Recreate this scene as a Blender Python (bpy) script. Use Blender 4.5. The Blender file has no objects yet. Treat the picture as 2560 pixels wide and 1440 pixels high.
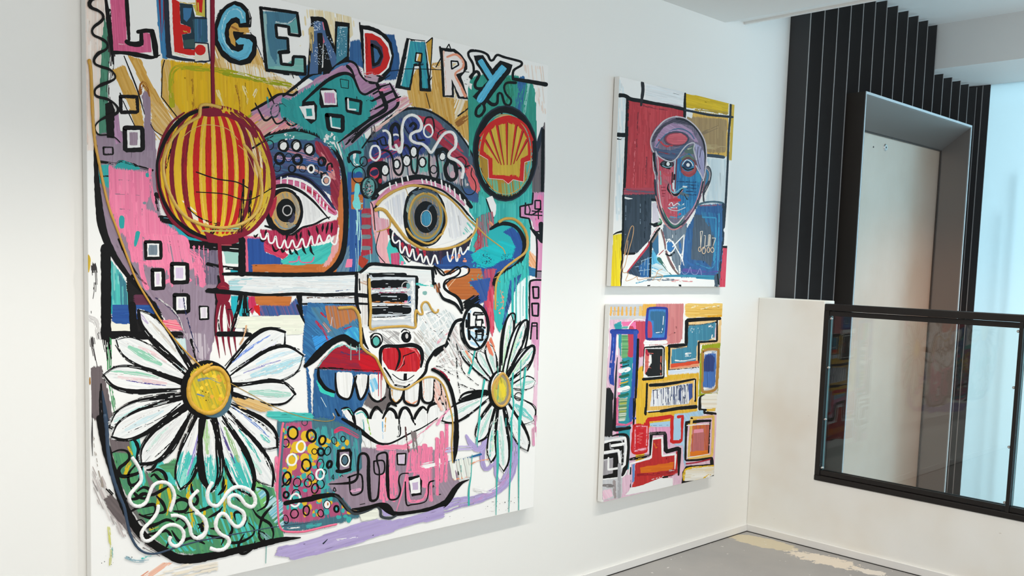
import bpy, bmesh, math, random
import numpy as np
from mathutils import Vector, Matrix
from mathutils.geometry import tessellate_polygon

random.seed(7)
rng = np.random.default_rng(11)
SC = bpy.context.scene
COL = SC.collection

# ------------------------------------------------------------------ helpers
def lin(c):
    c = c / 255.0
    return c / 12.92 if c <= 0.04045 else ((c + 0.055) / 1.055) ** 2.4
def rgb(r, g, b): return (lin(r), lin(g), lin(b), 1.0)

def newmat(name, base=(0.8, 0.8, 0.8, 1), rough=0.5, metal=0.0, spec=0.5):
    m = bpy.data.materials.new(name); m.use_nodes = True
    p = m.node_tree.nodes['Principled BSDF']
    p.inputs['Base Color'].default_value = base
    p.inputs['Roughness'].default_value = rough
    p.inputs['Metallic'].default_value = metal
    p.inputs['Specular IOR Level'].default_value = spec
    return m
def nd(m, kind, **kw):
    n = m.node_tree.nodes.new(kind)
    for k, v in kw.items():
        if hasattr(n, k): setattr(n, k, v)
        else: n.inputs[k].default_value = v
    return n
def lk(m, a, ao, b, bi): m.node_tree.links.new(a.outputs[ao], b.inputs[bi])
def bsdf(m): return m.node_tree.nodes['Principled BSDF']
def ramp(m, stops):
    n = m.node_tree.nodes.new('ShaderNodeValToRGB')
    cr = n.color_ramp
    while len(cr.elements) < len(stops): cr.elements.new(0.5)
    for e, (p, c) in zip(cr.elements, stops): e.position = p; e.color = c
    return n
def bump(m, scale, strength, dist=0.002, detail=3.0, stretch=None):
    tc = nd(m, 'ShaderNodeTexCoord'); nz = nd(m, 'ShaderNodeTexNoise', Scale=scale, Detail=detail)
    if stretch:
        mp = nd(m, 'ShaderNodeMapping'); mp.inputs['Scale'].default_value = stretch
        lk(m, tc, 'Object', mp, 'Vector'); lk(m, mp, 'Vector', nz, 'Vector')
    else: lk(m, tc, 'Object', nz, 'Vector')
    b = nd(m, 'ShaderNodeBump', Strength=strength, Distance=dist)
    lk(m, nz, 'Fac', b, 'Height'); lk(m, b, 'Normal', bsdf(m), 'Normal')
    return nz

def link(o, parent=None):
    COL.objects.link(o)
    if parent is not None: o.parent = parent
    return o
def obj(name, bm, mat, parent=None, smooth=False):
    me = bpy.data.meshes.new(name); bm.to_mesh(me); bm.free()
    mats = mat if isinstance(mat, (list, tuple)) else [mat]
    for mm in mats: me.materials.append(mm)
    if smooth:
        for p in me.polygons: p.use_smooth = True
    return link(bpy.data.objects.new(name, me), parent)
def empty(name, loc, label, cat, group=None):
    o = bpy.data.objects.new(name, None); o.empty_display_size = 0.05
    COL.objects.link(o); o.location = loc
    o['label'] = label; o['category'] = cat
    if group: o['group'] = group
    return o
def structure(o, label=None):
    o['kind'] = 'structure'
    if label: o['label'] = label; o['category'] = o.name.split('_')[0]
    return o
def box(bm, a, b, bev=0.0, off=(0, 0, 0)):
    x0, y0, z0 = [min(a[i], b[i]) - off[i] for i in range(3)]; x1, y1, z1 = [max(a[i], b[i]) - off[i] for i in range(3)]
    v = [bm.verts.new(p) for p in ((x0,y0,z0),(x1,y0,z0),(x1,y1,z0),(x0,y1,z0),(x0,y0,z1),(x1,y0,z1),(x1,y1,z1),(x0,y1,z1))]
    fs = [bm.faces.new([v[i] for i in f]) for f in ((3,2,1,0),(4,5,6,7),(0,1,5,4),(1,2,6,5),(2,3,7,6),(3,0,4,7))]
    if bev > 0:
        es = {e for f in fs for e in f.edges}
        bmesh.ops.bevel(bm, geom=list(es), offset=bev, segments=2, affect='EDGES', profile=0.5)
    return v
def prism(bm, prof, axis, a, b, off=(0, 0, 0), bev=0.0):
    """extrude a 2-D profile along axis from a to b; profile axes are the two others in xyz order"""
    def P(u, w, t):
        p = {'x': (t, u, w), 'y': (u, t, w), 'z': (u, w, t)}[axis]
        return (p[0]-off[0], p[1]-off[1], p[2]-off[2])
    va = [bm.verts.new(P(u, w, a)) for u, w in prof]; vb = [bm.verts.new(P(u, w, b)) for u, w in prof]
    n = len(prof)
    fs = [bm.faces.new(va), bm.faces.new(vb)]
    for i in range(n): fs.append(bm.faces.new((va[i], va[(i+1) % n], vb[(i+1) % n], vb[i])))
    bmesh.ops.recalc_face_normals(bm, faces=fs)
    if bev > 0:
        es = {e for f in fs for e in f.edges}
        bmesh.ops.bevel(bm, geom=list(es), offset=bev, segments=2, affect='EDGES', profile=0.5)
def cyl(bm, p0, p1, r0, r1=None, n=16, cap=True):
    r1 = r0 if r1 is None else r1
    p0 = Vector(p0); p1 = Vector(p1); d = (p1-p0).normalized()
    u = d.orthogonal().normalized(); w = d.cross(u)
    A = []; B = []
    for i in range(n):
        t = 2*math.pi*i/n; e = u*math.cos(t)+w*math.sin(t)
        A.append(bm.verts.new(p0+e*r0)); B.append(bm.verts.new(p1+e*r1))
    for i in range(n): bm.faces.new((A[i], A[(i+1)%n], B[(i+1)%n], B[i]))
    if cap: bm.faces.new(A[::-1]); bm.faces.new(B)

# ------------------------------------------------------------------ camera (solved from the photograph)
F, PX, PY = 2346.913, 1280.0, 870.251
CP = Vector((-4.17963, -2.53997, 1.33493)); yaw, pit, rol = 0.76975, -0.09061, 0.03108
fw = Vector((math.sin(yaw)*math.cos(pit), math.cos(yaw)*math.cos(pit), math.sin(pit)))
rt0 = Vector((math.cos(yaw), -math.sin(yaw), 0)); up0 = rt0.cross(fw)
RT = rt0*math.cos(rol) + up0*math.sin(rol); UP = up0*math.cos(rol) - rt0*math.sin(rol)
cd = bpy.data.cameras.new('camera'); cam = bpy.data.objects.new('camera', cd); COL.objects.link(cam)
M = Matrix((RT, UP, -fw)).transposed().to_4x4(); M.translation = CP; cam.matrix_world = M
cd.sensor_width = 36.0; cd.sensor_fit = 'HORIZONTAL'; cd.lens = F*36/2560
cd.shift_y = (PY-720)/2560; cd.clip_start = 0.05
SC.camera = cam
SC.view_settings.view_transform = 'Standard'; SC.view_settings.look = 'None'
SC.view_settings.gamma = 1.0; SC.view_settings.exposure = 0.06
SC.view_settings.use_curve_mapping = False
# ------------------------------------------------------------------ materials of the room
mw = newmat('white_wall_paint', rgb(238, 238, 234), 0.55, spec=0.3); bump(mw, 90, 0.10, 0.0015)
def scuff_wall():
    m = newmat('scuffed_wall_paint', rgb(238, 236, 230), 0.5, spec=0.3)
    tc = nd(m, 'ShaderNodeTexCoord')
    n1 = nd(m, 'ShaderNodeTexNoise', Scale=9.0, Detail=6.0); lk(m, tc, 'Object', n1, 'Vector')
    r = ramp(m, [(0.28, rgb(231, 225, 214)), (0.5, rgb(238, 237, 231)), (0.7, rgb(242, 243, 240))])
    n2 = nd(m, 'ShaderNodeTexNoise', Scale=2.2, Detail=3.0); lk(m, tc, 'Object', n2, 'Vector'); lk(m, n2, 'Fac', r, 'Fac')
    # tiny dark scuff marks
    mp = nd(m, 'ShaderNodeMapping'); mp.inputs['Scale'].default_value = (1, 9, 34); lk(m, tc, 'Object', mp, 'Vector')
    n3 = nd(m, 'ShaderNodeTexNoise', Scale=2.6, Detail=4.0); lk(m, mp, 'Vector', n3, 'Vector')
    r3 = ramp(m, [(0.0, (0, 0, 0, 1)), (0.73, (0, 0, 0, 1)), (0.78, (1, 1, 1, 1))]); lk(m, n3, 'Fac', r3, 'Fac')
    mx = nd(m, 'ShaderNodeMix', data_type='RGBA'); lk(m, r3, 'Color', mx, 'Factor'); lk(m, r, 'Color', mx, 6)
    mx.inputs[7].default_value = rgb(196, 188, 176); lk(m, mx, 2, bsdf(m), 'Base Color')
    b = nd(m, 'ShaderNodeBump', Strength=0.12, Distance=0.002); lk(m, n1, 'Fac', b, 'Height'); lk(m, b, 'Normal', bsdf(m), 'Normal')
    return m
mscuff = scuff_wall()
mtrim = newmat('white_trim_paint', rgb(232, 231, 228), 0.4)
mceil = newmat('ceiling_paint', rgb(236, 236, 233), 0.7, spec=0.2)
mgrey = newmat('grey_bulkhead_paint', rgb(230, 228, 225), 0.7, spec=0.2)
mfar = newmat('plain_wall_paint', rgb(226, 232, 236), 0.5)
def frosted():
    m = newmat('frosted_glass', rgb(222, 240, 246), 0.30, spec=0.5)
    out = m.node_tree.nodes['Material Output']
    t = nd(m, 'ShaderNodeBsdfTranslucent'); t.inputs['Color'].default_value = rgb(236, 247, 250)
    mx = nd(m, 'ShaderNodeMixShader'); mx.inputs['Fac'].default_value = 0.62
    lk(m, bsdf(m), 'BSDF', mx, 1); lk(m, t, 'BSDF', mx, 2); lk(m, mx, 'Shader', out, 'Surface'); return m
mfrost = frosted()

def floor_mat():
    m = newmat('worn_grey_floor_paint', rgb(160, 158, 156), 0.42)
    tc = nd(m, 'ShaderNodeTexCoord')
    n1 = nd(m, 'ShaderNodeTexNoise', Scale=3.0, Detail=5.0); lk(m, tc, 'Object', n1, 'Vector')
    base = ramp(m, [(0.3, rgb(150, 148, 147)), (0.7, rgb(171, 168, 164))]); lk(m, n1, 'Fac', base, 'Fac')
    n2 = nd(m, 'ShaderNodeTexNoise', Scale=26.0, Detail=7.0, Roughness=0.65); lk(m, tc, 'Object', n2, 'Vector')
    def patch(cx, cy, rx, ry, ang, amp):
        mp = nd(m, 'ShaderNodeMapping', vector_type='TEXTURE')
        mp.inputs['Location'].default_value = (cx, cy, 0); mp.inputs['Rotation'].default_value = (0, 0, ang); mp.inputs['Scale'].default_value = (rx, ry, 1)
        lk(m, tc, 'Object', mp, 'Vector')
        ln = nd(m, 'ShaderNodeVectorMath', operation='LENGTH'); lk(m, mp, 'Vector', ln, 0)
        a = nd(m, 'ShaderNodeMath', operation='MULTIPLY'); lk(m, n2, 'Fac', a, 0); a.inputs[1].default_value = amp
        s = nd(m, 'ShaderNodeMath', operation='ADD'); lk(m, ln, 'Value', s, 0); lk(m, a, 'Value', s, 1)
        t = nd(m, 'ShaderNodeMath', operation='SUBTRACT'); t.inputs[0].default_value = 1.0 + amp*0.5; lk(m, s, 'Value', t, 1)
        k = nd(m, 'ShaderNodeMath', operation='MULTIPLY', use_clamp=True); lk(m, t, 'Value', k, 0); k.inputs[1].default_value = 9.0
        return k
    cur = (base, 'Color')
    for args, c in (((-0.120, -0.165, 0.085, 0.19, 0.10, 1.0), rgb(206, 194, 166)), ((-0.135, -0.51, 0.070, 0.19, 0.06, 2.4), rgb(226, 214, 196)),
                    ((-0.13, -0.73, 0.04, 0.07, 0.2, 3.0), rgb(224, 216, 204))):
        k = patch(*args); mx = nd(m, 'ShaderNodeMix', data_type='RGBA')
        lk(m, k, 'Value', mx, 'Factor'); lk(m, cur[0], cur[1], mx, 6); mx.inputs[7].default_value = c; cur = (mx, 2)
    # white chips of paint
    n4 = nd(m, 'ShaderNodeTexNoise', Scale=34.0, Detail=3.0); lk(m, tc, 'Object', n4, 'Vector')
    r4 = ramp(m, [(0.0, (0, 0, 0, 1)), (0.70, (0, 0, 0, 1)), (0.725, (1, 1, 1, 1))]); lk(m, n4, 'Fac', r4, 'Fac')
    mx = nd(m, 'ShaderNodeMix', data_type='RGBA'); lk(m, r4, 'Color', mx, 'Factor'); lk(m, cur[0], cur[1], mx, 6); mx.inputs[7].default_value = rgb(222, 219, 214)
    lk(m, mx, 2, bsdf(m), 'Base Color')
    rr = nd(m, 'ShaderNodeMapRange'); rr.inputs['To Min'].default_value = 0.33; rr.inputs['To Max'].default_value = 0.55
    lk(m, n1, 'Fac', rr, 'Value'); lk(m, rr, 'Result', bsdf(m), 'Roughness')
    return m
mfloor = floor_mat()
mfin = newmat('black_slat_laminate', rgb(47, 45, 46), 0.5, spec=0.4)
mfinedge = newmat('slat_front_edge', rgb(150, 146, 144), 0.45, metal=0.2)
mblackmetal = newmat('black_powder_coat', rgb(26, 22, 20), 0.42, spec=0.35); bump(mblackmetal, 60, 0.15, 0.001)
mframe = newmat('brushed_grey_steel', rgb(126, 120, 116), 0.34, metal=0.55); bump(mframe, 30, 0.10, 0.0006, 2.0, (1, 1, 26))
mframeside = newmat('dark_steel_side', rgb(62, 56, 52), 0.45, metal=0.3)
mrim = newmat('bright_steel_rim', rgb(205, 215, 220), 0.25, metal=0.5)
def door_mat():
    m = newmat('brushed_champagne_steel', rgb(205, 188, 172), 0.30, metal=0.55); bsdf(m).inputs['Coat Weight'].default_value = 0.8; bsdf(m).inputs['Coat Roughness'].default_value = 0.22; bsdf(m).inputs['Coat IOR'].default_value = 1.9
    tc = nd(m, 'ShaderNodeTexCoord'); mp = nd(m, 'ShaderNodeMapping'); mp.inputs['Scale'].default_value = (70, 70, 1.2); lk(m, tc, 'Object', mp, 'Vector')
    n = nd(m, 'ShaderNodeTexNoise', Scale=3.0, Detail=3.0); lk(m, mp, 'Vector', n, 'Vector')
    rr = nd(m, 'ShaderNodeMapRange'); rr.inputs['To Min'].default_value = 0.26; rr.inputs['To Max'].default_value = 0.42
    lk(m, n, 'Fac', rr, 'Value'); lk(m, rr, 'Result', bsdf(m), 'Roughness')
    n2 = nd(m, 'ShaderNodeTexNoise', Scale=2.0, Detail=5.0); lk(m, tc, 'Object', n2, 'Vector')
    r = ramp(m, [(0.3, rgb(192, 166, 144)), (0.7, rgb(206, 184, 166))]); lk(m, n2, 'Fac', r, 'Fac'); lk(m, r, 'Color', bsdf(m), 'Base Color')
    return m
mdoor = door_mat()
msteel = newmat('small_chrome', rgb(200, 200, 198), 0.25, metal=0.9)
def glass_mat():
    m = bpy.data.materials.new('clear_glass'); m.use_nodes = True; nt = m.node_tree; nt.nodes.remove(bsdf(m)); out = nt.nodes['Material Output']
    t = nd(m, 'ShaderNodeBsdfTransparent'); t.inputs['Color'].default_value = (0.945, 0.955, 0.945, 1)
    g = nd(m, 'ShaderNodeBsdfGlossy'); g.inputs['Roughness'].default_value = 0.0; g.inputs['Color'].default_value = (0.72, 0.76, 0.76, 1)
    fr = nd(m, 'ShaderNodeFresnel'); fr.inputs['IOR'].default_value = 1.5
    mx = nd(m, 'ShaderNodeMixShader'); lk(m, fr, 'Fac', mx, 'Fac'); lk(m, t, 'BSDF', mx, 1); lk(m, g, 'BSDF', mx, 2)
    lk(m, mx, 'Shader', out, 'Surface'); return m
mglass = glass_mat()
mglassedge = newmat('green_glass_edge', rgb(120, 178, 178), 0.15, spec=0.6)

# ------------------------------------------------------------------ room shell
XW, YB = -7.0, -6.5                 # left end and back end of the room
ZC, ZA, ZS, XB, XF = 2.466, 2.85, 2.584, 1.69, 2.362
bm = bmesh.new(); box(bm, (XW, 0, -1.1), (XF+0.2, 0.15, 3.0)); structure(obj('wall_left', bm, mw))
# low wall on the right: a tall stub at the corner and a low parapet under the railing, one continuous wall
bm = bmesh.new()
prism(bm, [(0.0, 0.0), (0.0, 1.2), (-0.3565, 1.2), (-0.3565, 0.334), (-5.2, 0.334), (-5.2, 0.0)], 'x', 0.0, 0.1, bev=0.004)
structure(obj('wall_right', bm, mscuff))
bm = bmesh.new(); box(bm, (XW, YB, -0.25), (0.1, 0.0, 0.0)); structure(obj('floor', bm, mfloor))
ZL = -1.0
bm = bmesh.new(); box(bm, (0.0, YB, ZL-0.1), (XF+0.2, 0.0, ZL)); structure(obj('floor_landing', bm, mfloor))
# room ceiling with its shallow raised lip beside the opening
bm = bmesh.new(); prism(bm, [(XW, ZC), (-0.42, ZC), (-0.30, 2.496), (-0.25, 2.499), (-0.25, 3.0), (XW, 3.0)], 'y', YB, 0.0); structure(obj('ceiling', bm, mceil))
bm = bmesh.new(); box(bm, (-0.262, YB, 2.4875), (-0.247, -0.0, 2.502), 0.002); structure(obj('trim_1', bm, mtrim), 'white edge strip along the ceiling lip')
# higher ceiling above the landing, and the grey bulkhead with the lower soffit behind it
bm = bmesh.new(); box(bm, (-0.25, YB, ZA), (XB, 0.0, ZA+0.15)); structure(obj('ceiling_landing', bm, mceil))
bm = bmesh.new(); box(bm, (XB, YB, ZS), (XF, 0.0, 3.0), 0.0)
structure(obj('ceiling_bulkhead', bm, mgrey))
bm = bmesh.new(); box(bm, (XF, YB, -1.1), (XF+0.15, -3.4, 3.0)); box(bm, (XF, -3.4, ZS), (XF+0.15, 0.0, 3.0)); structure(obj('wall_far', bm, mfar))
bm = bmesh.new(); box(bm, (XF, -3.4, -1.0), (XF+0.012, -0.002, ZS)); structure(obj('window_1', bm, mfrost), 'tall frosted glass wall glowing pale blue with daylight')
# posts added unseen outside the frosted glass to cast soft upright streaks on it
bm = bmesh.new(); cyl(bm, (XF+0.045, -0.385, -1.0), (XF+0.045, -0.375, 2.0), 0.011); cyl(bm, (XF+0.05, -0.30, -1.0), (XF+0.05, -0.30, 1.75), 0.008); structure(obj('trim_4', bm, mtrim), 'unseen posts added to streak the frosted glass with shade')
# skirting boards with a dark gap line at the floor
bm = bmesh.new(); box(bm, (XW, -0.012, 0.003), (-1.2685, 0.0, 0.0395), 0.0015); box(bm, (-1.2675, -0.012, 0.003), (-0.0, 0.0, 0.0376), 0.0015)
structure(obj('baseboard_left', bm, mtrim))
bm = bmesh.new(); box(bm, (-0.012, -5.2, 0.003), (0.0, -0.012, 0.0376), 0.0015); structure(obj('baseboard_right', bm, mtrim))
mgap = newmat('dark_gap', rgb(40, 38, 36), 0.9)
bm = bmesh.new(); box(bm, (XW, -0.0135, 0.0), (-0.0, -0.002, 0.0034)); structure(obj('trim_2', bm, mgap), 'dark gap under the left skirting')
bm = bmesh.new(); box(bm, (-0.0135, -5.2, 0.0), (-0.002, -0.0135, 0.0034)); structure(obj('trim_3', bm, mgap), 'dark gap under the right skirting')

# ------------------------------------------------------------------ slatted black wall
xs = [0.155 + 0.1362*k for k in range(17)]
ROOTG = 'black vertical slats on the landing wall'
EX0, EX1, EZ = 0.608, 2.065, 2.2853
words = ['first', 'second', 'third', 'fourth', 'fifth', 'sixth', 'seventh', 'eighth', 'ninth', 'tenth', 'eleventh', 'twelfth', 'thirteenth', 'fourteenth', 'fifteenth', 'sixteenth', 'seventeenth']
for k, x in enumerate(xs):
    z1 = (ZA if x < XB - 0.02 else ZS) - 0.012
    z0 = ZL if (x < EX0 - 0.012 or x > EX1) else EZ + 0.002
    where = 'from the white wall' if k < 9 else 'from the white wall, by the far end'
    if z0 > ZL: lab = 'black vertical slat above the steel door frame, %s of the row %s' % (words[k], 'from the white wall')
    elif x > EX1: lab = 'tall black slat between the steel door frame and the far corner, %s in the row' % words[k]
    else: lab = 'full-height black slat left of the steel door frame, %s from the white wall' % words[k]
    t = empty('black_slat', (x, 0, z0), lab, 'slat', ROOTG)
    bm = bmesh.new(); box(bm, (x, -0.108, z0), (x+0.006, -0.0005, z1), 0, (x, 0, z0)); obj('slat_board', bm, mfin, t)
    bm = bmesh.new(); box(bm, (x-0.0005, -0.1105, z0), (x+0.0055, -0.108, z1), 0, (x, 0, z0)); e = obj('edge_strip', bm, mfinedge, t); e['label'] = 'pale front edge strip'  # lighter grey strip along the slat front
# dark return panel in the far corner
t = empty('corner_panel', (XF, 0, ZL), 'black panel closing the far corner beside the pale blue wall', 'panel')
bm = bmesh.new(); box(bm, (XF-0.008, -0.187, ZL), (XF-0.0005, -0.0005, ZS-0.001), 0, (XF, 0, ZL)); obj('panel_board', bm, mfin, t)
bm = bmesh.new(); box(bm, (XF-0.011, -0.144, ZL), (XF-0.008, -0.139, ZS-0.001), 0, (XF, 0, ZL)); obj('edge_strip', bm, mfinedge, t)

# ------------------------------------------------------------------ steel door in its deep frame
YE, YD = -0.2, -0.02
dz, dx1 = 2.135, 2.036
t = empty('steel_door', (1.33, YD, ZL), 'brushed steel lift door in a deep grey metal frame on the slatted black wall', 'door')
o3 = (1.33, YD, ZL)
bm = bmesh.new(); box(bm, (EX0+0.02, YD-0.004, ZL), (dx1, YD+0.0195, dz), 0, o3); obj('door_panel', bm, mdoor, t)
def frame_piece(name, pts_front, pts_back, mat):
    bm = bmesh.new()
    a = [bm.verts.new((p[0]-o3[0], p[1]-o3[1], p[2]-o3[2])) for p in pts_front]; b = [bm.verts.new((p[0]-o3[0], p[1]-o3[1], p[2]-o3[2])) for p in pts_back]
    n = len(a); fs = [bm.faces.new(a), bm.faces.new(b)]
    for i in range(n): fs.append(bm.faces.new((a[i], a[(i+1)%n], b[(i+1)%n], b[i])))
    bmesh.ops.recalc_face_normals(bm, faces=fs)
    return obj(name, bm, mat, t)
R = 0.018
# sloping head, right jamb, left jamb: solid wedges between the front rim and the door
frame_piece('frame_head', [(EX0+0.006, YE+.004, EZ-0.001), (EX1-0.001, YE+.004, EZ-0.001), (EX1-R, YE+.004, EZ-R), (EX0+R, YE+.004, EZ-R)],
            [(EX0+0.006, -0.0005, EZ-0.001), (EX1-0.001, -0.0005, EZ-0.001), (dx1+0.002, YD-0.005, dz), (EX0+0.02, YD-0.005, dz)], mframe)
frame_piece('frame_jamb', [(EX1-R, YE+.004, ZL), (EX1-0.001, YE+.004, ZL), (EX1-0.001, YE+.004, EZ-0.001), (EX1-R, YE+.004, EZ-R)],
            [(dx1+0.002, YD-0.005, ZL), (EX1-0.001, -0.0005, ZL), (EX1-0.001, -0.0005, EZ-0.001), (dx1+0.002, YD-0.005, dz)], mframe)
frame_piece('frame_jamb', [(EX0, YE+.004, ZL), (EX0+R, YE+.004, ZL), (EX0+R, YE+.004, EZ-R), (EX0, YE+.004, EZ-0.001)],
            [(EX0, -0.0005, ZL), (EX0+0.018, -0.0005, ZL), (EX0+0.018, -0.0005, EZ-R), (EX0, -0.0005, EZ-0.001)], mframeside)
bm = bmesh.new()
prof = [(EX0, ZL), (EX0, EZ), (EX1, EZ), (EX1, ZL), (EX1-0.012, ZL), (EX1-0.012, EZ-0.013), (EX0+0.008, EZ-0.013), (EX0+0.008, ZL)]
prism(bm, prof, 'y', YE, YE+0.004, o3); r_ = obj('frame_rim', bm, mrim, t); r_['label'] = 'bright thin front rim'
bm = bmesh.new(); box(bm, (EX0+0.022, YD-0.012, dz-0.004), (dx1, YD-0.004, dz+0.0005), 0, o3); box(bm, (dx1-0.007, YD-0.012, ZL), (dx1, YD-0.004, dz), 0, o3); obj('shadow_gasket', bm, mframeside, t)  # dark steel strip along the door head and right edge
bm = bmesh.new(); cyl(bm, (1.2495-o3[0], YD-0.004-o3[1], 2.074-ZL), (1.2495-o3[0], YD-0.010-o3[1], 2.074-ZL), 0.021, 0.017, 20)
bo = obj('lock_boss', bm, msteel, t); bm = bmesh.new(); cyl(bm, (1.2495-o3[0], YD-0.010-o3[1], 2.074-ZL), (1.2495-o3[0], YD-0.0112-o3[1], 2.074-ZL), 0.005, n=12); obj('key_hole', bm, mfin, bo)
bm = bmesh.new(); cyl(bm, (1.098-o3[0], YD-0.004-o3[1], 2.061-ZL), (1.098-o3[0], YD-0.0055-o3[1], 2.061-ZL), 0.005, n=12); obj('screw_hole', bm, mfin, t)

# ------------------------------------------------------------------ glass railing set on the parapet
RY0, RY1, RZ1, RZ0 = -0.3570, -3.0, 1.187, 0.334
t = empty('glass_railing', (0.02, -1.2, RZ0), 'black metal framed glass railing on the low white wall', 'railing'); o4 = (0.02, -1.2, RZ0)
def rpart(name, boxes, mat, bev=0.0015, parent=None):
    bm = bmesh.new()
    for a, b in boxes: box(bm, a, b, bev, o4)
    return obj(name, bm, mat, parent or t)
rpart('handrail', [((0.0, RY1, 1.156), (0.05, RY0-0.001, RZ1))], mblackmetal, 0.003)
rpart('glazing_channel', [((0.006, RY1, 1.131), (0.044, RY0-0.022, 1.1535))], mblackmetal)
rpart('bottom_rail', [((-0.004, RY1, RZ0+0.001), (0.054, RY0-0.001, RZ0+0.026))], mblackmetal, 0.003)
rpart('glazing_channel', [((0.006, RY1, RZ0+0.028), (0.044, RY0-0.022, RZ0+0.051))], mblackmetal)
posts = [RY0-0.001, -1.2195, -2.10, RY1+0.022]
for i, y in enumerate(posts):
    w = 0.024 if i in (0, 3) else 0.015
    rpart('post', [((0.0, y-w, RZ0+0.026), (0.05, y, 1.156))], mblackmetal)
yr = [(-0.3865, -1.2165), (-1.2375, -2.097), (-2.118, -2.975)]
for a, b in yr:
    bm = bmesh.new(); box(bm, (0.019, b, RZ0+0.051), (0.031, a, 1.131), 0, o4)
    g = obj('glass_pane', bm, [mglass, mglassedge], t)
    for p in g.data.polygons:
        if abs(p.normal.x) < 0.5: p.material_index = 1
for y in (-0.3895, -1.2135):
    for z in (1.118, 0.884, 0.634, 0.398):
        bm = bmesh.new(); cyl(bm, (0.008-o4[0], y-o4[1], z-o4[2]), (0.019-o4[0], y-o4[1], z-o4[2]), 0.006, 0.0055, 14); cyl(bm, (0.0055-o4[0], y-o4[1], z-o4[2]), (0.008-o4[0], y-o4[1], z-o4[2]), 0.004, 0.006, 14)
        obj('glass_clamp', bm, msteel, t)
# ------------------------------------------------------------------ light
def spot(name, loc, tgt, power, ang, blend, size, col):
    l = bpy.data.lights.new(name, 'SPOT'); l.energy = power; l.spot_size = math.radians(ang); l.spot_blend = blend; l.shadow_soft_size = size; l.color = col
    o = bpy.data.objects.new(name, l); COL.objects.link(o); o.location = loc
    o.rotation_euler = (Vector(tgt)-Vector(loc)).to_track_quat('-Z', 'Y').to_euler(); return o
def area(name, loc, tgt, power, sx, sy, col):
    l = bpy.data.lights.new(name, 'AREA'); l.shape = 'RECTANGLE'; l.size = sx; l.size_y = sy; l.energy = power; l.color = col
    o = bpy.data.objects.new(name, l); COL.objects.link(o); o.location = loc
    o.rotation_euler = (Vector(tgt)-Vector(loc)).to_track_quat('-Z', 'Y').to_euler(); return o
for x, pw in ((-5.1, 35), (-4.3, 35), (-3.5, 35), (-2.7, 35), (-1.9, 34), (-1.1, 36), (-0.45, 44)):
    spot('ceiling_downlight', (x, -1.0, 2.44), (x, -1.0, 0), pw, 108, 0.55, 0.035, (1.0, 0.94, 0.86))
# daylight: the sky behind the frosted glass of the landing, then fill lights added unseen on the landing and behind the camera
area('daylight_outside', (XF+1.1, -1.7, 1.1), (XF, -1.7, 1.1), 122, 3.6, 4.2, (0.60, 0.84, 0.93))
area('landing_cool_fill', (1.1, -4.6, 2.0), (0.2, 0, 2.0), 25, 1.8, 1.4, (0.48, 0.78, 1.0))  # unseen cool light added to tint the right end of the wall
spot('landing_lamp', (1.15, -2.3, 2.75), (1.6, -0.02, 0.22), 290, 52, 0.9, 0.05, (1.0, 0.56, 0.31))  # spot added unseen to warm the lower door
area('lower_floor_daylight', (1.1, -2.8, -0.8), (1.25, -1.9, 2.8), 42, 1.6, 2.2, (0.66, 0.86, 1.0))  # upward light added unseen to brighten the landing ceiling and bulkhead
area('room_fill', (-3.6, -6.2, 1.7), (-2.2, 0, 1.3), 112, 4.0, 1.8, (1.0, 0.985, 0.97))  # unseen light added behind the camera to raise the ambient level
w = bpy.data.worlds.new('world'); SC.world = w; w.use_nodes = True
bg = w.node_tree.nodes['Background']; bg.inputs['Color'].default_value = (0.92, 0.96, 1.0, 1); bg.inputs['Strength'].default_value = 0.34
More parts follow.
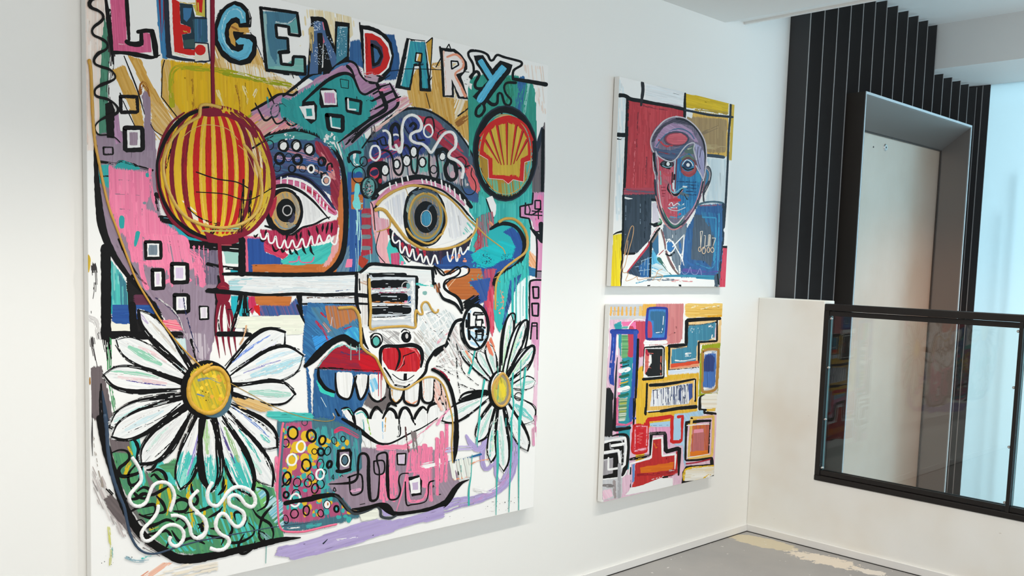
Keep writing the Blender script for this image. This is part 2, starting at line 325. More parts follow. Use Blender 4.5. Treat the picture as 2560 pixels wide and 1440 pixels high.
# ------------------------------------------------------------------ painter: brush strokes laid as thin paint geometry on a canvas
class Painter:
    def __init__(self, yf, x0, x1, z0, z1, seed):
        self.yf, self.b = yf, (x0, x1, z0, z1)
        self.r = random.Random(seed)
        self.v = []; self.f = []; self.c = []          # flat paint
        self.rv = []; self.rf = []; self.rc = []       # raised paint
        self.g = np.zeros((190, 340), dtype=np.int32)
        self.o = (0.0, 0.0, 1.0)
    def T(self, ox, oy, s): self.o = (ox, oy, s)
    def pts(self, s):
        if isinstance(s, str): s = [tuple(map(float, q.split(','))) for q in s.split()]
        ox, oy, k = self.o
        return [(ox+x/k, oy+y/k) for x, y in s]
    def wall(self, x, y):                              # rectify a photographed point onto the canvas
        d = fw + RT*((x-PX)/F) - UP*((y-PY)/F)
        t = (self.yf-CP.y)/d.y
        b = self.b
        return min(max(CP.x+t*d.x, b[0]), b[1]), min(max(CP.z+t*d.z, b[2]), b[3])
    def layer(self, pl):
        xs = [p[0] for p in pl]; ys = [p[1] for p in pl]
        a, b2 = max(0, int(min(xs)//8)), min(339, int(max(xs)//8)); c, d = max(0, int(min(ys)//8)), min(189, int(max(ys)//8))
        if a > b2 or c > d: return 1
        sub = self.g[c:d+1, a:b2+1]; L = int(sub.max())+1; sub[:] = L; return L
    def col(self, c, var=0.0):
        if isinstance(c, str): c = PAL[c]
        k = 1+self.r.uniform(-var, var)
        return tuple(lin(min(255, max(0, q*k))) for q in c[:3])+(1.0,)
    def mix(self, cols):
        if isinstance(cols, str): cols = [PAL[q] for q in cols]
        cols = [PAL[q] if isinstance(q, str) else q for q in cols]
        a, b2 = self.r.choice(cols), self.r.choice(cols); t = self.r.random()*0.5
        k = self.r.uniform(0.97, 1.03); n = len(cols)
        return tuple(min(255, ((a[i]*(1-t)+b2[i]*t)*0.65+0.35*sum(q[i] for q in cols)/n)*k) for i in range(3))
    def face(self, pl, L, c):
        i = len(self.v); y = self.yf - 0.00001*L
        for p in pl:
            x, z = self.wall(*p); self.v.append((x, y, z))
        self.f.append(tuple(range(i, i+len(pl)))); self.c.append(c)
    def smooth(self, pl, closed=False, n=7):
        m = len(pl)
        if m < 3: return pl
        out = []
        for i in range(m if closed else m-1):
            if closed: p0, p1, p2, p3 = pl[i-1], pl[i], pl[(i+1) % m], pl[(i+2) % m]
            else: p0, p1, p2, p3 = pl[max(i-1, 0)], pl[i], pl[i+1], pl[min(i+2, m-1)]
            for k in range(n):
                t = k/n
                out.append(tuple(0.5*(2*p1[j]+(p2[j]-p0[j])*t+(2*p0[j]-5*p1[j]+4*p2[j]-p3[j])*t*t+(3*p1[j]-p0[j]-3*p2[j]+p3[j])*t**3) for j in (0, 1)))
        if not closed: out.append(pl[-1])
        return out
    def rag(self, pl, a):
        out = []; m = len(pl)
        for i in range(m):
            p, q = pl[i], pl[(i+1) % m]; d = math.hypot(q[0]-p[0], q[1]-p[1]); n = max(1, int(d/5))
            for k in range(n):
                t = k/n; out.append((p[0]+(q[0]-p[0])*t+self.r.uniform(-a, a), p[1]+(q[1]-p[1])*t+self.r.uniform(-a, a)))
        return out
    def tri(self, pl, L, c):
        y = self.yf-0.00001*L; i = len(self.v)
        for p in pl:
            x, z = self.wall(*p); self.v.append((x, y, z))
        for t in tessellate_polygon([[Vector((p[0], p[1], 0)) for p in pl]]):
            self.f.append(tuple(i+j for j in t)); self.c.append(c)
    def P(self, c, s, sm=0, rag=0.5):                  # flat patch
        pl = self.pts(s)
        if sm: pl = self.smooth(pl, True)
        pl = self.rag(pl, rag); self.tri(pl, self.layer(pl), self.col(c))
    def E(self, c, x, y, rx, ry, rot=0, rag=0.5):
        k = self.o[2]; a = math.radians(rot)
        pl = []
        for i in range(28):
            t = 2*math.pi*i/28; u, w = rx*math.cos(t), ry*math.sin(t)
            pl.append((self.o[0]+(x+u*math.cos(a)-w*math.sin(a))/k+self.r.uniform(-rag, rag), self.o[1]+(y+u*math.sin(a)+w*math.cos(a))/k+self.r.uniform(-rag, rag)))
        self.tri(pl, self.layer(pl), self.col(c))
    def H(self, cols, s, ang=90, w=8, cover=1.0, jit=3, sm=0, base=True):   # patch brushed in streaks
        pl = self.pts(s); k = self.o[2]; w = w/k; jit = jit/k
        if sm: pl = self.smooth(pl, True)
        L = self.layer(pl)
        if base and cover >= 1: self.tri(self.rag(pl, 0.4), L, self.col(self.mix(cols))); L = self.layer(pl)
        a = math.radians(ang); ux, uy = math.cos(a), math.sin(a); vx, vy = -uy, ux
        uv = [(p[0]*ux+p[1]*uy, p[0]*vx+p[1]*vy) for p in pl]
        lo, hi = min(q[1] for q in uv), max(q[1] for q in uv)
        t = lo+w*0.3
        m = len(uv)
        while t < hi:
            xs = []
            for i in range(m):
                a1, b1 = uv[i], uv[(i+1) % m]
                if (a1[1] <= t) != (b1[1] <= t): xs.append(a1[0]+(t-a1[1])/(b1[1]-a1[1])*(b1[0]-a1[0]))
            xs.sort()
            for q in range(0, len(xs)-1, 2):
                s0, s1 = xs[q]-self.r.uniform(-jit*0.3, jit), xs[q+1]+self.r.uniform(-jit*0.3, jit)
                n = max(1, int((s1-s0)/(w*self.r.uniform(5, 12)))); 
                cuts = sorted([s0, s1]+[self.r.uniform(s0, s1) for _ in range(n-1)])
                for c0, c1 in zip(cuts, cuts[1:]):
                    if self.r.random() > cover: continue
                    h = w*self.r.uniform(0.35, 0.62); e = min(w, (c1-c0)*0.3); o = self.r.uniform(-w, w)*0.15
                    q4 = [(c0-e, t+o), (c0+e*.4, t-h+o), (c1-e*.4, t-h+o), (c1+e, t+o), (c1-e*.4, t+h+o), (c0+e*.4, t+h+o)]
                    self.face([(a0*ux+b0*vx, a0*uy+b0*vy) for a0, b0 in q4], L+self.r.random()*0.9, self.col(self.mix(cols)))
            t += w*self.r.uniform(0.7, 1.0)
    def B(self, c, s, w, w1=None, dry=0.0, sm=1, closed=False, var=0.05, cap=1):   # one brush stroke
        k = self.o[2]; pl = self.pts(s)
        ws = [q/k*(1.24 if c == 'K' else 1) for q in (w if isinstance(w, (list, tuple)) else ([w, w1] if w1 is not None else [w, w]))]
        if closed: pl = pl+[pl[0]]
        if sm: pl = self.smooth(pl)
        d = [0.0]
        for p, q in zip(pl, pl[1:]): d.append(d[-1]+math.hypot(q[0]-p[0], q[1]-p[1]))
        if d[-1] < 0.05: return
        step = min(6.0, max(1.2, max(ws)*0.5)); N = max(2, int(d[-1]/step)+1)
        P2 = []; j = 0
        for i in range(N+1):
            s_ = d[-1]*i/N
            while j < len(d)-2 and d[j+1] < s_: j += 1
            t = (s_-d[j])/max(1e-9, d[j+1]-d[j]); P2.append((pl[j][0]+(pl[j+1][0]-pl[j][0])*t, pl[j][1]+(pl[j+1][1]-pl[j][1])*t))
        W = []; NR = []
        for i in range(N+1):
            u = i/N*(len(ws)-1); a = min(int(u), len(ws)-2); W.append((ws[a]+(ws[a+1]-ws[a])*(u-a))*self.r.uniform(0.93, 1.07))
            p, q = P2[max(i-1, 0)], P2[min(i+1, N)]; tx, ty = q[0]-p[0], q[1]-p[1]; h = math.hypot(tx, ty) or 1; NR.append((-ty/h, tx/h, tx/h, ty/h))
        L = self.layer(P2+[(P2[0][0]+W[0], P2[0][1]+W[0]), (P2[0][0]-W[0], P2[0][1]-W[0])])
        lanes = 1 if max(ws) < 2.2 else min(14, int(max(ws)/1.6)+1)
        rows = []
        for i in range(N+1):
            p, n_ = P2[i], NR[i]; row = []
            for l in range(lanes+1):
                u = (l/lanes-0.5)*W[i]; e = 0
                if i == 0 and not closed: e = -math.sqrt(max(0, 0.25-(l/lanes-0.5)**2))*W[0]*0.9*cap-(self.r.random()*dry*W[0])
                if i == N and not closed: e = math.sqrt(max(0, 0.25-(l/lanes-0.5)**2))*W[N]*0.9+(self.r.random()*dry*W[N])
                row.append((p[0]+n_[0]*u+n_[2]*e, p[1]+n_[1]*u+n_[3]*e))
            rows.append(row)
        base = len(self.v); y = self.yf-0.00001*L
        for row in rows:
            for p in row:
                x, z = self.wall(*p); self.v.append((x, y, z))
        cs = [c] if isinstance(c, str) or isinstance(c[0], (int, float)) else c
        for l in range(lanes):
            lc = self.col(cs[0] if len(cs) == 1 else self.mix(cs), var); on = True
            for i in range(N):
                if dry > 0 and self.r.random() < 0.35:
                    edge = abs((l+0.5)/lanes-0.5)*2; on = self.r.random() > dry*(0.55+0.6*edge+0.5*i/N)
                if not on: continue
                if self.r.random() < 0.25: lc = self.col(cs[0] if len(cs) == 1 else self.mix(cs), var)
                a = base+i*(lanes+1)+l
                self.f.append((a, a+1, a+lanes+2, a+lanes+1)); self.c.append(lc)
    def R(self, c, x, y, rx, ry, w, rot=0, dry=0.0):   # painted ring
        a = math.radians(rot); n = 14; q0 = self.r.uniform(0, 6)
        self.B(c, [(x+rx*math.cos(q0+2*math.pi*i/n)*math.cos(a)-ry*math.sin(q0+2*math.pi*i/n)*math.sin(a)+self.r.uniform(-1, 1)*rx*0.03,
                    y+rx*math.cos(q0+2*math.pi*i/n)*math.sin(a)+ry*math.sin(q0+2*math.pi*i/n)*math.cos(a)+self.r.uniform(-1, 1)*ry*0.03) for i in range(n)], w, dry=dry, closed=True)
    def S(self, c, x, y, rx, ry, n, r):                # splatter
        for _ in range(n):
            a = self.r.uniform(0, 6.28); t = math.sqrt(self.r.random()); q = r*self.r.uniform(0.3, 1)
            cx, cy = x+rx*t*math.cos(a), y+ry*t*math.sin(a)
            pl = self.pts([(cx+q*math.cos(i*0.9)*self.r.uniform(.7, 1.2), cy+q*math.sin(i*0.9)*self.r.uniform(.7, 1.2)) for i in range(7)])
            self.tri(pl, self.layer(pl), self.col(c, 0.08))
    def D(self, c, s, r, w, n=None):                   # scribbled dry texture along a path
        self.B(c, s, w, dry=0.75)
    def I(self, c, s, w, w1=None, h=1.0, sm=1, closed=False):   # squeezed-out raised paint line
        k = self.o[2]; pl = self.pts(s)
        if closed: pl = pl+[pl[0]]
        if sm: pl = self.smooth(pl)
        w = w*(1.35 if c == 'G' else 1); w0 = w/k; w1 = w0 if w1 is None else w1*(1.35 if c == 'G' else 1)/k
        L = self.layer(pl); n = len(pl); base = len(self.rv)
        prof = [(-0.5, 0.0), (-0.42, 0.55), (-0.2, 0.93), (0.1, 1.0), (0.35, 0.68), (0.5, 0.0)]; m = len(prof)
        for i, p in enumerate(pl):
            a, b2 = pl[max(i-1, 0)], pl[min(i+1, n-1)]; tx, ty = b2[0]-a[0], b2[1]-a[1]; hh = math.hypot(tx, ty) or 1
            ww = (w0+(w1-w0)*i/(n-1))*self.r.uniform(0.9, 1.1)
            if not closed and (i == 0 or i == n-1): ww *= 0.55
            for u, e in prof:
                x, z = self.wall(p[0]-ty/hh*u*ww, p[1]+tx/hh*u*ww)
                self.rv.append((x, self.yf-0.00001*L-e*h*0.00042*ww, z))
        cc = self.col(c)
        for i in range(n-1):
            for j in range(m-1):
                a = base+i*m+j; self.rf.append((a, a+1, a+m+1, a+m)); self.rc.append(self.col(c, 0.03))
    def build(self, name, v, f, c, mat, parent, off, smooth=False):
        me = bpy.data.meshes.new(name)
        me.from_pydata([(p[0]-off[0], p[1]-off[1], p[2]-off[2]) for p in v], [], f)
        at = me.color_attributes.new('Paint', 'FLOAT_COLOR', 'CORNER')
        arr = np.repeat(np.array(c, dtype=np.float32), [len(q) for q in f], axis=0)
        at.data.foreach_set('color', arr.ravel())
        if smooth: me.polygons.foreach_set('use_smooth', [True]*len(f))
        me.materials.append(mat); me.update()
        return link(bpy.data.objects.new(name, me), parent)

PAL = dict(K=(13, 12, 12), W=(240, 240, 238), c=(240, 238, 222), g=(112, 104, 104), p=(236, 128, 163), P=(214, 102, 142), m=(150, 133, 150), M=(176, 132, 166),
    T=(40, 152, 150), t=(72, 192, 184), B=(42, 84, 152), b=(62, 112, 150), n=(36, 44, 84), R=(202, 34, 30), r=(128, 26, 48), Y=(226, 184, 28), y=(206, 156, 64),
    G=(200, 160, 74), O=(188, 106, 48), o=(230, 152, 116), L=(176, 163, 210), e=(78, 150, 98), d=(76, 108, 124), l=(96, 178, 208), s=(170, 212, 226), k=(36, 44, 58),
    q=(178, 40, 62), x=(222, 166, 178), a=(130, 178, 172), z=(206, 204, 202), j=(96, 84, 86), u=(104, 60, 92))

def paint_mat(name, rough, coat=0.0, weave=True):
    m = newmat(name, (1, 1, 1, 1), rough, spec=0.16)
    at = nd(m, 'ShaderNodeAttribute', attribute_name='Paint'); lk(m, at, 'Color', bsdf(m), 'Base Color')
    bsdf(m).inputs['Coat Weight'].default_value = coat; bsdf(m).inputs['Coat Roughness'].default_value = 0.2
    if weave:
        tc = nd(m, 'ShaderNodeTexCoord'); nz = nd(m, 'ShaderNodeTexNoise', Scale=420.0, Detail=2.0); lk(m, tc, 'Object', nz, 'Vector')
        n2 = nd(m, 'ShaderNodeTexNoise', Scale=60.0, Detail=4.0); lk(m, tc, 'Object', n2, 'Vector')
        ad = nd(m, 'ShaderNodeMath', operation='ADD'); lk(m, nz, 'Fac', ad, 0); lk(m, n2, 'Fac', ad, 1)
        b = nd(m, 'ShaderNodeBump', Strength=0.25, Distance=0.0006); lk(m, ad, 'Value', b, 'Height'); lk(m, b, 'Normal', bsdf(m), 'Normal')
    return m
mpaint = paint_mat('acrylic_paint', 0.42); mraised = paint_mat('raised_acrylic_paint', 0.28, 0.3, False)
mcanvas = newmat('primed_canvas', rgb(243, 243, 240), 0.75, spec=0.2); bump(mcanvas, 500, 0.2, 0.0006)
mback = newmat('raw_pine', rgb(196, 170, 132), 0.7)

def make_canvas(P_, name, label, cat, th):
    x0, x1, z0, z1 = P_.b; cx = (x0+x1)/2; yb = P_.yf+th
    t = empty(name, (cx, yb, z0), label, cat); off = (cx, yb, z0)
    bm = bmesh.new(); box(bm, (x0, P_.yf, z0), (x1, P_.yf+th-0.004, z1), 0.002, off); cv = obj('canvas', bm, mcanvas, t); cv['label'] = 'white primed canvas wrapped around its edges'
    bm = bmesh.new()
    for a, b in (((x0+.006, z0+.006), (x0+.04, z1-.006)), ((x1-.04, z0+.006), (x1-.006, z1-.006)), ((x0+.04, z0+.006), (x1-.04, z0+.04)), ((x0+.04, z1-.04), (x1-.04, z1-.006))):
        box(bm, (a[0], P_.yf+th-0.004, a[1]), (b[0], yb-0.0003, b[1]), 0, off)
    obj('stretcher_bar', bm, mback, t)
    if P_.f: P_.build('painted_picture', P_.v, P_.f, P_.c, mpaint, t, off)
    if P_.rf: o = P_.build('raised_paint_line', P_.rv, P_.rf, P_.rc, mraised, t, off, True); o['label'] = 'thick squeezed-on paint lines standing off the canvas'
    return t
# ------------------------------------------------------------------ the big painting (coordinates read off the photograph, rectified to the canvas)
big = Painter(-0.036, -3.2815, -1.6085, 0.3885, 2.0745, 5)
T, P, E_, H, B, R_, S, I = big.T, big.P, big.E, big.H, big.B, big.R, big.S, big.I
A1, A2, A3, A4 = (190, 0, 4), (490, 0, 4), (790, 0, 4), (1090, 0, 4)
B1, B2, B3, B4 = (190, 350, 4), (490, 350, 4), (790, 350, 4), (1090, 350, 4)
C1, C2, C3, C4 = (190, 700, 4), (490, 700, 4), (790, 700, 4), (1090, 700, 4)
D1, D2, D3, D4 = (190, 1050, 3.694), (490, 1050, 3.694), (790, 1050, 3.694), (1090, 1050, 3.694)
peach = [(236, 222, 210), (241, 236, 230), (236, 214, 200)]
ochre = [(206, 158, 66), (214, 172, 92), (196, 142, 52), (222, 186, 118)]
yel = [(222, 176, 28), (230, 190, 44), (208, 160, 34), (226, 182, 20)]
# --- background, upper left
T(*A1)
H(peach, "90,-30 300,-30 290,400 240,900 240,1500 90,1500", 90, 16)
H([(74, 136, 110), (66, 124, 102), (84, 146, 120)], "285,180 320,300 340,520 315,900 310,1440 230,1440 240,900 262,400", 88, 14)
B((60, 54, 54), "345,400 360,620 330,900 345,1040", 70, dry=0.72)
H([(206, 158, 66), (214, 172, 92)], "365,705 480,655 560,820 640,1010 690,1350 600,1280 480,960", 68, 14)
H(ochre, "520,555 650,600 720,780 840,980 960,1210 1000,1370 900,1370 780,1300 740,1000 640,800", 62, 14)
H([(212, 166, 90), (224, 196, 140)], "760,1000 960,1100 1010,1230 980,1400 790,1400 750,1200", 50, 12, cover=0.7)
T(0, 0, 1)
H(yel, "404,152 500,160 610,168 660,185 720,208 722,222 706,246 660,300 600,345 560,340 480,330 450,310 404,243", 88, 5)
H([(214, 172, 92), (198, 148, 62), (228, 202, 150)], "530,100 600,60 640,120 672,180 730,215 742,228 716,236 660,200 600,185 536,165", 70, 4, cover=0.85)
H([(226, 196, 140), (214, 172, 92), (238, 228, 208)], "600,160 650,165 735,215 745,228 690,215 620,190", 66, 3.5)
H([(232, 220, 196), (238, 234, 226)], "560,150 640,170 690,190 640,196 575,182", 80, 3, cover=0.6)
H([(206, 160, 66), (222, 190, 130)], "405,152 425,155 428,250 470,300 450,312 404,244", 80, 4)
B((168, 166, 26), "430,262 434,176 500,172 560,178 620,192 722,212", 14, dry=0.25)
B((150, 158, 24), "560,184 640,200 722,216", 9, dry=0.2)
B((232, 214, 150), "610,220 618,250 606,285", 8, dry=0.7); B((232, 214, 150), "545,230 556,262", 9, dry=0.7); B((236, 222, 180), "640,226 632,246", 7, dry=0.6); B((160, 110, 30), "590,215 600,260 596,300", 5, dry=0.5); B((170, 124, 26), "480,200 484,300", 6, dry=0.5)
B((160, 168, 30), "606,300 660,270 690,250", 8, dry=0.35)
# blue and white around the letters
T(*A1); H([(52, 118, 168), (66, 132, 178)], "800,-20 890,-20 910,590 865,580 838,400 815,160", 86, 14)
B('r', "835,-20 845,200 855,410", [22, 10, 3]); B('r', "880,-20 875,200 860,330", [20, 10, 3])
# ray strips between letters
T(*A3); H([(236, 226, 196), (228, 208, 160)], "-160,480 -100,100 100,110 180,120 340,160 380,220 380,330 300,420 180,480 120,300 60,160 -80,160", 84, 14, cover=0.8)
H([(50, 96, 148), (44, 84, 136), (60, 108, 158)], "345,420 440,400 470,680 400,640 330,610", 88, 14)
H([(50, 96, 148), (44, 84, 136)], "680,345 780,350 830,560 832,680 800,790 690,800 640,700", 86, 14)
H([(58, 112, 158), (72, 126, 170)], "0,620 -200,700 -150,800 60,740 200,650 330,600 340,640 100,760", 70, 12)
T(*A2); H([(50, 106, 152), (66, 124, 168)], "1090,690 1160,640 1200,760 1280,740 1180,810 1110,770", 70, 10)
T(*A3); H([(204, 156, 52), (214, 170, 70), (190, 140, 44)], "1105,430 1165,375 1150,720 1125,600", 80, 12); B('K', "1100,430 1165,375 1155,560 1135,830", 9, sm=0)
H(ochre, "910,905 1000,700 1030,690 1050,900 1150,920 1280,590 1280,1130 1180,1090 1000,1075 940,1045", 82, 14)
B('K', "1100,930 1140,1080", 7); B('K', "1130,820 1280,570", 8, sm=0)
T(*A4); H(ochre, "-40,640 50,620 66,970 170,985 230,1000 320,1010 380,1060 400,1300 335,1430 180,1260 -40,1130", 80, 14)
H([(238, 234, 228), (228, 206, 160)], "180,900 260,1000 300,1020 240,1140 190,1190", 110, 12, cover=0.8)
B((150, 98, 40), "230,1230 300,1180 350,1130", 60, dry=0.45); B((236, 224, 206), "60,620 40,680 -20,660", 30, dry=0.3); B('K', "220,1160 380,1040", 12, dry=0.3); B('K', "0,670 60,560 130,440 150,500", 9, sm=0)
H(peach, "860,650 1080,670 1095,1180 1010,1000 985,870", 84, 12, cover=0.6)
# --- teal ground at right
H([(52, 152, 134), (46, 144, 130), (60, 160, 140)], "330,850 350,790 420,755 560,750 820,760 835,800 900,820 960,830 995,930 985,990 1000,1050 1000,1500 340,1500 320,1000", 90, 16)
B([(58, 118, 170), (48, 96, 150)], "860,820 840,940 820,1130", 80, dry=0.35); B((150, 206, 200), "930,820 900,1000 880,1150", 26, dry=0.4); B((46, 130, 100), "720,820 740,960 700,1060", 70, dry=0.3)
T(*B4); H([(60, 170, 156), (66, 180, 170), (54, 160, 146)], "320,60 1000,60 985,420 960,560 760,700 560,720 420,600 330,420", 90, 16); H([(72, 190, 182), (60, 176, 170), (90, 200, 192), (48, 160, 158)], "330,300 420,540 560,640 760,640 960,480 950,800 940,1250 925,1500 330,1500 330,1100 420,840 330,700", 90, 16)
H([(96, 90, 96), (118, 110, 112)], "960,280 1000,80 1090,-180 1085,520 1070,540 970,540", 90, 14); B('k', "1060,-120 1020,60 980,200", [20, 50, 20]); B('K', "1070,-100 1066,200 1062,520", 26)
# towers on the right edge
H([(214, 140, 182), (222, 152, 188), (200, 140, 186)], "970,530 1080,530 1072,900 985,915 960,800 930,780 840,770 840,670 960,640", 90, 14)
B((236, 132, 182), "1040,580 1030,700 1020,830", 60, dry=0.3)
B('K', "970,530 962,640 840,665 842,770 930,785 960,900 1000,920 1070,910", 14, sm=0); B('K', "895,630 890,740 960,750 1050,690 990,690 990,605 1045,605 1045,690", 13, sm=0); B('K', "960,710 1060,720", 10); B('K', "970,750 1060,755", 10); B('K', "1020,690 1025,790", 10); B('K', "920,640 940,700 930,740", 9)
P('W', "945,900 1000,940 1000,1180 940,1110"); H([(232, 150, 90), (240, 200, 170)], "935,1110 1000,1170 1000,1280 930,1260", 60, 12); H([(44, 110, 156)], "930,1270 1000,1290 1000,1370 925,1350", 0, 12)
H([(214, 140, 182), (226, 160, 196)], "1010,990 1075,900 1062,1440 1000,1440 1000,1310", 90, 14); H([(150, 130, 146)], "1000,1320 1062,1320 1058,1380 1000,1380", 0, 12)
B('K', "1000,940 1010,1100 1000,1370", 14); B('K', "1000,1310 1062,1312", 10); B('K', "945,880 1010,950 1062,1010", [16, 34, 40]); B('K', "1050,840 1060,980", 40)
T(*C4); H([(216, 146, 184), (226, 164, 196), (206, 150, 190)], "935,10 1060,-10 1050,300 1030,640 1010,1040 990,700 960,640 930,420", 90, 14)
H([(236, 214, 226), (228, 186, 206)], "950,600 1010,700 1015,1440 960,1440 985,900", 90, 12); B('K', "1050,0 960,5 935,60 930,400 915,560 890,680", 16); B('K', "965,70 1025,70 1025,180 975,180 968,70", 15, sm=0); B('K', "960,235 1025,235 1020,360 965,355 958,235", 15, sm=0); B('K', "945,590 960,430 1010,430 1010,590", 13, sm=0); B('K', "960,460 1010,460", 10)
# --- left mauve figure and its ground
T(*B1)
H([(150, 132, 150), (144, 126, 142), (156, 140, 156)], "205,-40 380,-90 590,-80 745,-140 790,-10 800,180 820,420 870,560 1040,820 1150,1080 1280,1100 1420,1120 1430,1740 1330,2200 1100,2200 960,1900 760,1580 600,1360 360,900 250,650 215,300", 92, 18)
T(*A1); H([(150, 132, 150), (144, 124, 144)], "660,960 690,910 720,930 748,1010 745,1220 790,1350 790,1500 590,1500 590,1285 680,1330 690,1150", 90, 14)
B((150, 92, 34), "640,930 665,830 710,880 735,960", [40, 44, 14], dry=0.15); P('K', "290,1040 350,1010 390,1100 385,1380 310,1380 298,1200", 0); H([(172, 130, 164), (190, 150, 184)], "385,1150 420,1130 440,1290 470,1410 400,1440 385,1380", 84, 10)
T(*B1)
P('t', "230,260 300,245 320,270 340,660 250,670 235,450"); H([(46, 160, 160), (58, 172, 170)], "225,260 330,250 345,660 250,670 232,450", 84, 14); P((46, 160, 160), "400,250 440,205 500,210 640,290 400,290", 1)
H([(46, 160, 160), (60, 172, 168)], "250,690 480,740 700,1000 640,1240 560,1080 420,900 300,880", 70, 14)
B('K', "215,215 300,225 400,240 440,215 520,225 640,270 760,300", 22, dry=0.25); B('K', "245,365 330,360", 12, dry=.3); B('K', "240,490 330,495", 9, dry=.4)
B('K', "230,690 350,690 430,690 560,700", 36, dry=0.25); B('K', "270,880 450,905 600,915", 28, dry=0.3); B('K', "790,560 820,700", 20, dry=0.3); B('K', "800,540 900,650 1000,720", [30, 40, 20]); H([(200, 196, 196), (236, 234, 232)], "830,580 900,640 960,760 850,770", 60, 12)
# teal blocks and black bars behind the lantern
P((36, 164, 178), "850,770 1000,800 1200,900 1290,900 1290,1030 1070,1000 980,860"); P((36, 164, 178), "920,830 960,830 960,890 940,880")
T(*C1); H([(26, 24, 24)], "505,-120 820,150 870,520 340,520 340,380 520,380", 30, 20); P('c', "338,385 540,410 540,515 340,515")
T(*B2)
H([(100, 90, 110), (130, 120, 140)], "-10,1050 210,1080 230,1440 -10,1440", 88, 14); P((160, 206, 196), "270,1090 435,1095 435,1240 300,1235"); P((40, 170, 184), "345,1300 440,1305 440,1335 345,1335"); P((150, 210, 206), "250,890 420,880 430,1035 350,1035 250,960"); P((40, 170, 184), "60,950 90,965 90,1010 62,1005")
B('K', "-350,790 -200,820 -60,930 50,960 110,1030", 60, dry=0.1); B('K', "-220,1020 0,1050 430,1080", 70, dry=0.05); B('K', "468,980 465,1150 460,1330", 66); B('K', "120,1240 250,1270 440,1290", 30, dry=0.2); B('K', "430,880 445,1000", 40)
B('p', "-280,1160 -250,1440", 60, dry=.2); B('p', "30,1070 50,1440", 22, dry=0.6); B('p', "80,1070 95,1440", 20, dry=0.65); B('p', "120,1100 122,1440", 14, dry=.7); B('p', "-10,1250 30,1350 60,1440", 50, dry=.3)
T(0, 0, 1); H([(150, 132, 150), (144, 126, 142)], "238,455 248,525 256,585 276,635 298,672 345,718 390,755 440,830 440,760 400,640 330,540 290,480", 60, 5)
# big pink scrub
T(*B1); H([(236, 126, 162), (228, 118, 156), (242, 140, 172)], "330,265 380,290 720,330 730,560 690,640 700,700 800,730 850,830 1010,920 1000,960 900,965 880,1030 860,960 690,940 640,960 650,1230 610,1220 560,1180 500,960 430,900 380,740 340,720 335,450", 88, 22)
B('p', "345,270 350,480 345,700", 34); B('p', "740,300 760,500 790,690", 34, dry=.25); B('p', "400,740 440,990", 26); B('p', "500,760 540,1000 570,1210", 36); B('p', "600,760 610,1210", 30); B('p', "640,900 650,1250 690,1440 710,1480", 48); B('p', "690,960 820,980 1000,930", 40); B('p', "880,1000 890,1250 830,1440", 42); B('p', "900,970 1080,990 1110,1120", 60); B('p', "930,1010 1100,1100 1180,1150 1240,1230 1260,1440", 70, dry=.15); B('p', "640,1220 900,1260 1230,1250", 40, dry=.1); B('p', "1110,1040 1140,1180", 30, dry=.4); B('p', "1180,1070 1200,1440", 24, dry=.4); B('p', "1230,1080 1240,1440", 18, dry=.5); B('p', "1130,1400 960,1400 850,1440", 40, dry=.3)
H([(236, 126, 162), (242, 140, 172)], "680,940 900,960 1060,960 1110,1060 1120,1140 1240,1220 1150,1290 960,1240 900,1270 700,1260 660,1100", 80, 18, cover=0.9)
for q in ("430,400 620,410", "400,540 560,545 700,560", "440,690 560,700", "660,690 670,830", "740,400 750,560"): B((150, 110, 130), q, 10, dry=0.7)
P((46, 160, 160), "700,330 725,335 725,370 698,365", 1); E_((120, 140, 150), 685, 630, 18, 14); P((46, 160, 160), "440,760 480,770 480,870 440,880 430,820", 1); P((46, 160, 160), "600,920 640,930 600,1060 580,1040", 1)
# windows on the figure
def win(t, x0, y0, x1, y1, inner, w=26, white=True):
    T(*t); B('K', [(x0, y0), (x1, y0+3), (x1+4, y1), (x0+4, y1+4), (x0, y0)], w, sm=0)
    B('K', [(x0, y0-3), (x1+4, y0+4), (x1+2, y1-3)], w*0.7, sm=0, dry=.1)
    if white: P('W', [(x0+w*.5, y0+w*.5), (x1-w*.5, y0+w*.5), (x1-w*.4, y1-w*.5), (x0+w*.6, y1-w*.4)])
    q = w*(1.1 if white else .5)
    if inner: H([inner, tuple(min(255, v+14) for v in inner)], [(x0+q, y0+q), (x1-q, y0+q), (x1-q, y1-q), (x0+q, y1-q)], 88, 8)
win(A1, 445, 965, 610, 1120, None, 30, False); P('W', "470,985 560,1000 570,1090 465,1090"); H([(214, 170, 90)], "500,985 590,1000 600,1100 550,1095", 66, 10)
win(B1, 490, -120, 660, 95, (150, 130, 146), 42); win(B1, 275, 75, 365, 140, (150, 132, 150), 18, False)
win(B1, 695, 1020, 845, 1180, (112, 128, 140), 30); win(B1, 765, 1300, 870, 1480, (206, 190, 210), 34); win(B1, 960, 1240, 1110, 1420, (204, 188, 214), 36)
win(C1, 985, 150, 1120, 315, (214, 208, 222), 34); win(C2, 35, 265, 120, 390, (214, 206, 216), 16)
B('W', "990,1290 990,1390 1100,1400", 18)if False else None
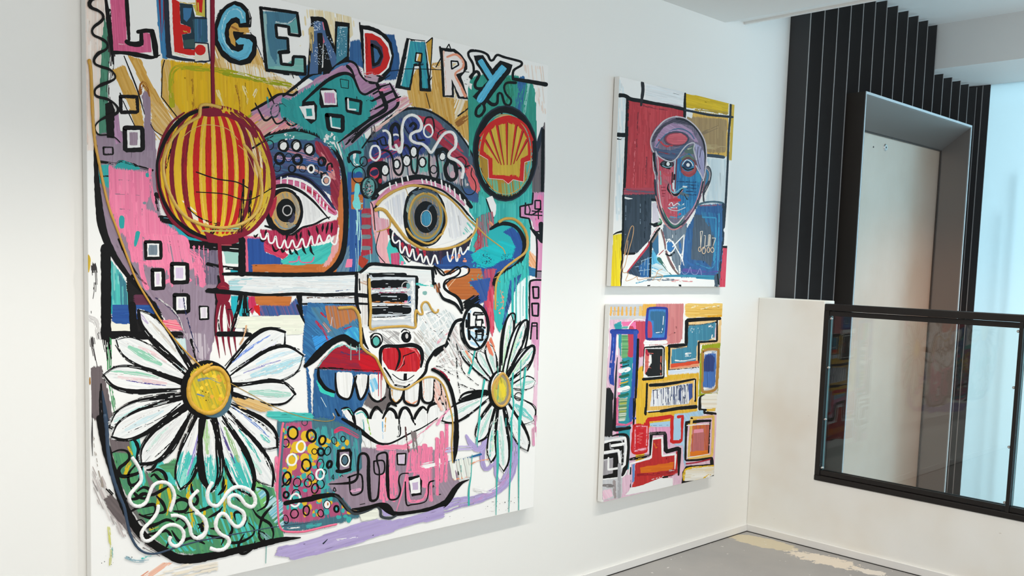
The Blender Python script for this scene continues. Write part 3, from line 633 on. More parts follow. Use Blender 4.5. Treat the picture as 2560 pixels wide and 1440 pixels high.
# big curved outline at left
T(0, 0, 1); B('K', "239,365 240,420 246,500 256,570 280,630 320,690 350,725", [8, 9, 14, 17, 14, 10, 6]); B('K', "300,600 320,650 345,690 365,710", [9, 7, 5, 3], dry=.3); B('K', "330,690 345,715 378,755 410,800", [6, 9, 8, 4], dry=.3)
T(*C1); H([(70, 190, 180), (150, 214, 206), (60, 150, 160)], "340,-200 450,-60 500,30 515,250 345,250", 88, 14); H([(60, 122, 140)], "430,-60 500,30 515,250 445,250", 88, 14, cover=.9)
H([(92, 46, 66), (100, 52, 76)], "585,155 680,150 760,250 585,250", 0, 16); H([(40, 80, 150), (34, 70, 140), (48, 92, 160)], "365,250 820,255 800,330 560,400 520,435 400,435 365,410", 0, 14); B('B', "400,420 540,430", 30, dry=.4); H([(36, 160, 170)], "335,155 360,160 362,340 338,330", 90, 10)
B('K', "295,-320 300,0 300,300 300,560", 82); B('K', "245,555 400,550 700,555 870,550", 66); B('K', "860,550 1040,552", 60, dry=.05); B('K', "560,250 570,400 580,520", 60)
H([(226, 60, 100), (236, 130, 150), (240, 200, 190)], "850,400 1000,400 1060,500 880,510", 10, 12); B((190, 180, 200), "780,400 820,480", 40, dry=.6); B('K', "790,250 840,400 850,500", 40, dry=.5)
B((60, 56, 56), "180,-120 190,100 165,260 170,380", 60, dry=.75); B((70, 66, 66), "160,620 170,700 200,850", 60, dry=.7); B('z', "130,380 200,420 230,560", 60, dry=.4)
B('Y', [(120, -250), (130, -160), (126, -80)], [8, 30, 8])
H([(112, 102, 104), (104, 94, 96)], "148,880 255,865 300,1050 335,1200 362,1360 330,1440 260,1440 160,1370", 90, 18); B('e', "335,600 330,860 330,960 370,1200 400,1340", [40, 50, 44, 40, 30], dry=.35); B('K', "300,600 320,740", 60, dry=.55); B('K', "250,1040 250,1200 270,1440", [14, 40, 60], dry=.1); B((44, 62, 82), "262,1110 290,1300 310,1440", [12, 36, 46])
E_((160, 110, 40), 138, 1010, 8, 40)
# faded stem of the flower (pale blue and grey strips)
H([(200, 226, 226), (220, 234, 232), (190, 214, 218)], "960,590 1090,590 1110,760 1080,900 1050,960 960,700", 84, 14); H([(236, 218, 180)], "1100,830 1190,780 1200,840 1090,890", 60, 10)
H([(150, 134, 150), (190, 178, 190), (214, 204, 210)], "1090,540 1280,540 1330,700 1280,800 1200,760", 88, 14, cover=.85)
B('n', "1075,180 1100,340 1140,480 1180,620 1230,730", [12, 12, 12, 8, 6], dry=.25); B((70, 60, 90), "800,180 900,250 1000,350 1060,460 1090,520", 14, dry=.5); B('z', "830,190 960,290 1040,400 1090,560", 14, dry=.5); B('K', "1150,600 1180,720 1210,840", [24, 18, 12], dry=.2)
# --- centre ground: blocks below the left eye
T(*B2)
H([(206, 70, 110), (226, 120, 140)], "480,960 680,980 700,1130 500,1330 495,1000", 80, 12)
H([(44, 84, 156), (40, 76, 146)], "510,990 680,990 690,1130 840,1170 870,1240 570,1250 560,1340 530,1340", 88, 16)
H([(190, 46, 80), (214, 70, 100)], "680,1000 860,1090 920,1150 870,1190 690,1115", 30, 12)
H([(66, 190, 178), (80, 200, 188), (56, 178, 172)], "850,1210 960,1130 1100,1070 1280,1050 1400,1000 1400,1110 1310,1240 1180,1260 900,1260", -30, 14)
B((214, 100, 140), "930,1220 1010,1210 1030,1160 1050,1220 1150,1220 1180,1170", 12)
H([(186, 104, 46), (196, 112, 52)], "568,1245 800,1240 1000,1255 1330,1240 1480,1200 1480,1340 568,1340", 0, 16); B((200, 190, 180), "690,1325 720,1325", 14)
# nose bridge
T(*B3)
H([(70, 120, 140), (60, 140, 150), (96, 130, 150)], "240,-80 330,-110 520,0 560,300 620,620 640,880 640,1260 430,1330 240,1330 300,900 300,500", 90, 16)
H([(58, 150, 156), (74, 170, 172)], "300,60 480,-60 520,220 480,320 320,330 280,200", 80, 14, cover=.8)
H([(46, 88, 152), (40, 78, 142), (56, 100, 160)], "312,330 480,330 480,700 465,1000 440,1140 400,1330 300,1330 300,1000", 90, 16)
H([(84, 120, 150), (110, 140, 160)], "250,1120 330,1060 330,1330 200,1330", 110, 14)
P('O', "352,380 470,378 462,490 355,525"); P('O', "350,548 470,545 470,700 352,690")
P((120, 214, 214), "390,445 430,440 440,500 425,560 445,640 440,690 390,690 365,640 380,580", 1); S((120, 214, 214), 420, 640, 60, 70, 26, 8)
H([(162, 40, 58), (176, 54, 66)], "460,690 550,690 560,1130 450,1160", 90, 14); H([(170, 60, 40)], "440,1160 520,1200 480,1290 420,1240", 60, 12)
for y in (755, 868, 968, 1080): B((110, 128, 134), [(468, y), (530, y)], 42, dry=.05)
P('p', "310,1190 365,1190 360,1270 290,1275"); P((226, 166, 176), "540,620 600,600 640,880 640,1000 690,1240 640,1240 600,1050 560,850"); H([(220, 160, 176), (200, 140, 150), (216, 180, 190)], "560,770 720,800 730,890 700,1000 690,1230 640,1100 600,1000", 84, 12)
H([(232, 178, 180), (226, 166, 172)], "600,940 720,890 715,1080 740,1240 690,1240 640,1100", 86, 14)
P('t', "705,1080 740,985 830,1110 900,1240 740,1245"); H([(206, 90, 130), (190, 70, 110)], "745,1140 830,1130 835,1280 760,1320", 85, 10); P('p', "850,1210 880,1215 870,1250 845,1245")
for x, y0, y1, w in ((410, 690, 900, 16), (430, 720, 1000, 10), (400, 800, 950, 8), (415, 900, 1320, 7), (450, 900, 1120, 6), (580, 820, 960, 8), (395, 1080, 1340, 5), (540, 1100, 1340, 5)): B((170, 220, 220), [(x, y0), (x+6, (y0+y1)/2), (x, y1)], w)
B((236, 150, 140), "570,700 580,880 590,960 610,1040", 8); B('K', "545,620 570,680 590,900", 8); B('K', "640,900 600,1100 690,1230", 7)
# --- left eye socket
T(0, 0, 1)
H([(56, 66, 104), (66, 96, 140), (84, 84, 124), (60, 110, 140)], "645,352 700,330 745,327 800,345 838,385 850,430 848,500 800,470 740,440 690,445 675,400", 10, 4)
H([(64, 146, 146), (76, 160, 156)], "650,350 700,328 745,324 790,340 780,350 720,345 670,362", -8, 3.5); H([(150, 120, 150), (214, 150, 150), (190, 120, 140)], "700,368 760,375 800,400 790,410 730,385 690,385", 14, 3, cover=.7)
H([(150, 40, 60), (176, 70, 90), (128, 30, 52)], "790,352 820,370 846,410 852,470 848,530 830,510 826,450 812,410 790,380", 62, 4)
H([(210, 120, 130), (226, 160, 150)], "800,372 832,410 838,450 822,440", 60, 3, cover=.7); B((44, 84, 150), "690,405 740,402 790,410 824,425", 12, dry=.3); B((230, 180, 160), "745,418 790,425 820,445", 8, dry=.3); B((196, 160, 190), "690,392 720,398 760,395", 8, dry=.5)
H([(190, 106, 50), (200, 116, 58)], "846,500 856,430 862,520 860,600 846,650 806,680 790,672 828,650 842,600 845,540", 85, 4); H([(230, 150, 150), (220, 170, 170)], "836,590 846,560 846,620 822,660 806,668 826,640", 80, 3)
H([(58, 158, 160)], "856,420 866,430 872,560 866,600 862,520", 90, 3)
B('K', "638,360 665,338 700,329 740,323 790,335 826,362 848,395 858,430 863,480 865,540 862,600 854,640 836,668 812,686", [6, 7, 9, 10, 9, 8, 9, 10, 11, 11, 11, 11, 12, 9]); B('K', "858,422 864,470 870,520", 4)
T(*B2)
for x, y, rx, ry in ((870, 55, 38, 46), (1000, 55, 36, 46), (1130, 92, 38, 48)): E_('W', x, y, rx, ry); R_('K', x, y, rx+8, ry+8, 16); R_('K', x+10, y+12, rx+8, ry+4, 8)
for x, y, rx, ry, w in ((735, 50, 40, 48, 8), (835, 185, 44, 54, 22), (1015, 195, 42, 46, 24), (960, 288, 38, 36, 9), (958, 285, 30, 36, 8), (810, 272, 34, 46, 7), (1065, 285, 34, 36, 6), (925, 175, 34, 40, 6), (1250, 220, 26, 40, 14), (1195, 300, 30, 50, 6)): R_('K', x, y, rx, ry, w)
E_('K', 1150, 285, 40, 45); R_('W', 1150, 288, 30, 38, 18); B('K', "1250,330 1260,400 1285,440", 16)
T(*B3); R_('K', 60, 215, 36, 40, 18); E_((176, 60, 80), 140, 280, 24, 28); B('K', "110,300 115,250 150,235 160,270", 16); R_('W', 100, 405, 40, 44, 16); B('K', "55,380 60,340 100,330", 14); E_((214, 160, 140), 102, 405, 22, 30)
# left eye: lid, white, iris
T(*B2)
B((40, 44, 84), "780,400 900,350 1020,360 1120,395 1210,470 1290,560 1390,700", [60, 50, 46, 46, 44, 34, 20]); B('K', "790,395 950,340 1100,385 1200,465 1290,560", [10, 20, 18, 14, 10])
B([(206, 110, 150), (216, 130, 164), (196, 90, 130)], "770,430 900,420 1020,440 1120,490 1200,555 1290,660 1390,730", [50, 52, 56, 60, 64, 66, 50], var=.08)
B('q', "1100,480 1200,555 1290,650 1370,720", 34, dry=.5)
for x, y0, y1 in ((850, 372, 462), (914, 368, 440), (978, 392, 468), (1040, 405, 485), (1100, 455, 520), (1163, 480, 558), (1210, 545, 590), (1240, 575, 640), (1275, 620, 665), (1310, 660, 720)): B('W', [(x, y0), (x-2, y1)], 15)
P('W', "960,480 1040,530 1150,620 1270,735 1285,760 1200,825 1060,880 900,890 720,845 690,810"); H([(222, 222, 222), (236, 236, 234)], "1060,560 1160,640 1260,745 1180,810 1080,850", 84, 12)
B('K', "640,560 700,510 780,470 900,455 1000,490 1080,535 1180,620 1290,745 1330,790", [14, 26, 30, 30, 26, 20, 18, 14, 8])
E_('K', 880, 717, 192, 238); E_((206, 160, 84), 892, 708, 148, 192); H([(204, 150, 70), (160, 150, 140), (120, 140, 150), (206, 164, 90)], "770,640 830,560 900,530 980,560 1030,660 1020,780 960,870 860,870 790,790", 70, 12, sm=1)
P('q', "735,690 800,560 800,650 750,775", 1); B((120, 140, 150), "790,800 850,875 930,890 990,850", 18, dry=.2); B((176, 170, 150), "1000,600 1030,700 1010,800", 16, dry=.2)
E_('K', 898, 705, 96, 118); E_((60, 60, 84), 950, 770, 40, 60); E_('K', 890, 700, 84, 106); R_((190, 186, 184), 910, 705, 44, 50, 12); E_('K', 915, 710, 24, 30); S('K', 900, 850, 100, 40, 8, 5)
P('W', "1010,520 1030,540 1020,560 1000,540")
B('K', "690,860 780,890 860,950 960,960 1060,880 1180,845 1280,790 1340,770", [16, 18, 30, 34, 22, 18, 16, 8])
# lower lashes of the left eye
H([(176, 44, 80), (200, 70, 106), (150, 30, 60)], "640,900 800,910 860,960 980,965 1070,890 1290,830 1420,800 1412,930 1280,1010 1100,1060 900,1100 760,1070 660,1000", 84, 12)
for s in ("580,950 590,970 620,940", "640,960 660,1010 700,1000", "760,1050 790,1110 830,1090", "840,1060 870,1120 890,1080", "930,1080 950,1140 970,1130", "980,1090 1000,1120 1020,1150", "1060,1050 1080,1110 1100,1140", "1140,1040 1150,1110 1180,1150", "700,900 690,960", "920,900 900,1010", "1000,920 1010,1010", "1050,920 1040,990", "1120,900 1140,970", "1200,860 1220,940", "1270,840 1260,920", "1320,830 1300,940", "1360,830 1350,930"): B('K', s, [8, 22, 5])
B('W', "640,935 655,985 690,985 715,930 730,1020 770,1025 795,960 815,1060 850,1075 885,1000 905,1070 930,1070 962,1000 990,1070 1020,1060 1060,985 1085,1065 1115,1060 1152,960 1170,1040 1200,1045 1230,950 1255,1010 1290,1030 1330,950 1360,1030 1400,1030 1425,880", 17, sm=1)
B('W', "1190,1050 1260,1020", 16, dry=.4)
# --- right eye: brow dome
T(0, 0, 1)
H([(76, 96, 114), (86, 110, 128), (66, 84, 104)], "905,440 912,370 935,330 965,300 1000,278 1030,270 1070,278 1110,300 1145,330 1175,375 1195,420 1200,470 1190,505 1140,480 1100,462 1040,452 980,455 935,480", 80, 5)
H([(48, 60, 128), (60, 80, 150), (44, 50, 100)], "925,410 935,350 970,315 1005,298 1060,296 1080,340 1060,380 1020,400 960,400", 60, 5, cover=.9)
H([(176, 46, 66), (190, 70, 90), (150, 40, 60)], "1040,290 1090,300 1135,345 1160,385 1185,440 1160,430 1120,380 1080,340", 40, 5, cover=.95); H([(180, 50, 70), (130, 60, 110)], "920,400 960,370 1000,345 1010,370 960,400 930,430", -30, 4, cover=.7)
H([(206, 176, 180), (190, 150, 170), (150, 180, 180), (214, 190, 190)], "950,440 960,400 1000,395 1060,390 1110,400 1150,430 1170,465 1120,450 1040,440 990,440 960,452", 84, 5, cover=.9)
H([(110, 180, 170), (90, 176, 168)], "1030,400 1070,395 1075,425 1035,430", 84, 4, cover=.8); H([(110, 180, 170)], "1090,405 1110,408 1112,430 1090,428", 84, 4, cover=.8); H([(230, 120, 110), (214, 90, 100)], "1165,430 1185,410 1198,470 1185,490", 60, 4, cover=.8); H([(60, 90, 140)], "1160,470 1190,480 1195,505 1165,495", 50, 4)
B('K', "905,370 935,330 970,298 1000,278 1030,271 1070,277 1110,300 1145,332 1172,370 1190,410", [3, 4, 5, 6, 5, 4, 4, 4, 3, 3])
T(*B3)
P('K', "530,250 640,210 720,240 660,330 650,470 560,480 505,340", 1); E_((208, 66, 84), 582, 330, 46, 58); P('n', "540,320 610,290 620,340 570,360", 1); E_((30, 34, 40), 530, 470, 84, 110); E_((100, 160, 158), 525, 470, 60, 96); S('K', 520, 490, 50, 80, 60, 9); S('x', 520, 500, 46, 60, 40, 6)
R_('K', 522, 478, 76, 104, 12); R_((60, 90, 96), 550, 480, 60, 100, 14); R_('K', 425, 350, 66, 80, 8); E_((60, 170, 170), 425, 330, 40, 40); E_('B', 425, 345, 36, 30); R_('K', 475, 215, 36, 48, 9); B('W', "385,130 385,240 410,255", 30, dry=.3); B('K', "330,220 325,160 380,120 440,125", 24); B('K', "340,200 380,260 440,260 470,230", 8); B('K', "560,590 620,570 610,540", 20); E_('q', 640, 410, 18, 26)
B('K', "660,100 730,120 765,190 780,300 820,350 855,330 872,240 850,120 890,50 940,110 955,280 985,335 1010,300 1020,110 1075,60 1125,110 1130,280 1150,370 1200,390 1222,300 1200,120 1250,90 1300,120", 18)
B('K', "640,0 660,50 720,50", 12); B('K', "520,20 600,10 620,60", 14)
for x, y, rx, ry in ((690, 300, 30, 46), (806, 243, 24, 38), (905, 208, 32, 46), (975, 118, 28, 46), (1062, 222, 26, 40)):
    E_('K', x, y, rx+18, ry+16); E_('W', x, y, rx, ry); B('z', [(x-rx*.4, y), (x, y+ry*.6)], 8, dry=.4)
R_('K', 1175, 295, 32, 40, 9); E_('K', 1262, 165, 34, 46); E_('W', 1265, 165, 24, 34); R_('W', 590, 130, 50, 74, 20); R_('W', 795, 22, 66, 76, 20)
T(*B4); B('K', "0,140 60,90 110,120 120,200 90,280 110,370 160,400 200,350 190,250 150,220", 34); B('K', "200,180 260,170 300,230 270,300 250,430 290,530 350,545 395,500 390,420 350,350 360,280", 8); B('K', "200,290 330,260", 16, dry=.2); E_('W', 60, 170, 24, 28); E_((206, 170, 180), 165, 345, 26, 36)
T(*A3); B('K', "760,1440 750,1300 790,1240 830,1280 850,1400", 30); B('K', "1080,1240 1100,1180 1160,1180 1180,1260 1170,1330", 14); B('K', "940,1260 970,1230 1000,1260 980,1300", 22); B('K', "610,1400 680,1370 700,1440", 12); B('K', "880,1260 920,1330 960,1360", 8); R_('W', 1122, 1310, 44, 64, 16); B('K', "1000,1350 1020,1400 1080,1400", 16)
B('K', "1210,1380 1230,1320 1290,1290", 8)
# white worm over the brow (raised)
I('W', "660,1312 700,1308 735,1350 742,1440 742,1500", 24); I('W', "790,1440 830,1520 850,1500 862,1400 858,1290 885,1190 950,1150 1015,1175 1052,1240 1040,1300 985,1320 945,1350 950,1400 1000,1430 1060,1440 1110,1480 1150,1525 1200,1450 1250,1370 1300,1325 1360,1325 1395,1380 1390,1470 1340,1520 1330,1570 1410,1610 1470,1680 1455,1790", 30)
# --- right eye lid and white
T(*B3)
B([(206, 136, 164), (216, 150, 176), (196, 120, 150)], "590,640 640,580 720,510 830,460 950,425 1070,425 1190,450 1300,490 1400,560 1480,650", [30, 46, 60, 56, 50, 50, 50, 46, 40, 20], var=.08)
B('K', "560,590 620,500 740,430 880,395 1010,370 1130,385 1250,420 1360,470 1460,560 1550,670", [20, 36, 40, 40, 44, 40, 40, 40, 40, 30])
for x, y0, y1 in ((738, 430, 492), (800, 422, 458), (860, 375, 442), (914, 358, 405), (1060, 393, 432), (1103, 395, 430), (1150, 402, 460), (1192, 415, 475), (1255, 402, 480), (1300, 440, 500), (1335, 455, 520), (1385, 490, 570), (1438, 545, 595), (1487, 598, 632)): B('W', [(x-4, y0), (x+6, y1)], 15)
B('K', "580,690 640,610 720,550 830,490 960,455 1100,455 1250,500 1350,570 1450,660 1530,760 1600,830", [16, 18, 16, 14, 14, 16, 16, 14, 16, 18, 10])
P('W', "600,680 680,610 760,555 880,500 1000,470 1120,475 1240,510 1330,580 1430,665 1520,760 1600,835 1560,910 1460,970 1330,1020 1200,1060 1100,1070 1000,1040 900,960 820,860 740,740 680,700")
H([(214, 216, 220), (226, 226, 228), (236, 236, 236)], "1300,600 1440,690 1540,790 1580,850 1500,930 1380,990 1330,960 1320,800", 80, 14, cover=.8); H([(206, 210, 220), (224, 224, 226)], "680,640 780,570 880,520 900,700 860,880 760,740", 84, 14, cover=.7); H([(120, 200, 190)], "1530,760 1600,835 1560,900 1460,950 1500,860", 50, 10, cover=.6)
E_('K', 1086, 765, 216, 290); E_((100, 130, 140), 1092, 762, 182, 252); H([(170, 180, 150), (120, 160, 150), (110, 120, 140)], "900,700 940,580 1020,520 1110,500 1200,540 1250,640 1180,580 1080,560 980,620 930,720", 60, 12, sm=1); E_((170, 140, 66), 1092, 760, 168, 232); E_((120, 130, 120), 1092, 760, 150, 212); E_((150, 128, 60), 1096, 762, 142, 198); H([(96, 112, 140), (120, 120, 110), (200, 150, 90), (90, 110, 130)], "960,760 990,640 1090,580 1200,640 1230,770 1190,900 1090,950 1000,890", 80, 12, sm=1)
E_('K', 1096, 772, 116, 160); R_((70, 90, 110), 1160, 780, 60, 130, 20, dry=.5); E_((58, 140, 172), 1100, 785, 46, 74); H([(70, 150, 180), (50, 120, 160)], "1070,740 1100,715 1140,740 1140,830 1100,855 1065,820", 84, 8); R_('z', 1100, 785, 54, 82, 7)
B('K', "1020,478 930,550 890,680 886,830 926,960 1000,1036 1110,1056 1200,1020 1262,930 1290,800", [16, 22, 20, 18, 20, 22, 16, 10, 8, 6]); H([(50, 60, 80), (96, 120, 130)], "960,520 1100,488 1220,540 1180,560 1090,520 1000,560", 20, 10)
# lower lashes
H([(30, 34, 50), (40, 44, 66), (60, 36, 56)], "740,890 800,950 900,1040 1040,1110 1200,1120 1380,1060 1500,1000 1560,930 1540,1020 1500,1110 1400,1230 1280,1250 1100,1240 960,1200 850,1120 770,1040", 84, 12)
H([(44, 84, 150), (40, 70, 130)], "1180,1240 1300,1160 1480,1120 1560,1140 1500,1290 1200,1290", 0, 14); H([(48, 84, 150), (50, 96, 160)], "1500,1100 1640,1140 1940,1220 1980,1300 1720,1420 1500,1290", 20, 14)
for s in ("720,890 740,950 770,960", "860,1040 880,1090", "930,1060 940,1120", "1010,1090 1020,1140", "1080,1110 1090,1150"): B('q', s, 30, dry=.3)
for s in ("1110,1090 1130,1240", "1180,1130 1200,1240", "1240,1120 1250,1230"): B((70, 50, 70), s, 26, dry=.4)
B('K', "740,900 760,1040 800,1070 850,1130 920,1210 960,1190", 20, dry=.1)
B('W', "770,920 762,985 790,1030 832,1005 838,1090 858,1130 892,1065 915,1140 935,1165 965,1090 985,1180 1005,1200 1045,1140 1070,1225 1100,1160 1130,1240 1150,1245 1185,1150 1215,1235", 17)
B('W', "1310,1120 1320,1180 1345,1210 1385,1065 1398,1190 1412,1205 1440,1075 1455,1130 1475,1140 1520,1070", 15)
S((232, 150, 120), 1365, 1180, 10, 14, 5, 16); S((232, 150, 120), 1432, 1165, 10, 20, 6, 15); S((232, 150, 120), 1480, 1205, 14, 20, 6, 18)
I('G', "600,655 650,600 740,535 830,490 950,455 1060,465 1150,485 1240,530 1330,580 1430,680 1520,790 1600,860 1700,960 1820,1050 1870,1090 1890,1140", 26, 6)
I('G', "580,705 640,690 690,710 730,760 780,830 840,910 900,985 1000,1055 1090,1090 1200,1095 1330,1080 1450,1040 1550,970 1596,900 1605,845 1610,780", 28, 14)
I('G', "1080,528 1010,560 960,620 930,720 925,800", 13); I('G', "900,880 960,960 1030,1005 1110,1035 1180,1010 1230,960 1270,930", 15); I('G', "1110,530 1180,560 1240,630 1290,720 1300,830 1260,930", 14); I('G', "740,790 738,860 700,890 600,920", 12, 6); I('G', "895,480 920,560", 8)
# --- teal hand holding a brush, upper centre
T(0, 0, 1)
H([(178, 132, 168), (188, 150, 176), (160, 120, 152)], "628,277 662,255 700,236 730,238 770,214 790,198 840,172 880,157 895,166 906,195 922,206 945,212 975,209 992,235 996,258 985,276 960,296 900,336 862,372 845,340 780,320 700,318 665,300 640,300", -30, 5)
H([(232, 160, 150), (226, 130, 150), (214, 180, 160)], "580,330 640,285 700,300 760,312 700,325 640,345", -35, 4, cover=.85); H([(230, 190, 170), (236, 220, 210), (206, 140, 160)], "930,320 985,285 1010,240 1030,262 1020,275 975,300 940,330", -35, 4, cover=.8)
H([(46, 152, 152), (42, 146, 146), (54, 160, 158)], "700,262 728,250 770,222 830,197 862,186 885,196 898,228 905,236 930,245 940,258 925,275 922,297 865,342 850,350 815,350 795,335 760,320 735,300 705,290", 80, 6)
H([(56, 150, 150), (80, 170, 165)], "790,320 850,345 870,372 866,400 845,380 800,345", 70, 4, cover=.8); B((90, 84, 90), "905,330 930,312 934,338", 12, dry=.4)
H([(140, 124, 144), (160, 140, 160)], "862,340 930,300 935,312 880,360 862,372", -40, 3)
T(*A3)
B('K', "-330,960 -200,860 -60,750 80,690 200,640 300,610 370,625 410,665 440,740 490,800 560,835 640,815 740,750", [18, 22, 26, 28, 30, 30, 26, 20, 16, 14, 14, 10, 6])
B('K', "-130,1020 20,880 120,800 230,745 310,735 370,770 410,860 440,920 490,945 560,910 640,870 740,840", [20, 24, 28, 30, 32, 28, 22, 18, 18, 20, 18, 8]); B('K', "310,660 350,700 385,770", [26, 22, 10])
B('K', "565,730 600,820 650,930 690,1030 700,1080 660,1120 560,1180 450,1260 300,1370 220,1430", [8, 26, 34, 36, 34, 26, 24, 30, 16, 10]); B('K', "735,830 790,940 820,1020 790,1080 690,1150 560,1230 460,1310 360,1420", [10, 24, 24, 24, 26, 26, 36, 20])
B('K', "560,1010 660,960 760,915", [16, 26, 20]); B('K', "590,1090 660,1055 740,1010 845,965", [14, 22, 22, 10]); B('K', "520,1180 600,1140 670,1090", 8); B('K', "570,940 640,900", 14); B('K', "540,1110 590,1090", 10, dry=.4); B('K', "300,1440 440,1290", 18, dry=.3)
B('p', "650,900 720,890", 26, dry=.6); B('p', "820,1000 900,980", 30, dry=.7)
T(*A2)
B('K', "552,1108 640,1060 740,1000 820,948 900,940 965,952 1010,920", [14, 22, 24, 24, 18, 20, 20]); B('K', "590,1030 630,1110 690,1205 760,1165", [8, 14, 18, 14]); B('K', "712,880 740,940 780,1040", [6, 14, 8]); B('K', "760,1170 800,1235 850,1225 900,1180", 14); B('K', "880,1185 920,1240 960,1255 1000,1240", 16, dry=.2); R_((40, 70, 74), 790, 1105, 44, 66, 14, 15, .2); B((40, 70, 74), "800,1060 860,1035 900,1060", 14, dry=.3); B((50, 150, 150), "890,1010 960,1060 930,1170 970,1210", 70, dry=.45); S((50, 150, 150), 1000, 1260, 60, 60, 24, 10)
B((56, 156, 156), "720,990 730,1060", 30, dry=.7)
def sq(t, pts, inner=None):
    T(*t); P('K', pts[0]); P('W', pts[1])
    if len(pts) > 2: P(inner, pts[2])
sq(A3, ["35,890 60,875 200,895 220,1070 50,1080 30,1040", "45,905 175,900 205,930 205,1050 80,1050"]); H([(206, 130, 170), (176, 150, 190), (214, 150, 180)], "80,930 180,935 190,1030 85,1025", 88, 10)
T(*A3); B('K', "300,985 450,1015 440,1140 310,1110 300,985", 24, sm=0); B('W', "318,990 322,1092 395,1098", 17, sm=0); B('K', "105,1150 265,1165 265,1310 125,1290 105,1150", 34, sm=0); B('W', "145,1170 155,1270 240,1285", 15, sm=0); B('K', "240,790 325,805 322,885 250,875 240,790", 6, sm=0); B('K', "405,965 408,990", 7)
T(*A2); P('K', "1060,1020 1180,1010 1210,1060 1205,1200 1150,1240 1070,1170 1050,1090", 0); P('W', "1030,1065 1180,1050 1190,1195 1090,1185"); P('T', "1098,1085 1155,1085 1165,1160 1105,1165")
S('W', 920, 1370, 60, 40, 20, 10); T(*A3); S('W', 140, 1400, 60, 70, 30, 14); S('K', 380, 1280, 40, 40, 8, 5); S('K', 530, 1020, 30, 30, 6, 6)
# --- the lettering across the top
T(*A1)   # L
P('P', "340,-20 495,-20 508,420 640,455 668,445 665,340 690,320 735,335 757,520 600,530 370,505 352,300"); H([(214, 98, 142), (204, 88, 130)], "350,-20 490,-20 500,430 650,460 700,340 735,345 750,515 600,520 375,500", 86, 12, cover=.8); B((232, 176, 190), "430,440 560,455 670,460", 10, dry=.5); B((232, 176, 190), "345,40 360,300", 8, dry=.6)
B('K', "295,-30 325,200 350,430 372,640", [20, 40, 36, 10]); B('K', "340,100 352,330", 16, dry=.5); B('K', "505,-20 515,150 530,400", [30, 34, 24]); B('K', "505,415 530,435 600,445 655,435 652,320", [34, 40, 46, 34, 30], sm=0); B('K', "620,318 700,305 765,312", 34, sm=0); B('K', "760,315 785,430 800,560", [38, 50, 40]); B('K', "368,525 500,530 650,555 760,575 840,550", [30, 28, 40, 36, 8])
T(*A1)   # E
B('k', "905,-20 915,300 935,560", 56); P((236, 232, 224), "925,-20 960,-20 975,330 1000,530 960,545 945,420", 0); B('W', "945,0 960,300 985,500", 22, dry=.35)
P('R', "958,-20 1035,20 1045,240 1150,270 1145,330 1060,345 1075,480 1180,500 1200,440 1290,430 1340,520 1290,560 1120,550 985,520 970,300")
P((34, 54, 66), "1035,30 1165,45 1190,170 1290,165 1290,430 1200,450 1195,495 1080,490 1060,345 1150,330 1145,270 1045,235"); P((62, 116, 160), "1070,80 1160,80 1145,170 1105,220 1075,190"); H([(40, 90, 100), (52, 76, 92)], "1165,200 1280,180 1290,430 1205,430 1180,300", 90, 12); P((56, 84, 84), "1075,400 1180,390 1190,480 1085,480"); P((202, 190, 80), "1165,50 1290,30 1290,150 1200,130"); B('R', "1220,60 1245,130", 24, dry=.2); B((206, 180, 90), "1040,25 1150,35 1230,25", 14, dry=.3); B((206, 170, 70), "1080,310 1130,330", 18, dry=.4)
B('k', "915,560 1050,590 1180,605 1300,620", [36, 34, 24, 20]); B((226, 218, 190), "1000,535 1120,565 1290,580", 18, dry=.4)
T(*A2)
P((202, 190, 80), "-5,-20 90,-20 95,170 0,150"); P('R', "0,-20 70,-20 60,130 10,110"); B((206, 170, 60), "20,30 25,130", 16); H([(48, 82, 116), (70, 120, 160), (40, 90, 100)], "-10,190 130,185 130,420 -10,425", 90, 14); P((226, 222, 206), "-10,430 110,435 130,600 -10,612"); E_('R', 42, 500, 54, 54); B('k', "95,-20 98,185 -10,180", 16, sm=0); B('k', "-10,425 120,435 138,610 -10,620", 14, sm=0); P('W', "105,-20 150,-20 148,420 118,425"); B('K', "98,190 96,180", 8)
# G
P('K', "550,270 556,180 526,95 462,30 390,8 310,40 235,110 190,220 172,340 190,450 250,560 340,630 450,655 545,630 600,550 610,440 600,370 560,345 470,340 500,300", 0)
P((100, 182, 210), "500,225 492,130 440,70 380,48 310,92 250,180 214,290 220,400 268,500 350,572 430,606 510,582 556,510 566,430 530,394 440,374 395,410 420,445 478,442 468,492 420,520 350,498 300,430 282,335 302,240 350,186 400,170 435,190 440,235"); B([(96, 178, 208), (110, 190, 216), (84, 164, 196)], "470,210 455,120 385,80 310,120 262,210 245,320 270,430 340,530 430,575 505,545 540,470 510,410", [36, 42, 44, 46, 44, 40, 42, 46, 46, 40, 36, 30], var=.07)
P((206, 158, 74), "330,300 350,250 392,226 420,240 428,276 545,276 545,328 470,325 372,310 366,330 390,400 396,468 350,432 330,370"); P((236, 234, 230), "520,277 550,277 556,330 535,327"); B((150, 96, 40), "360,270 420,300", 20, dry=.4)
B((180, 220, 230), "470,180 440,110 390,90 330,120 280,200 262,320 300,440 370,520", 14, dry=.45); B((70, 130, 160), "260,440 330,550 430,600", 14, dry=.4); B('z', "520,100 540,180 535,240", 5, dry=.5); B('K', "395,470 440,475 470,450", 14)
B('k', "205,180 250,90 340,40", 10, dry=.4)
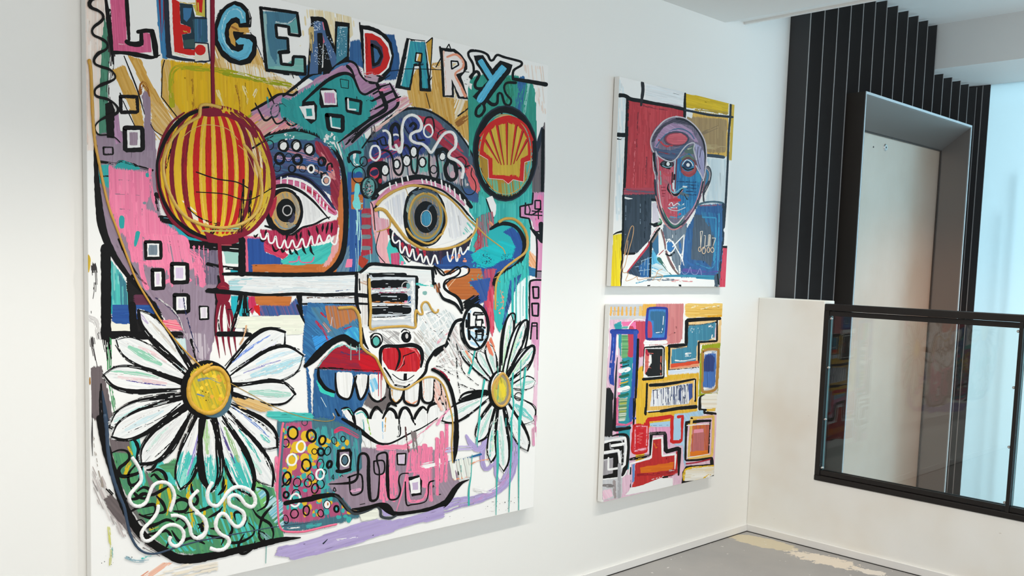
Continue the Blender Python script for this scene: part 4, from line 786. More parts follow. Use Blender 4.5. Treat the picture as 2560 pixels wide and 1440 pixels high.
# E
P((110, 162, 172), "662,112 1010,130 1030,335 935,325 920,255 800,245 812,372 912,385 918,505 838,525 858,645 968,648 990,570 1085,585 1082,735 705,700")
H([(70, 120, 142), (66, 112, 136)], "690,120 1010,140 1000,230 790,215 790,390 910,400 910,490 810,490 800,640 750,560 700,300", 80, 14); H([(150, 184, 182), (134, 176, 176)], "672,140 700,140 720,660 710,690 690,500", 86, 10); H([(96, 164, 164), (110, 172, 168)], "930,250 1015,180 1030,330 940,320", 70, 12); H([(110, 176, 166), (140, 190, 184)], "720,670 870,660 990,590 1080,590 1080,730 760,700", 4, 12); B((190, 206, 206), "800,220 910,235 990,180", 14, dry=.3)
B('K', "645,80 1010,130 1040,360 932,345 925,268 795,248 808,375 915,385 922,510 838,520 852,640 965,652 972,565 1085,570 1092,740 705,700 668,330 645,80", 24, sm=0); B('K', "640,75 900,110 1010,125", 20, dry=.2); B('K', "705,705 900,740 1090,745", 20, dry=.3); B('K', "655,110 680,500 700,690", 20, dry=.2); B('K', "830,525 925,520", 30)
# N
T(*A3)
P('K', "-60,165 60,168 105,200 185,470 190,212 335,232 330,610 215,640 130,735 70,750 78,460 68,420 55,740 -90,765 -50,210", 0)
P((74, 104, 146), "-20,215 65,215 100,350 200,560 200,640 140,690 70,420 62,330 10,330 20,735 -70,745"); P((68, 130, 152), "215,262 315,268 308,560 200,640 205,420"); P('K', "75,430 100,470 165,690 70,740")
S((190, 204, 220), 0, 260, 60, 50, 50, 7); S((190, 204, 220), 30, 560, 50, 120, 60, 6); S((190, 204, 220), 120, 480, 60, 120, 46, 6); S((190, 214, 224), 255, 420, 46, 150, 60, 6); B((180, 210, 220), "225,270 305,275", 12, dry=.4); P((214, 110, 130), "65,350 85,420 70,440"); B((220, 120, 140), "66,225 80,300", 10)
# D
P('K', "432,250 530,258 620,290 700,350 755,430 778,560 750,700 690,780 600,835 520,835 480,760 455,520", 0); P('W', "470,292 560,310 650,355 720,430 755,555 725,680 650,752 480,750 478,500"); P('R', "485,330 560,335 650,385 715,475 738,580 705,680 630,745 500,772 492,560"); B((150, 24, 24), "500,380 510,600", 20, dry=.4); P((60, 60, 84), "540,400 600,405 660,470 675,570 640,660 560,690 548,560"); P((60, 106, 150), "560,450 610,480 645,560 610,630 575,650"); B('K', "556,450 620,485 655,560 620,630 572,655 556,450", 24, sm=0); B((210, 130, 140), "490,740 560,730 650,760", 20, dry=.6); B('K', "435,225 440,300", 10); H([(180, 150, 170), (206, 180, 190)], "480,760 560,740 620,770 600,830 520,830", 10, 10, cover=.8); B('K', "480,790 560,830 640,810 740,700", 9)
# A
P('K', "902,382 960,390 1090,405 1152,918 1035,910 1028,665 985,655 945,905 790,880", 0); P((52, 150, 162), "935,412 1085,418 1118,880 1060,880 1055,650 975,640 930,872 842,858"); H([(46, 130, 160), (60, 170, 176)], "940,430 1085,430 1118,875 1065,875 1050,640 970,640 925,870 850,855", 82, 12, cover=.8); B('W', "935,400 900,600 848,850", [14, 16, 10], dry=.1); B('W', "945,405 1085,420", 12, dry=.3); P('W', "1000,530 1055,535 1052,620 992,612"); P('y', "1030,540 1055,540 1052,620 1010,610"); B('K', "1000,530 1058,535 1050,625 990,615 1000,530", 12, sm=0); B('K', "985,650 1060,640", 22, dry=.2)
B('K', "735,712 830,700 900,690 1100,692 1280,700 1400,708 1530,722", 6)
# R
T(*A4)
P('K', "38,475 180,488 250,540 305,620 312,690 250,765 322,995 218,985 175,860 180,975 70,970", 0); P((238, 228, 224), "66,515 170,520 250,570 285,650 270,720 195,745 300,960 238,968 155,790 155,952 88,955"); B((226, 150, 120), "110,570 200,545 265,610 265,680 190,740 240,850 290,960", [20, 24, 24, 20, 20, 24, 30], dry=.1); B((232, 190, 170), "75,520 95,900", 18, dry=.5); P('W', "130,580 215,610 230,680 150,700"); B('K', "150,610 215,615 225,650 155,692 150,610", 13, sm=0); P((226, 206, 160), "165,630 210,635 165,670"); B('K', "38,470 60,640 75,960", [16, 22, 18])
# Y
B('K', "350,785 375,720 368,640 325,560 335,515 430,512 510,545 540,600 570,600 610,550 680,572 790,600 850,620 850,655 775,705 768,790", 19); B('K', "330,560 340,500 440,510 520,560", 8, dry=.3); B('K', "620,545 700,570 850,625", 8, dry=.3)
B('K', "340,770 400,715 430,750 390,830 400,880 460,885 500,860", 24); B('K', "795,828 710,828 680,870 700,940 750,1000 735,1050 685,1035 655,940 620,940 610,1030 560,1045 505,1000", [24, 20, 16, 16, 16, 16, 20, 18, 20, 22, 30, 24]); B('K', "475,1040 485,1100 440,1160 400,1150 405,1090 440,1050", 22)
P('K', "375,556 470,552 562,690 640,604 765,648 742,722 600,900 478,1065 365,965 440,890 515,810 400,640"); B([(86, 180, 214), (74, 168, 206), (110, 196, 222)], "437,600 560,800", 52, sm=0, cap=.1); B([(86, 180, 214), (74, 168, 206), (110, 196, 222)], "680,668 560,815 437,998", 70, sm=0, cap=.1)
B('K', "770,790 930,815 1098,845", [26, 32, 34]); S('K', 800, 820, 30, 20, 6, 6)
P('W', "330,830 360,840 350,900 330,880"); B((56, 150, 134), "325,980 330,1200 335,1440 330,1560", 14); B((56, 150, 134), "345,1080 350,1160", 20, dry=.3)
T(*A1); B('K', "480,560 560,760 620,920 685,1140", [8, 12, 12, 6]); B('K', "470,1010 530,1140 600,1285", 8); B('K', "885,600 862,690 855,970 1045,1215", 9, sm=0); B('K', "745,1240 790,1310 890,1370", 7); B('K', "440,930 450,960", 10)
T(*A2); B('K', "520,280 620,480 700,680", 6, dry=.2); B('K', "960,740 1015,890", 6, dry=.3); B((206, 180, 120), "1150,300 1160,600", 50, dry=.5)
# --- scallop roundel
T(*A4); E_('k', 690, 1535, 328, 482); E_('K', 690, 1535, 316, 468); E_((50, 150, 140), 694, 1535, 258, 402); E_((206, 176, 120), 700, 1535, 250, 390)
T(0, 0, 1); H([(176, 138, 40), (190, 150, 46), (160, 120, 50)], "1198,380 1206,345 1228,315 1260,300 1295,308 1320,335 1329,380 1322,430 1300,470 1270,486 1240,478 1214,448 1200,410", 80, 5, sm=1)
H([(80, 180, 166), (110, 180, 150), (150, 160, 90)], "1215,445 1255,460 1300,440 1325,400 1322,440 1300,472 1270,487 1240,479", 84, 4, cover=.75); H([(90, 176, 170)], "1318,395 1328,370 1329,410 1318,440", 84, 4)
P('R', "1195,366 1200,344 1210,326 1226,309 1245,297 1272,291 1297,300 1316,318 1328,344 1331,362 1329,401 1311,406 1308,454 1281,448 1276,457 1269,460 1262,456 1257,448 1221,446 1219,399 1196,385")
P((206, 170, 56), "1209,364 1214,342 1224,327 1240,315 1270,307 1294,316 1309,331 1318,352 1319,388 1301,397 1298,441 1280,436 1270,440 1258,438 1231,437 1230,397 1208,378")
H([(214, 180, 60), (196, 160, 50), (220, 190, 80)], "1212,364 1217,344 1240,318 1270,309 1294,318 1309,333 1316,352 1316,386 1299,394 1296,438 1272,434 1234,434 1232,394 1211,376", 86, 5, cover=.9)
for (x0, y0), (x1, y1) in (((1246, 408), (1212, 350)), ((1252, 412), (1224, 326)), ((1259, 412), (1242, 314)), ((1267, 412), (1266, 306)), ((1276, 412), (1290, 312)), ((1283, 410), (1306, 328)), ((1290, 402), (1317, 350))):
    B('R', [(x1, y1), (x0, y0)], [7, 2], sm=0); B((110, 30, 26), [(x1+2.5, y1), (x0+1, y0)], [2, 1], sm=0)
B((236, 210, 200), "1195,385 1219,399 1221,446 1257,449", 1.4, sm=0); B((236, 210, 200), "1331,400 1311,406 1308,455 1282,449 1270,460 1258,450", 1.4, sm=0); R_((214, 160, 70), 1262, 385, 66, 99, 1.5); R_((90, 170, 160), 1262, 387, 67, 102, 2, dry=.3); B('R', "1200,340 1222,312 1245,298 1272,292 1297,301 1316,319 1330,350", 6)
# --- blue and turquoise swirl right of the eye
T(*B4)
P('W', "500,580 560,560 600,650 595,740 570,780 545,700", 0); B('K', "500,590 545,720 575,780", 8); H([(180, 90, 110), (130, 130, 140), (210, 80, 90), (90, 150, 150)], "390,830 440,760 560,720 580,900 560,1080 430,1160 380,1060 430,960", 84, 12, cover=.85)
B('q', "430,900 430,1050 400,1120", 40, dry=.3); B((230, 150, 110), "540,830 560,880 530,1060", 30, dry=.3)
P((44, 176, 180), "530,900 630,850 760,860 850,950 880,1070 850,1170 760,1240 640,1290 560,1240 520,1080", 1); H([(46, 88, 160), (42, 78, 148)], "675,920 760,875 840,960 870,1080 850,1170 780,1220 640,1300 460,1310 400,1180 560,1250 720,1190 785,1060 740,960", 70, 14)
H([(28, 180, 188), (34, 190, 196)], "545,1060 640,1010 760,1010 785,1070 750,1180 640,1200 560,1260 470,1280 380,1210 352,1150 440,1090", 20, 16, cover=.95); S((28, 180, 188), 460, 1200, 120, 90, 70, 12); S((28, 180, 188), 720, 1150, 70, 60, 30, 12); S('n', 500, 1190, 60, 50, 40, 6); S('n', 690, 1170, 40, 30, 20, 5)
B('K', "540,892 640,838 760,850 840,920 882,1030 875,1130 830,1220 760,1280 680,1310 610,1360 575,1440", [20, 34, 30, 30, 36, 38, 36, 32, 28, 36, 40])
H([(188, 106, 48), (176, 96, 44), (196, 120, 70)], "80,1310 160,1300 330,1290 440,1290 480,1440 500,1500 470,1560 380,1600 180,1590 60,1500 90,1400", 0, 16); B((236, 200, 160), "100,1500 200,1380 320,1280", 6); S((40, 170, 170), 420, 1410, 100, 70, 30, 9)
H([(196, 60, 84), (214, 90, 100), (60, 80, 150)], "480,1300 600,1290 560,1400 520,1800 480,1740 470,1500", 84, 14); T(*C4); H([(48, 84, 156), (60, 90, 150)], "330,20 540,-20 500,200 420,240 330,200 440,150", 70, 14); H([(206, 60, 90), (226, 110, 130), (190, 50, 70)], "520,120 570,60 580,480 560,560 530,480 500,260", 86, 12)
T(*B4); H([(60, 190, 184), (80, 204, 196), (54, 172, 170)], "610,1380 880,1200 925,1300 925,1440 900,1800 720,1760 680,1860 620,1900 570,1700", 88, 14, cover=.95)
T(*C4); H([(236, 244, 242), (220, 238, 238)], "720,260 800,60 920,-40 920,420 720,420", 86, 12); H([(44, 90, 160), (30, 60, 110), (90, 140, 190)], "720,20 850,-60 770,140 700,340 680,460 660,440", 64, 12); H([(60, 190, 184), (54, 176, 172)], "570,300 680,60 740,-20 700,200 660,420 640,520 600,460", 84, 14)
for x, y0, y1, w in ((765, -40, 440, 24), (800, -40, 430, 12), (905, -60, 400, 22), (870, 60, 360, 6), (840, 0, 420, 5)): B((48, 176, 170), [(x, y0), (x-3, (y0+y1)/2), (x-2, y1)], w)
S((232, 150, 120), 640, 230, 40, 140, 12, 12); B((232, 150, 120), "640,100 670,240 620,310", 5)
I('G', "620,-575 690,-612 790,-602 880,-512 912,-390 890,-280 780,-192 690,-122 625,-40 598,40 592,140 590,300", 22, 14)
for q in ("640,-90 610,-70", "620,-40 580,-20", "610,0 640,20", "590,40 610,60"): I('G', q, 8)
# --- lantern
T(0, 0, 1)
E_('r', 536, 434, 148, 172); E_((222, 180, 40), 538, 432, 138, 160)
H([(226, 186, 36), (220, 172, 50), (232, 190, 50)], "404,430 412,380 440,320 490,282 540,274 590,282 640,330 668,400 672,460 650,520 610,565 560,588 510,586 460,560 425,510", 88, 9, sm=1, cover=.8)
H([(236, 220, 200), (222, 190, 130)], "600,300 640,335 660,400 640,470 620,400", 70, 5, cover=.5); H([(236, 230, 216)], "455,500 500,540 520,560 480,545", 40, 4, cover=.8)
for u, c, w in ((-.97, 'r', 8), (-.84, (190, 60, 40), 6), (-.72, 'r', 11), (-.5, (170, 30, 40), 14), (-.29, 'R', 15), (-.07, 'R', 15), (.13, 'R', 15), (.33, 'R', 15), (.53, 'R', 15), (.70, 'r', 13), (.84, (160, 100, 40), 6), (.93, 'r', 7)):
    pts = []
    for k in range(9):
        t = -1.2+2.4*k/8; x = 536-8+u*142*math.cos(t)**.7+(k/8)*14*(.4 if u < .5 else .1); y = 432+math.sin(t)*168*.96
        pts.append((x, y))
    B([PAL[c] if isinstance(c, str) else c, (186, 30, 30) if c == 'R' else (110, 24, 40)], pts, [w*.5, w*.8, w, w*1.05, w, w, w*.9, w*.7, w*.4])
    if w > 14: B((236, 194, 84), [(p[0]+w*.85, p[1]) for p in pts], [2, 4, 5, 5, 5, 4, 4, 3, 2], dry=.15)
B('K', "608,450 604,520 600,575", [4, 9, 12], dry=.3); B('K', "626,480 622,560", 6, dry=.5); B('K', "524,590 545,560", 8, dry=.3)
B('K', "520,268 465,290 432,320 410,355 394,400 393,430 398,470 412,510 440,550 480,580 520,596", [6, 8, 9, 8, 6, 5, 5, 7, 7, 8, 6]); B('r', "556,286 600,300 640,340 668,395 682,440 680,490 660,540 620,580 570,595", [8, 9, 10, 12, 12, 12, 12, 12, 14])
B((210, 180, 60), "640,345 665,410 672,470 655,530 620,570", 12, dry=.1); B('K', "490,430 540,447 590,455 620,470", 2.5); B('K', "415,420 430,360 440,330", 2.5, dry=.3); B('K', "490,480 560,485 620,500 680,470", 2); B('K', "632,370 680,340", 4, dry=.3); B('K', "470,520 500,545 540,560", 3, dry=.3)
P('r', "503,272 550,267 556,284 562,290 520,292 504,290"); B('r', "556,286 585,296 612,312 640,342", 8)
H([(160, 206, 196), (60, 160, 160), (214, 180, 60)], "500,575 560,570 600,560 590,580 540,590", 0, 4, cover=.6)
P('r', "510,578 550,592 596,590 596,606 574,612 520,606", 0); B((170, 70, 80), "545,612 578,613", 3)
B('r', "531,-5 531,60 532,130 531,180 534,262", [11, 11, 10, 9, 8], sm=1); B((90, 16, 34), "526,0 527,160 529,260", 2.5); B('r', "548,604 551,660 556,712", [9, 10, 12]); B('K', "545,690 548,715 540,760", [4, 9, 5])
T(*C2); E_('K', 262, 135, 78, 112); E_('r', 272, 128, 76, 112); B((170, 50, 60), "250,60 300,70 330,110", 10, dry=.5)
for q in ("240,210 205,330 195,500 215,640 236,780", "268,230 250,400 270,600 294,750", "300,230 325,400 325,600 360,780", "320,230 360,380 385,600 405,740"): B('r', q, [40, 34, 28, 18, 4] if q[0] == '2' and q[1] == '4' else [30, 28, 22, 4])
B('W', "245,260 220,380 210,460", 7, dry=.2); B('W', "290,260 310,400 330,480", 6, dry=.2); B('K', "200,250 185,400 190,560", 7); B('K', "220,400 240,560", 10, dry=.4)
I('G', "535,1062 620,1075 560,1060 470,1045", 1) if False else None
T(*A2); I((214, 178, 90), "250,1078 180,1058 90,1045 45,1062 38,1110 30,1165 -20,1195 -100,1240 -190,1320 -260,1420 -310,1540 -330,1650 -318,1780 -280,1900 -200,2060 -100,2170 0,2225 120,2262 250,2278 360,2265 470,2230 560,2170 620,2090 650,1990 656,1880 640,1760 600,1620 540,1520 470,1440", 33, h=1.5)
I((222, 190, 110), "-150,1390 -60,1310 40,1258 140,1250 260,1270 340,1310 420,1400", 7); I((222, 190, 110), "420,1450 500,1530 560,1660 590,1760", 6)
# --- revolver over the face
T(*C2)
H([(226, 230, 230), (238, 238, 236), (200, 214, 220)], "350,-10 520,-30 1100,-40 1720,-40 1720,128 1100,128 420,122 360,90", 0, 12); H([(150, 200, 206), (190, 220, 224)], "330,10 560,-20 470,60 420,115 340,110", 0, 12, cover=.9); B((224, 226, 226), "460,30 900,30 1300,70 1690,80", 60, dry=.4)
H([(206, 212, 216), (238, 238, 238)], "1050,170 1600,170 1690,180 1680,235 1060,232", 0, 12); B((110, 90, 80), "1120,178 1400,172 1660,178", 16, dry=.6); B((40, 70, 120), "1400,110 1560,100 1640,118", 10, dry=.6)
B('K', "120,105 420,130 700,152 1000,140 1280,150 1580,140 1740,148", [40, 36, 24, 26, 28, 30, 20]); B('K', "270,-60 500,-62 900,-52 1280,-58 1640,-70 1780,-72", [24, 34, 36, 34, 30, 18]); B('K', "1030,240 1280,238 1620,238 1740,240", 16); B('K', "110,110 200,95", 30, dry=.2); B((230, 200, 190), "820,122 870,118", 6)
P('K', "1000,150 1060,150 1060,240 1075,300 1060,380 1020,260", 0)
H([(190, 108, 48), (200, 120, 60)], "585,168 950,165 930,260 800,275 600,240", 0, 14); H([(206, 70, 110), (190, 40, 80)], "510,170 580,170 600,250 560,340 520,250", 84, 10); P('R', "575,260 630,248 650,355 600,355"); H([(60, 96, 150), (40, 84, 150), (130, 90, 130)], "640,260 930,265 1000,190 1050,350 860,355 640,350", 70, 14); P('W', "585,310 630,355 560,360"); B('K', "560,280 460,380 380,500", 7); B('K', "310,295 460,290", 7)
H([(40, 176, 190)], "350,165 430,165 380,370 350,280", 80, 12); H([(40, 176, 190)], "450,200 520,170 520,350 440,360 420,280", 80, 12); B('K', "445,160 420,280 380,420 350,510", [40, 36, 34, 24], dry=.15); B('K', "490,150 495,300 500,510", [30, 60, 50], dry=.3)
H([(238, 238, 222), (232, 236, 218)], "440,370 1060,355 1090,470 1080,530 920,550 540,550 520,480 400,470", 0, 18); B('K', "220,540 400,540 540,545", [40, 44, 34]); B('K', "1010,250 1060,370 1110,450 1165,520", [20, 22, 22, 10]); B((214, 170, 130), "500,460 480,560 440,640", 18, dry=.2)
# blue cheek
H([(48, 98, 150), (56, 110, 164), (40, 86, 140)], "1060,260 1200,250 1620,260 1660,640 1500,600 1370,580 1230,660 1100,860 1110,940 1130,1420 1150,1340 1140,1000 1070,700 1080,480 1090,430", 60, 16)
T(*C3)
H([(50, 104, 152), (64, 130, 180), (44, 92, 144)], "-80,230 400,255 440,420 450,640 380,630 280,570 150,640 0,800 -110,850 -120,560", 40, 14); H([(196, 118, 56), (180, 104, 52), (140, 130, 140)], "90,265 400,265 420,380 330,430 200,490 120,430", 80, 14); H([(80, 120, 140), (70, 130, 170)], "-60,280 60,270 130,440 200,500 300,450 400,390 430,460 300,520 150,600 60,470", 55, 12, cover=.85); H([(60, 170, 210), (100, 200, 220), (50, 130, 200)], "280,540 350,470 420,480 440,600 380,620 300,570", 60, 12); H([(60, 150, 220)], "-40,560 120,560 200,600 90,640 0,700", -30, 10, cover=.6)
B('q', "0,420 60,490 120,600", 26, dry=.3); B('q', "50,330 90,370", 20, dry=.3); B((206, 190, 190), "160,370 145,460", 8); B('q', "280,490 350,465", 12)
H([(226, 190, 184), (170, 110, 90)], "60,430 120,420 170,490 120,520", 50, 10, cover=.4)
# gun body
P((226, 228, 228), "440,-90 545,-155 1165,-120 1180,-20 1000,100 1010,490 980,520 440,480 400,-40"); T(*B3); H([(232, 234, 232), (214, 226, 226), (238, 238, 236)], "430,1345 545,1250 1165,1282 1180,1420 1000,1370 520,1345", 2, 12); B('K', "395,1360 470,1300 545,1242 700,1250 900,1268 1165,1285", [20, 30, 26, 18, 24, 26]); B('K', "1160,1285 1175,1440", 26); B('K', "515,1345 760,1358 1005,1372 1000,1440", [26, 20, 26, 30], sm=0)
T(*C3)
H([(226, 226, 224), (238, 238, 234), (206, 200, 196)], "405,-60 525,-60 525,440 460,440 420,270", 90, 14); H([(200, 170, 150)], "430,10 510,10 510,50 430,40", 20, 10, cover=.4); B('K', "405,-60 400,120 410,250 440,330", [24, 26, 34, 14]); B('K', "515,-50 520,120 525,330 520,460", [16, 18, 16, 10]); B('K', "420,150 520,160", 34); B('K', "410,235 520,240", 18); B('K', "430,-10 435,100", 12)
H([(196, 204, 210), (226, 230, 232), (176, 186, 194)], "545,-50 990,-20 985,470 545,480", 0, 14)
for y, x1, w in ((-48, 905, 34), (42, 905, 66), (182, 895, 76), (300, 930, 72)):
    B('K', [(575, y), (700, y-5), (x1-20, y-3)], w, sm=0, dry=.06)
B('q', "560,90 700,85 920,78", 12, dry=.6); B((150, 60, 90), "640,125 760,125 900,120", 14, dry=.5); B((196, 120, 60), "560,222 640,220 900,232", 18, dry=.3); P('p', "880,208 905,208 905,235 880,238"); P((40, 90, 140), "915,165 945,150 945,230 915,235"); E_((110, 160, 164), 918, 58, 20, 28); B('W', "560,112 750,105 950,100", 14, dry=.4); B('W', "560,255 750,250 960,240", 12, dry=.4); B('W', "580,390 750,385 940,375", 30, dry=.3); B('K', "560,372 700,370 900,355", 8, dry=.3); B('W', "960,20 965,200 960,440", 26, dry=.3); R_('z', 900, 60, 44, 40, 8, dry=.2); R_('z', 890, 180, 60, 50, 8, dry=.3)
B('K', "1005,-20 1005,200 1008,490", [24, 26, 20]); P('K', "1000,60 1040,75 1060,150 1110,135 1160,150 1180,200 1165,270 1140,280 1140,190 1100,175 1050,200 1030,150", 1)
# grip and trigger guard in white
P('W', "445,480 985,490 1010,440 1020,90 1120,0 1170,80 1290,280 1440,360 1480,420 1390,440 1330,560 1190,700 1110,830 1080,920 1000,1010 900,1060 780,1040 720,960 640,880 600,780 520,720 460,640")
P('W', "1180,-20 1290,-70 1340,-50 1450,-130 1515,-110 1510,-50 1400,-20 1290,20 1330,120 1440,220 1450,320 1340,220 1240,180 1190,80"); H([(228, 232, 232), (206, 220, 222), (238, 238, 238), (190, 200, 200)], "1020,300 1100,240 1220,330 1300,300 1400,380 1330,540 1190,680 1110,820 1080,620 1040,500", 60, 12, cover=.8)
H([(190, 186, 184), (216, 216, 214), (150, 150, 150)], "640,560 700,500 820,520 860,620 700,660 660,640", 40, 10, cover=.6); H([(206, 204, 200), (180, 176, 170)], "960,520 1100,500 1200,600 1150,700 1080,900 1080,650 980,640", 50, 10, cover=.5)
for q in ("1050,420 1200,360 1330,400", "1080,520 1180,420 1300,330", "1110,600 1230,520 1330,480", "1060,330 1180,300", "1120,460 1150,640", "1200,330 1250,520", "1090,560 1060,680", "1300,380 1180,600", "1000,500 1080,380", "1150,520 1290,440"): B('W', q, 26, dry=.55)
for q in ("540,520 640,505 760,520", "700,600 760,560 840,520", "1020,900 1060,760 1110,660")[:2]: B((170, 166, 164), q, 20, dry=.6)
for q in ("1060,380 1140,480 1200,520", "1100,340 1160,320 1240,380", "1220,560 1290,480"): B('j', q, 6, dry=.65)
B('x', "1220,620 1280,560 1330,520", 24, dry=.6)
E_('W', 595, 612, 72, 84); B('K', "545,570 580,535 640,545 660,600 635,650 590,670 555,640 545,580", [20, 10, 12, 10, 14, 18, 14, 10]); E_((90, 180, 170), 598, 612, 38, 50); R_('K', 598, 612, 40, 52, 12); E_('W', 900, 575, 76, 78); E_('K', 898, 572, 50, 56); E_('z', 905, 560, 15, 26); B('K', "850,520 880,495 930,520 945,580", 10, dry=.2)
P('R', "660,690 800,672 1000,682 1045,760 1035,880 1000,915 800,912 720,890 665,800"); H([(190, 30, 40), (170, 20, 36), (206, 50, 60)], "665,690 800,675 1000,690 1040,770 1030,870 1000,910 800,905 720,880 670,800", 86, 12, cover=.85); B((226, 110, 110), "940,690 1000,720 1020,780", 26, dry=.6); B('K', "648,860 640,770 650,690 700,660 830,662 960,650 1040,690 1060,780 1045,870", [14, 26, 30, 26, 30, 34, 36, 30, 14]); B('K', "800,670 830,720 830,800 790,910", [16, 22, 20, 8]); B('K', "980,720 900,750 870,760 880,840 800,905", 8, sm=0); B((236, 170, 170), "880,770 850,860 790,912", 5); B('K', "760,940 830,990 900,1000 980,950", 7)
P('K', "875,935 905,935 905,1000 870,1000"); B('z', "740,960 800,1010 870,1030 960,1000", 16, dry=.5); B('K', "680,880 740,970 770,1020", 14, dry=.2); B('K', "790,1050 890,1070 930,1045", 14, dry=.2)
B('K', "1290,655 1200,700 1150,760 1110,830 1090,920 1020,1000 960,1050", [26, 26, 24, 24, 24, 18, 10]); B('K', "450,480 470,600 520,690", [24, 30, 10])
T(*C4); B('K', "250,395 190,420 140,520 110,630 60,690 -10,750", [26, 26, 26, 28, 26, 26]); B('K', "80,30 80,80 130,125 200,165 240,220 262,300", [20, 22, 22, 26, 28, 20]); B('K', "-10,30 30,120 70,185 140,215 200,250 255,330", [14, 16, 24, 30, 26, 16]); B('K', "0,-60 -20,-140 60,-50 110,-65 210,-130 240,-90 200,-40 100,0 75,40", 14)
T(*B4); B('K', "0,1270 60,1310 90,1345 150,1330 220,1290 280,1262 328,1285 315,1335 240,1370 150,1390 90,1440", [8, 10, 12, 10, 9, 10, 12, 10, 8, 10, 14])
T(*C3); H([(90, 60, 56), (190, 108, 48)], "1175,60 1230,30 1240,120 1200,120", 80, 10, cover=.7)
B('t', "1010,40 1100,50 1160,60", 24, dry=.6); E_('a', 1085, 130, 24, 20)
# --- mouth
H([(160, 30, 48), (180, 28, 44), (130, 36, 60)], "10,880 60,800 180,690 280,655 350,700 440,700 520,730 600,800 640,880 660,940 400,930 200,900", 10, 12); H([(200, 20, 34), (186, 24, 40)], "440,740 540,760 600,820 650,940 480,930 420,820", 20, 12); B((110, 190, 184), "20,865 90,770 180,680 280,640 340,680 410,700", [10, 14, 16, 18, 20, 12], dry=.2); B((90, 50, 90), "250,720 330,745 420,740 480,710", 14, dry=.3)
B('K', "-110,860 -40,800 60,700 150,625 270,575 350,620 420,650 460,620", [30, 56, 62, 60, 50, 56, 60, 30]); B('n', "420,690 500,700 560,760", 20, dry=.4); B('K', "0,885 150,880 300,890 500,905 640,905", [20, 14, 10, 8, 6], dry=.2)
for x in (345, 403, 430): B('a', [(x, 640), (x, 800)], 8, dry=.3)
H([(48, 98, 148), (40, 86, 136), (60, 110, 156)], "-20,900 200,905 640,930 700,1000 640,1190 480,1200 400,1440 440,1560 200,1620 -40,1560", 80, 16)
H([(60, 200, 184)], "0,1000 40,1120 170,1170 180,1140 60,1080", 40, 10); B('K', "20,900 25,980 90,1080 180,1120", [20, 30, 34, 20])
H([(112, 104, 104)], "480,1240 530,1130 720,1060 740,1240 640,1330", 60, 14)
for pts in ("205,935 260,925 355,935 358,1050 325,1180 270,1185 215,1140", "390,960 440,945 510,955 495,1080 445,1180 410,1060", "525,960 600,945 690,955 685,1140 610,1205 545,1140", "745,1095 865,1085 855,1170 800,1225 752,1180", "890,1090 1020,1030 1015,1190 960,1240 895,1215", "1060,985 1165,980 1165,1180 1115,1225 1068,1180", "1185,1010 1240,1060 1245,1170 1195,1190"):
    P('W', pts, 1); H([(238, 238, 236), (226, 226, 222)], pts, 86, 12, cover=.7)
H([(110, 190, 230), (150, 210, 236)], "530,1000 600,980 620,1080 560,1120", 70, 10, cover=.7); B((206, 150, 70), "755,1100 760,1180 800,1225 850,1170", 14, dry=.2); B((230, 150, 110), "900,1210 960,1235 1010,1200", 14, dry=.3); B((236, 170, 140), "1070,1000 1075,1180", 12, dry=.4); B((226, 160, 150), "1195,1170 1250,1120", 30, dry=.4)
for q in ("190,930 195,1060 220,1150 290,1190 340,1170 375,1050 400,960", "375,960 400,1080 430,1190 470,1170 510,1080 520,960", "520,1130 560,1190 620,1215 690,1170", "735,1080 740,1180 790,1235 850,1190 875,1100", "880,1100 880,1210 950,1250 1020,1230 1040,1020", "1050,990 1055,1180 1110,1230 1170,1190 1180,1000", "1190,1190 1260,1180", "690,960 720,1080"): B('K', q, [10, 20, 22, 18, 22, 14])
for x, y0, y1, w in ((620, 920, 1160, 12), (645, 930, 1200, 10), (655, 900, 1000, 14)): B('q', [(x, y0), (x+2, y1)], [w, w*.5])
for pts in ("255,1300 300,1290 350,1340 380,1440 340,1430", "385,1340 440,1300 500,1340 540,1440 520,1700 470,1600 400,1500", "545,1440 560,1350 620,1300 680,1380 690,1560 660,1780 560,1720", "665,1420 720,1300 780,1330 810,1440 800,1700 720,1790 690,1620", "830,1440 850,1320 910,1290 960,1400 970,1600 900,1740 820,1720", "985,1420 1020,1330 1090,1280 1110,1400 1080,1560 1010,1640", "1120,1300 1180,1240 1240,1260 1190,1400 1120,1460"):
    P('W', pts, 1); H([(240, 240, 238), (228, 230, 228)], pts, 88, 12, cover=.7)
for q in ("190,1290 240,1380 330,1460 400,1560", "250,1290 310,1280 370,1360 390,1440", "370,1330 440,1285 500,1330 530,1440", "540,1420 550,1340 600,1270 660,1330", "655,1400 720,1290 790,1330 810,1460", "815,1440 850,1300 910,1285 970,1400", "970,1430 1000,1340 1060,1270 1100,1300", "1110,1330 1130,1260 1200,1230 1270,1240", "700,1290 740,1230 800,1260"): B('K', q, [10, 26, 26, 14])
B((90, 190, 180), "270,1300 330,1290 370,1370", 10, dry=.3); B((90, 190, 180), "400,1340 460,1320 500,1370", 12, dry=.3)
B((236, 214, 170), "-30,1390 60,1420 150,1410 185,1390 165,1330", 8); B((200, 220, 220), "45,1170 100,1270", 6); B('z', "265,1290 265,1440", 5)
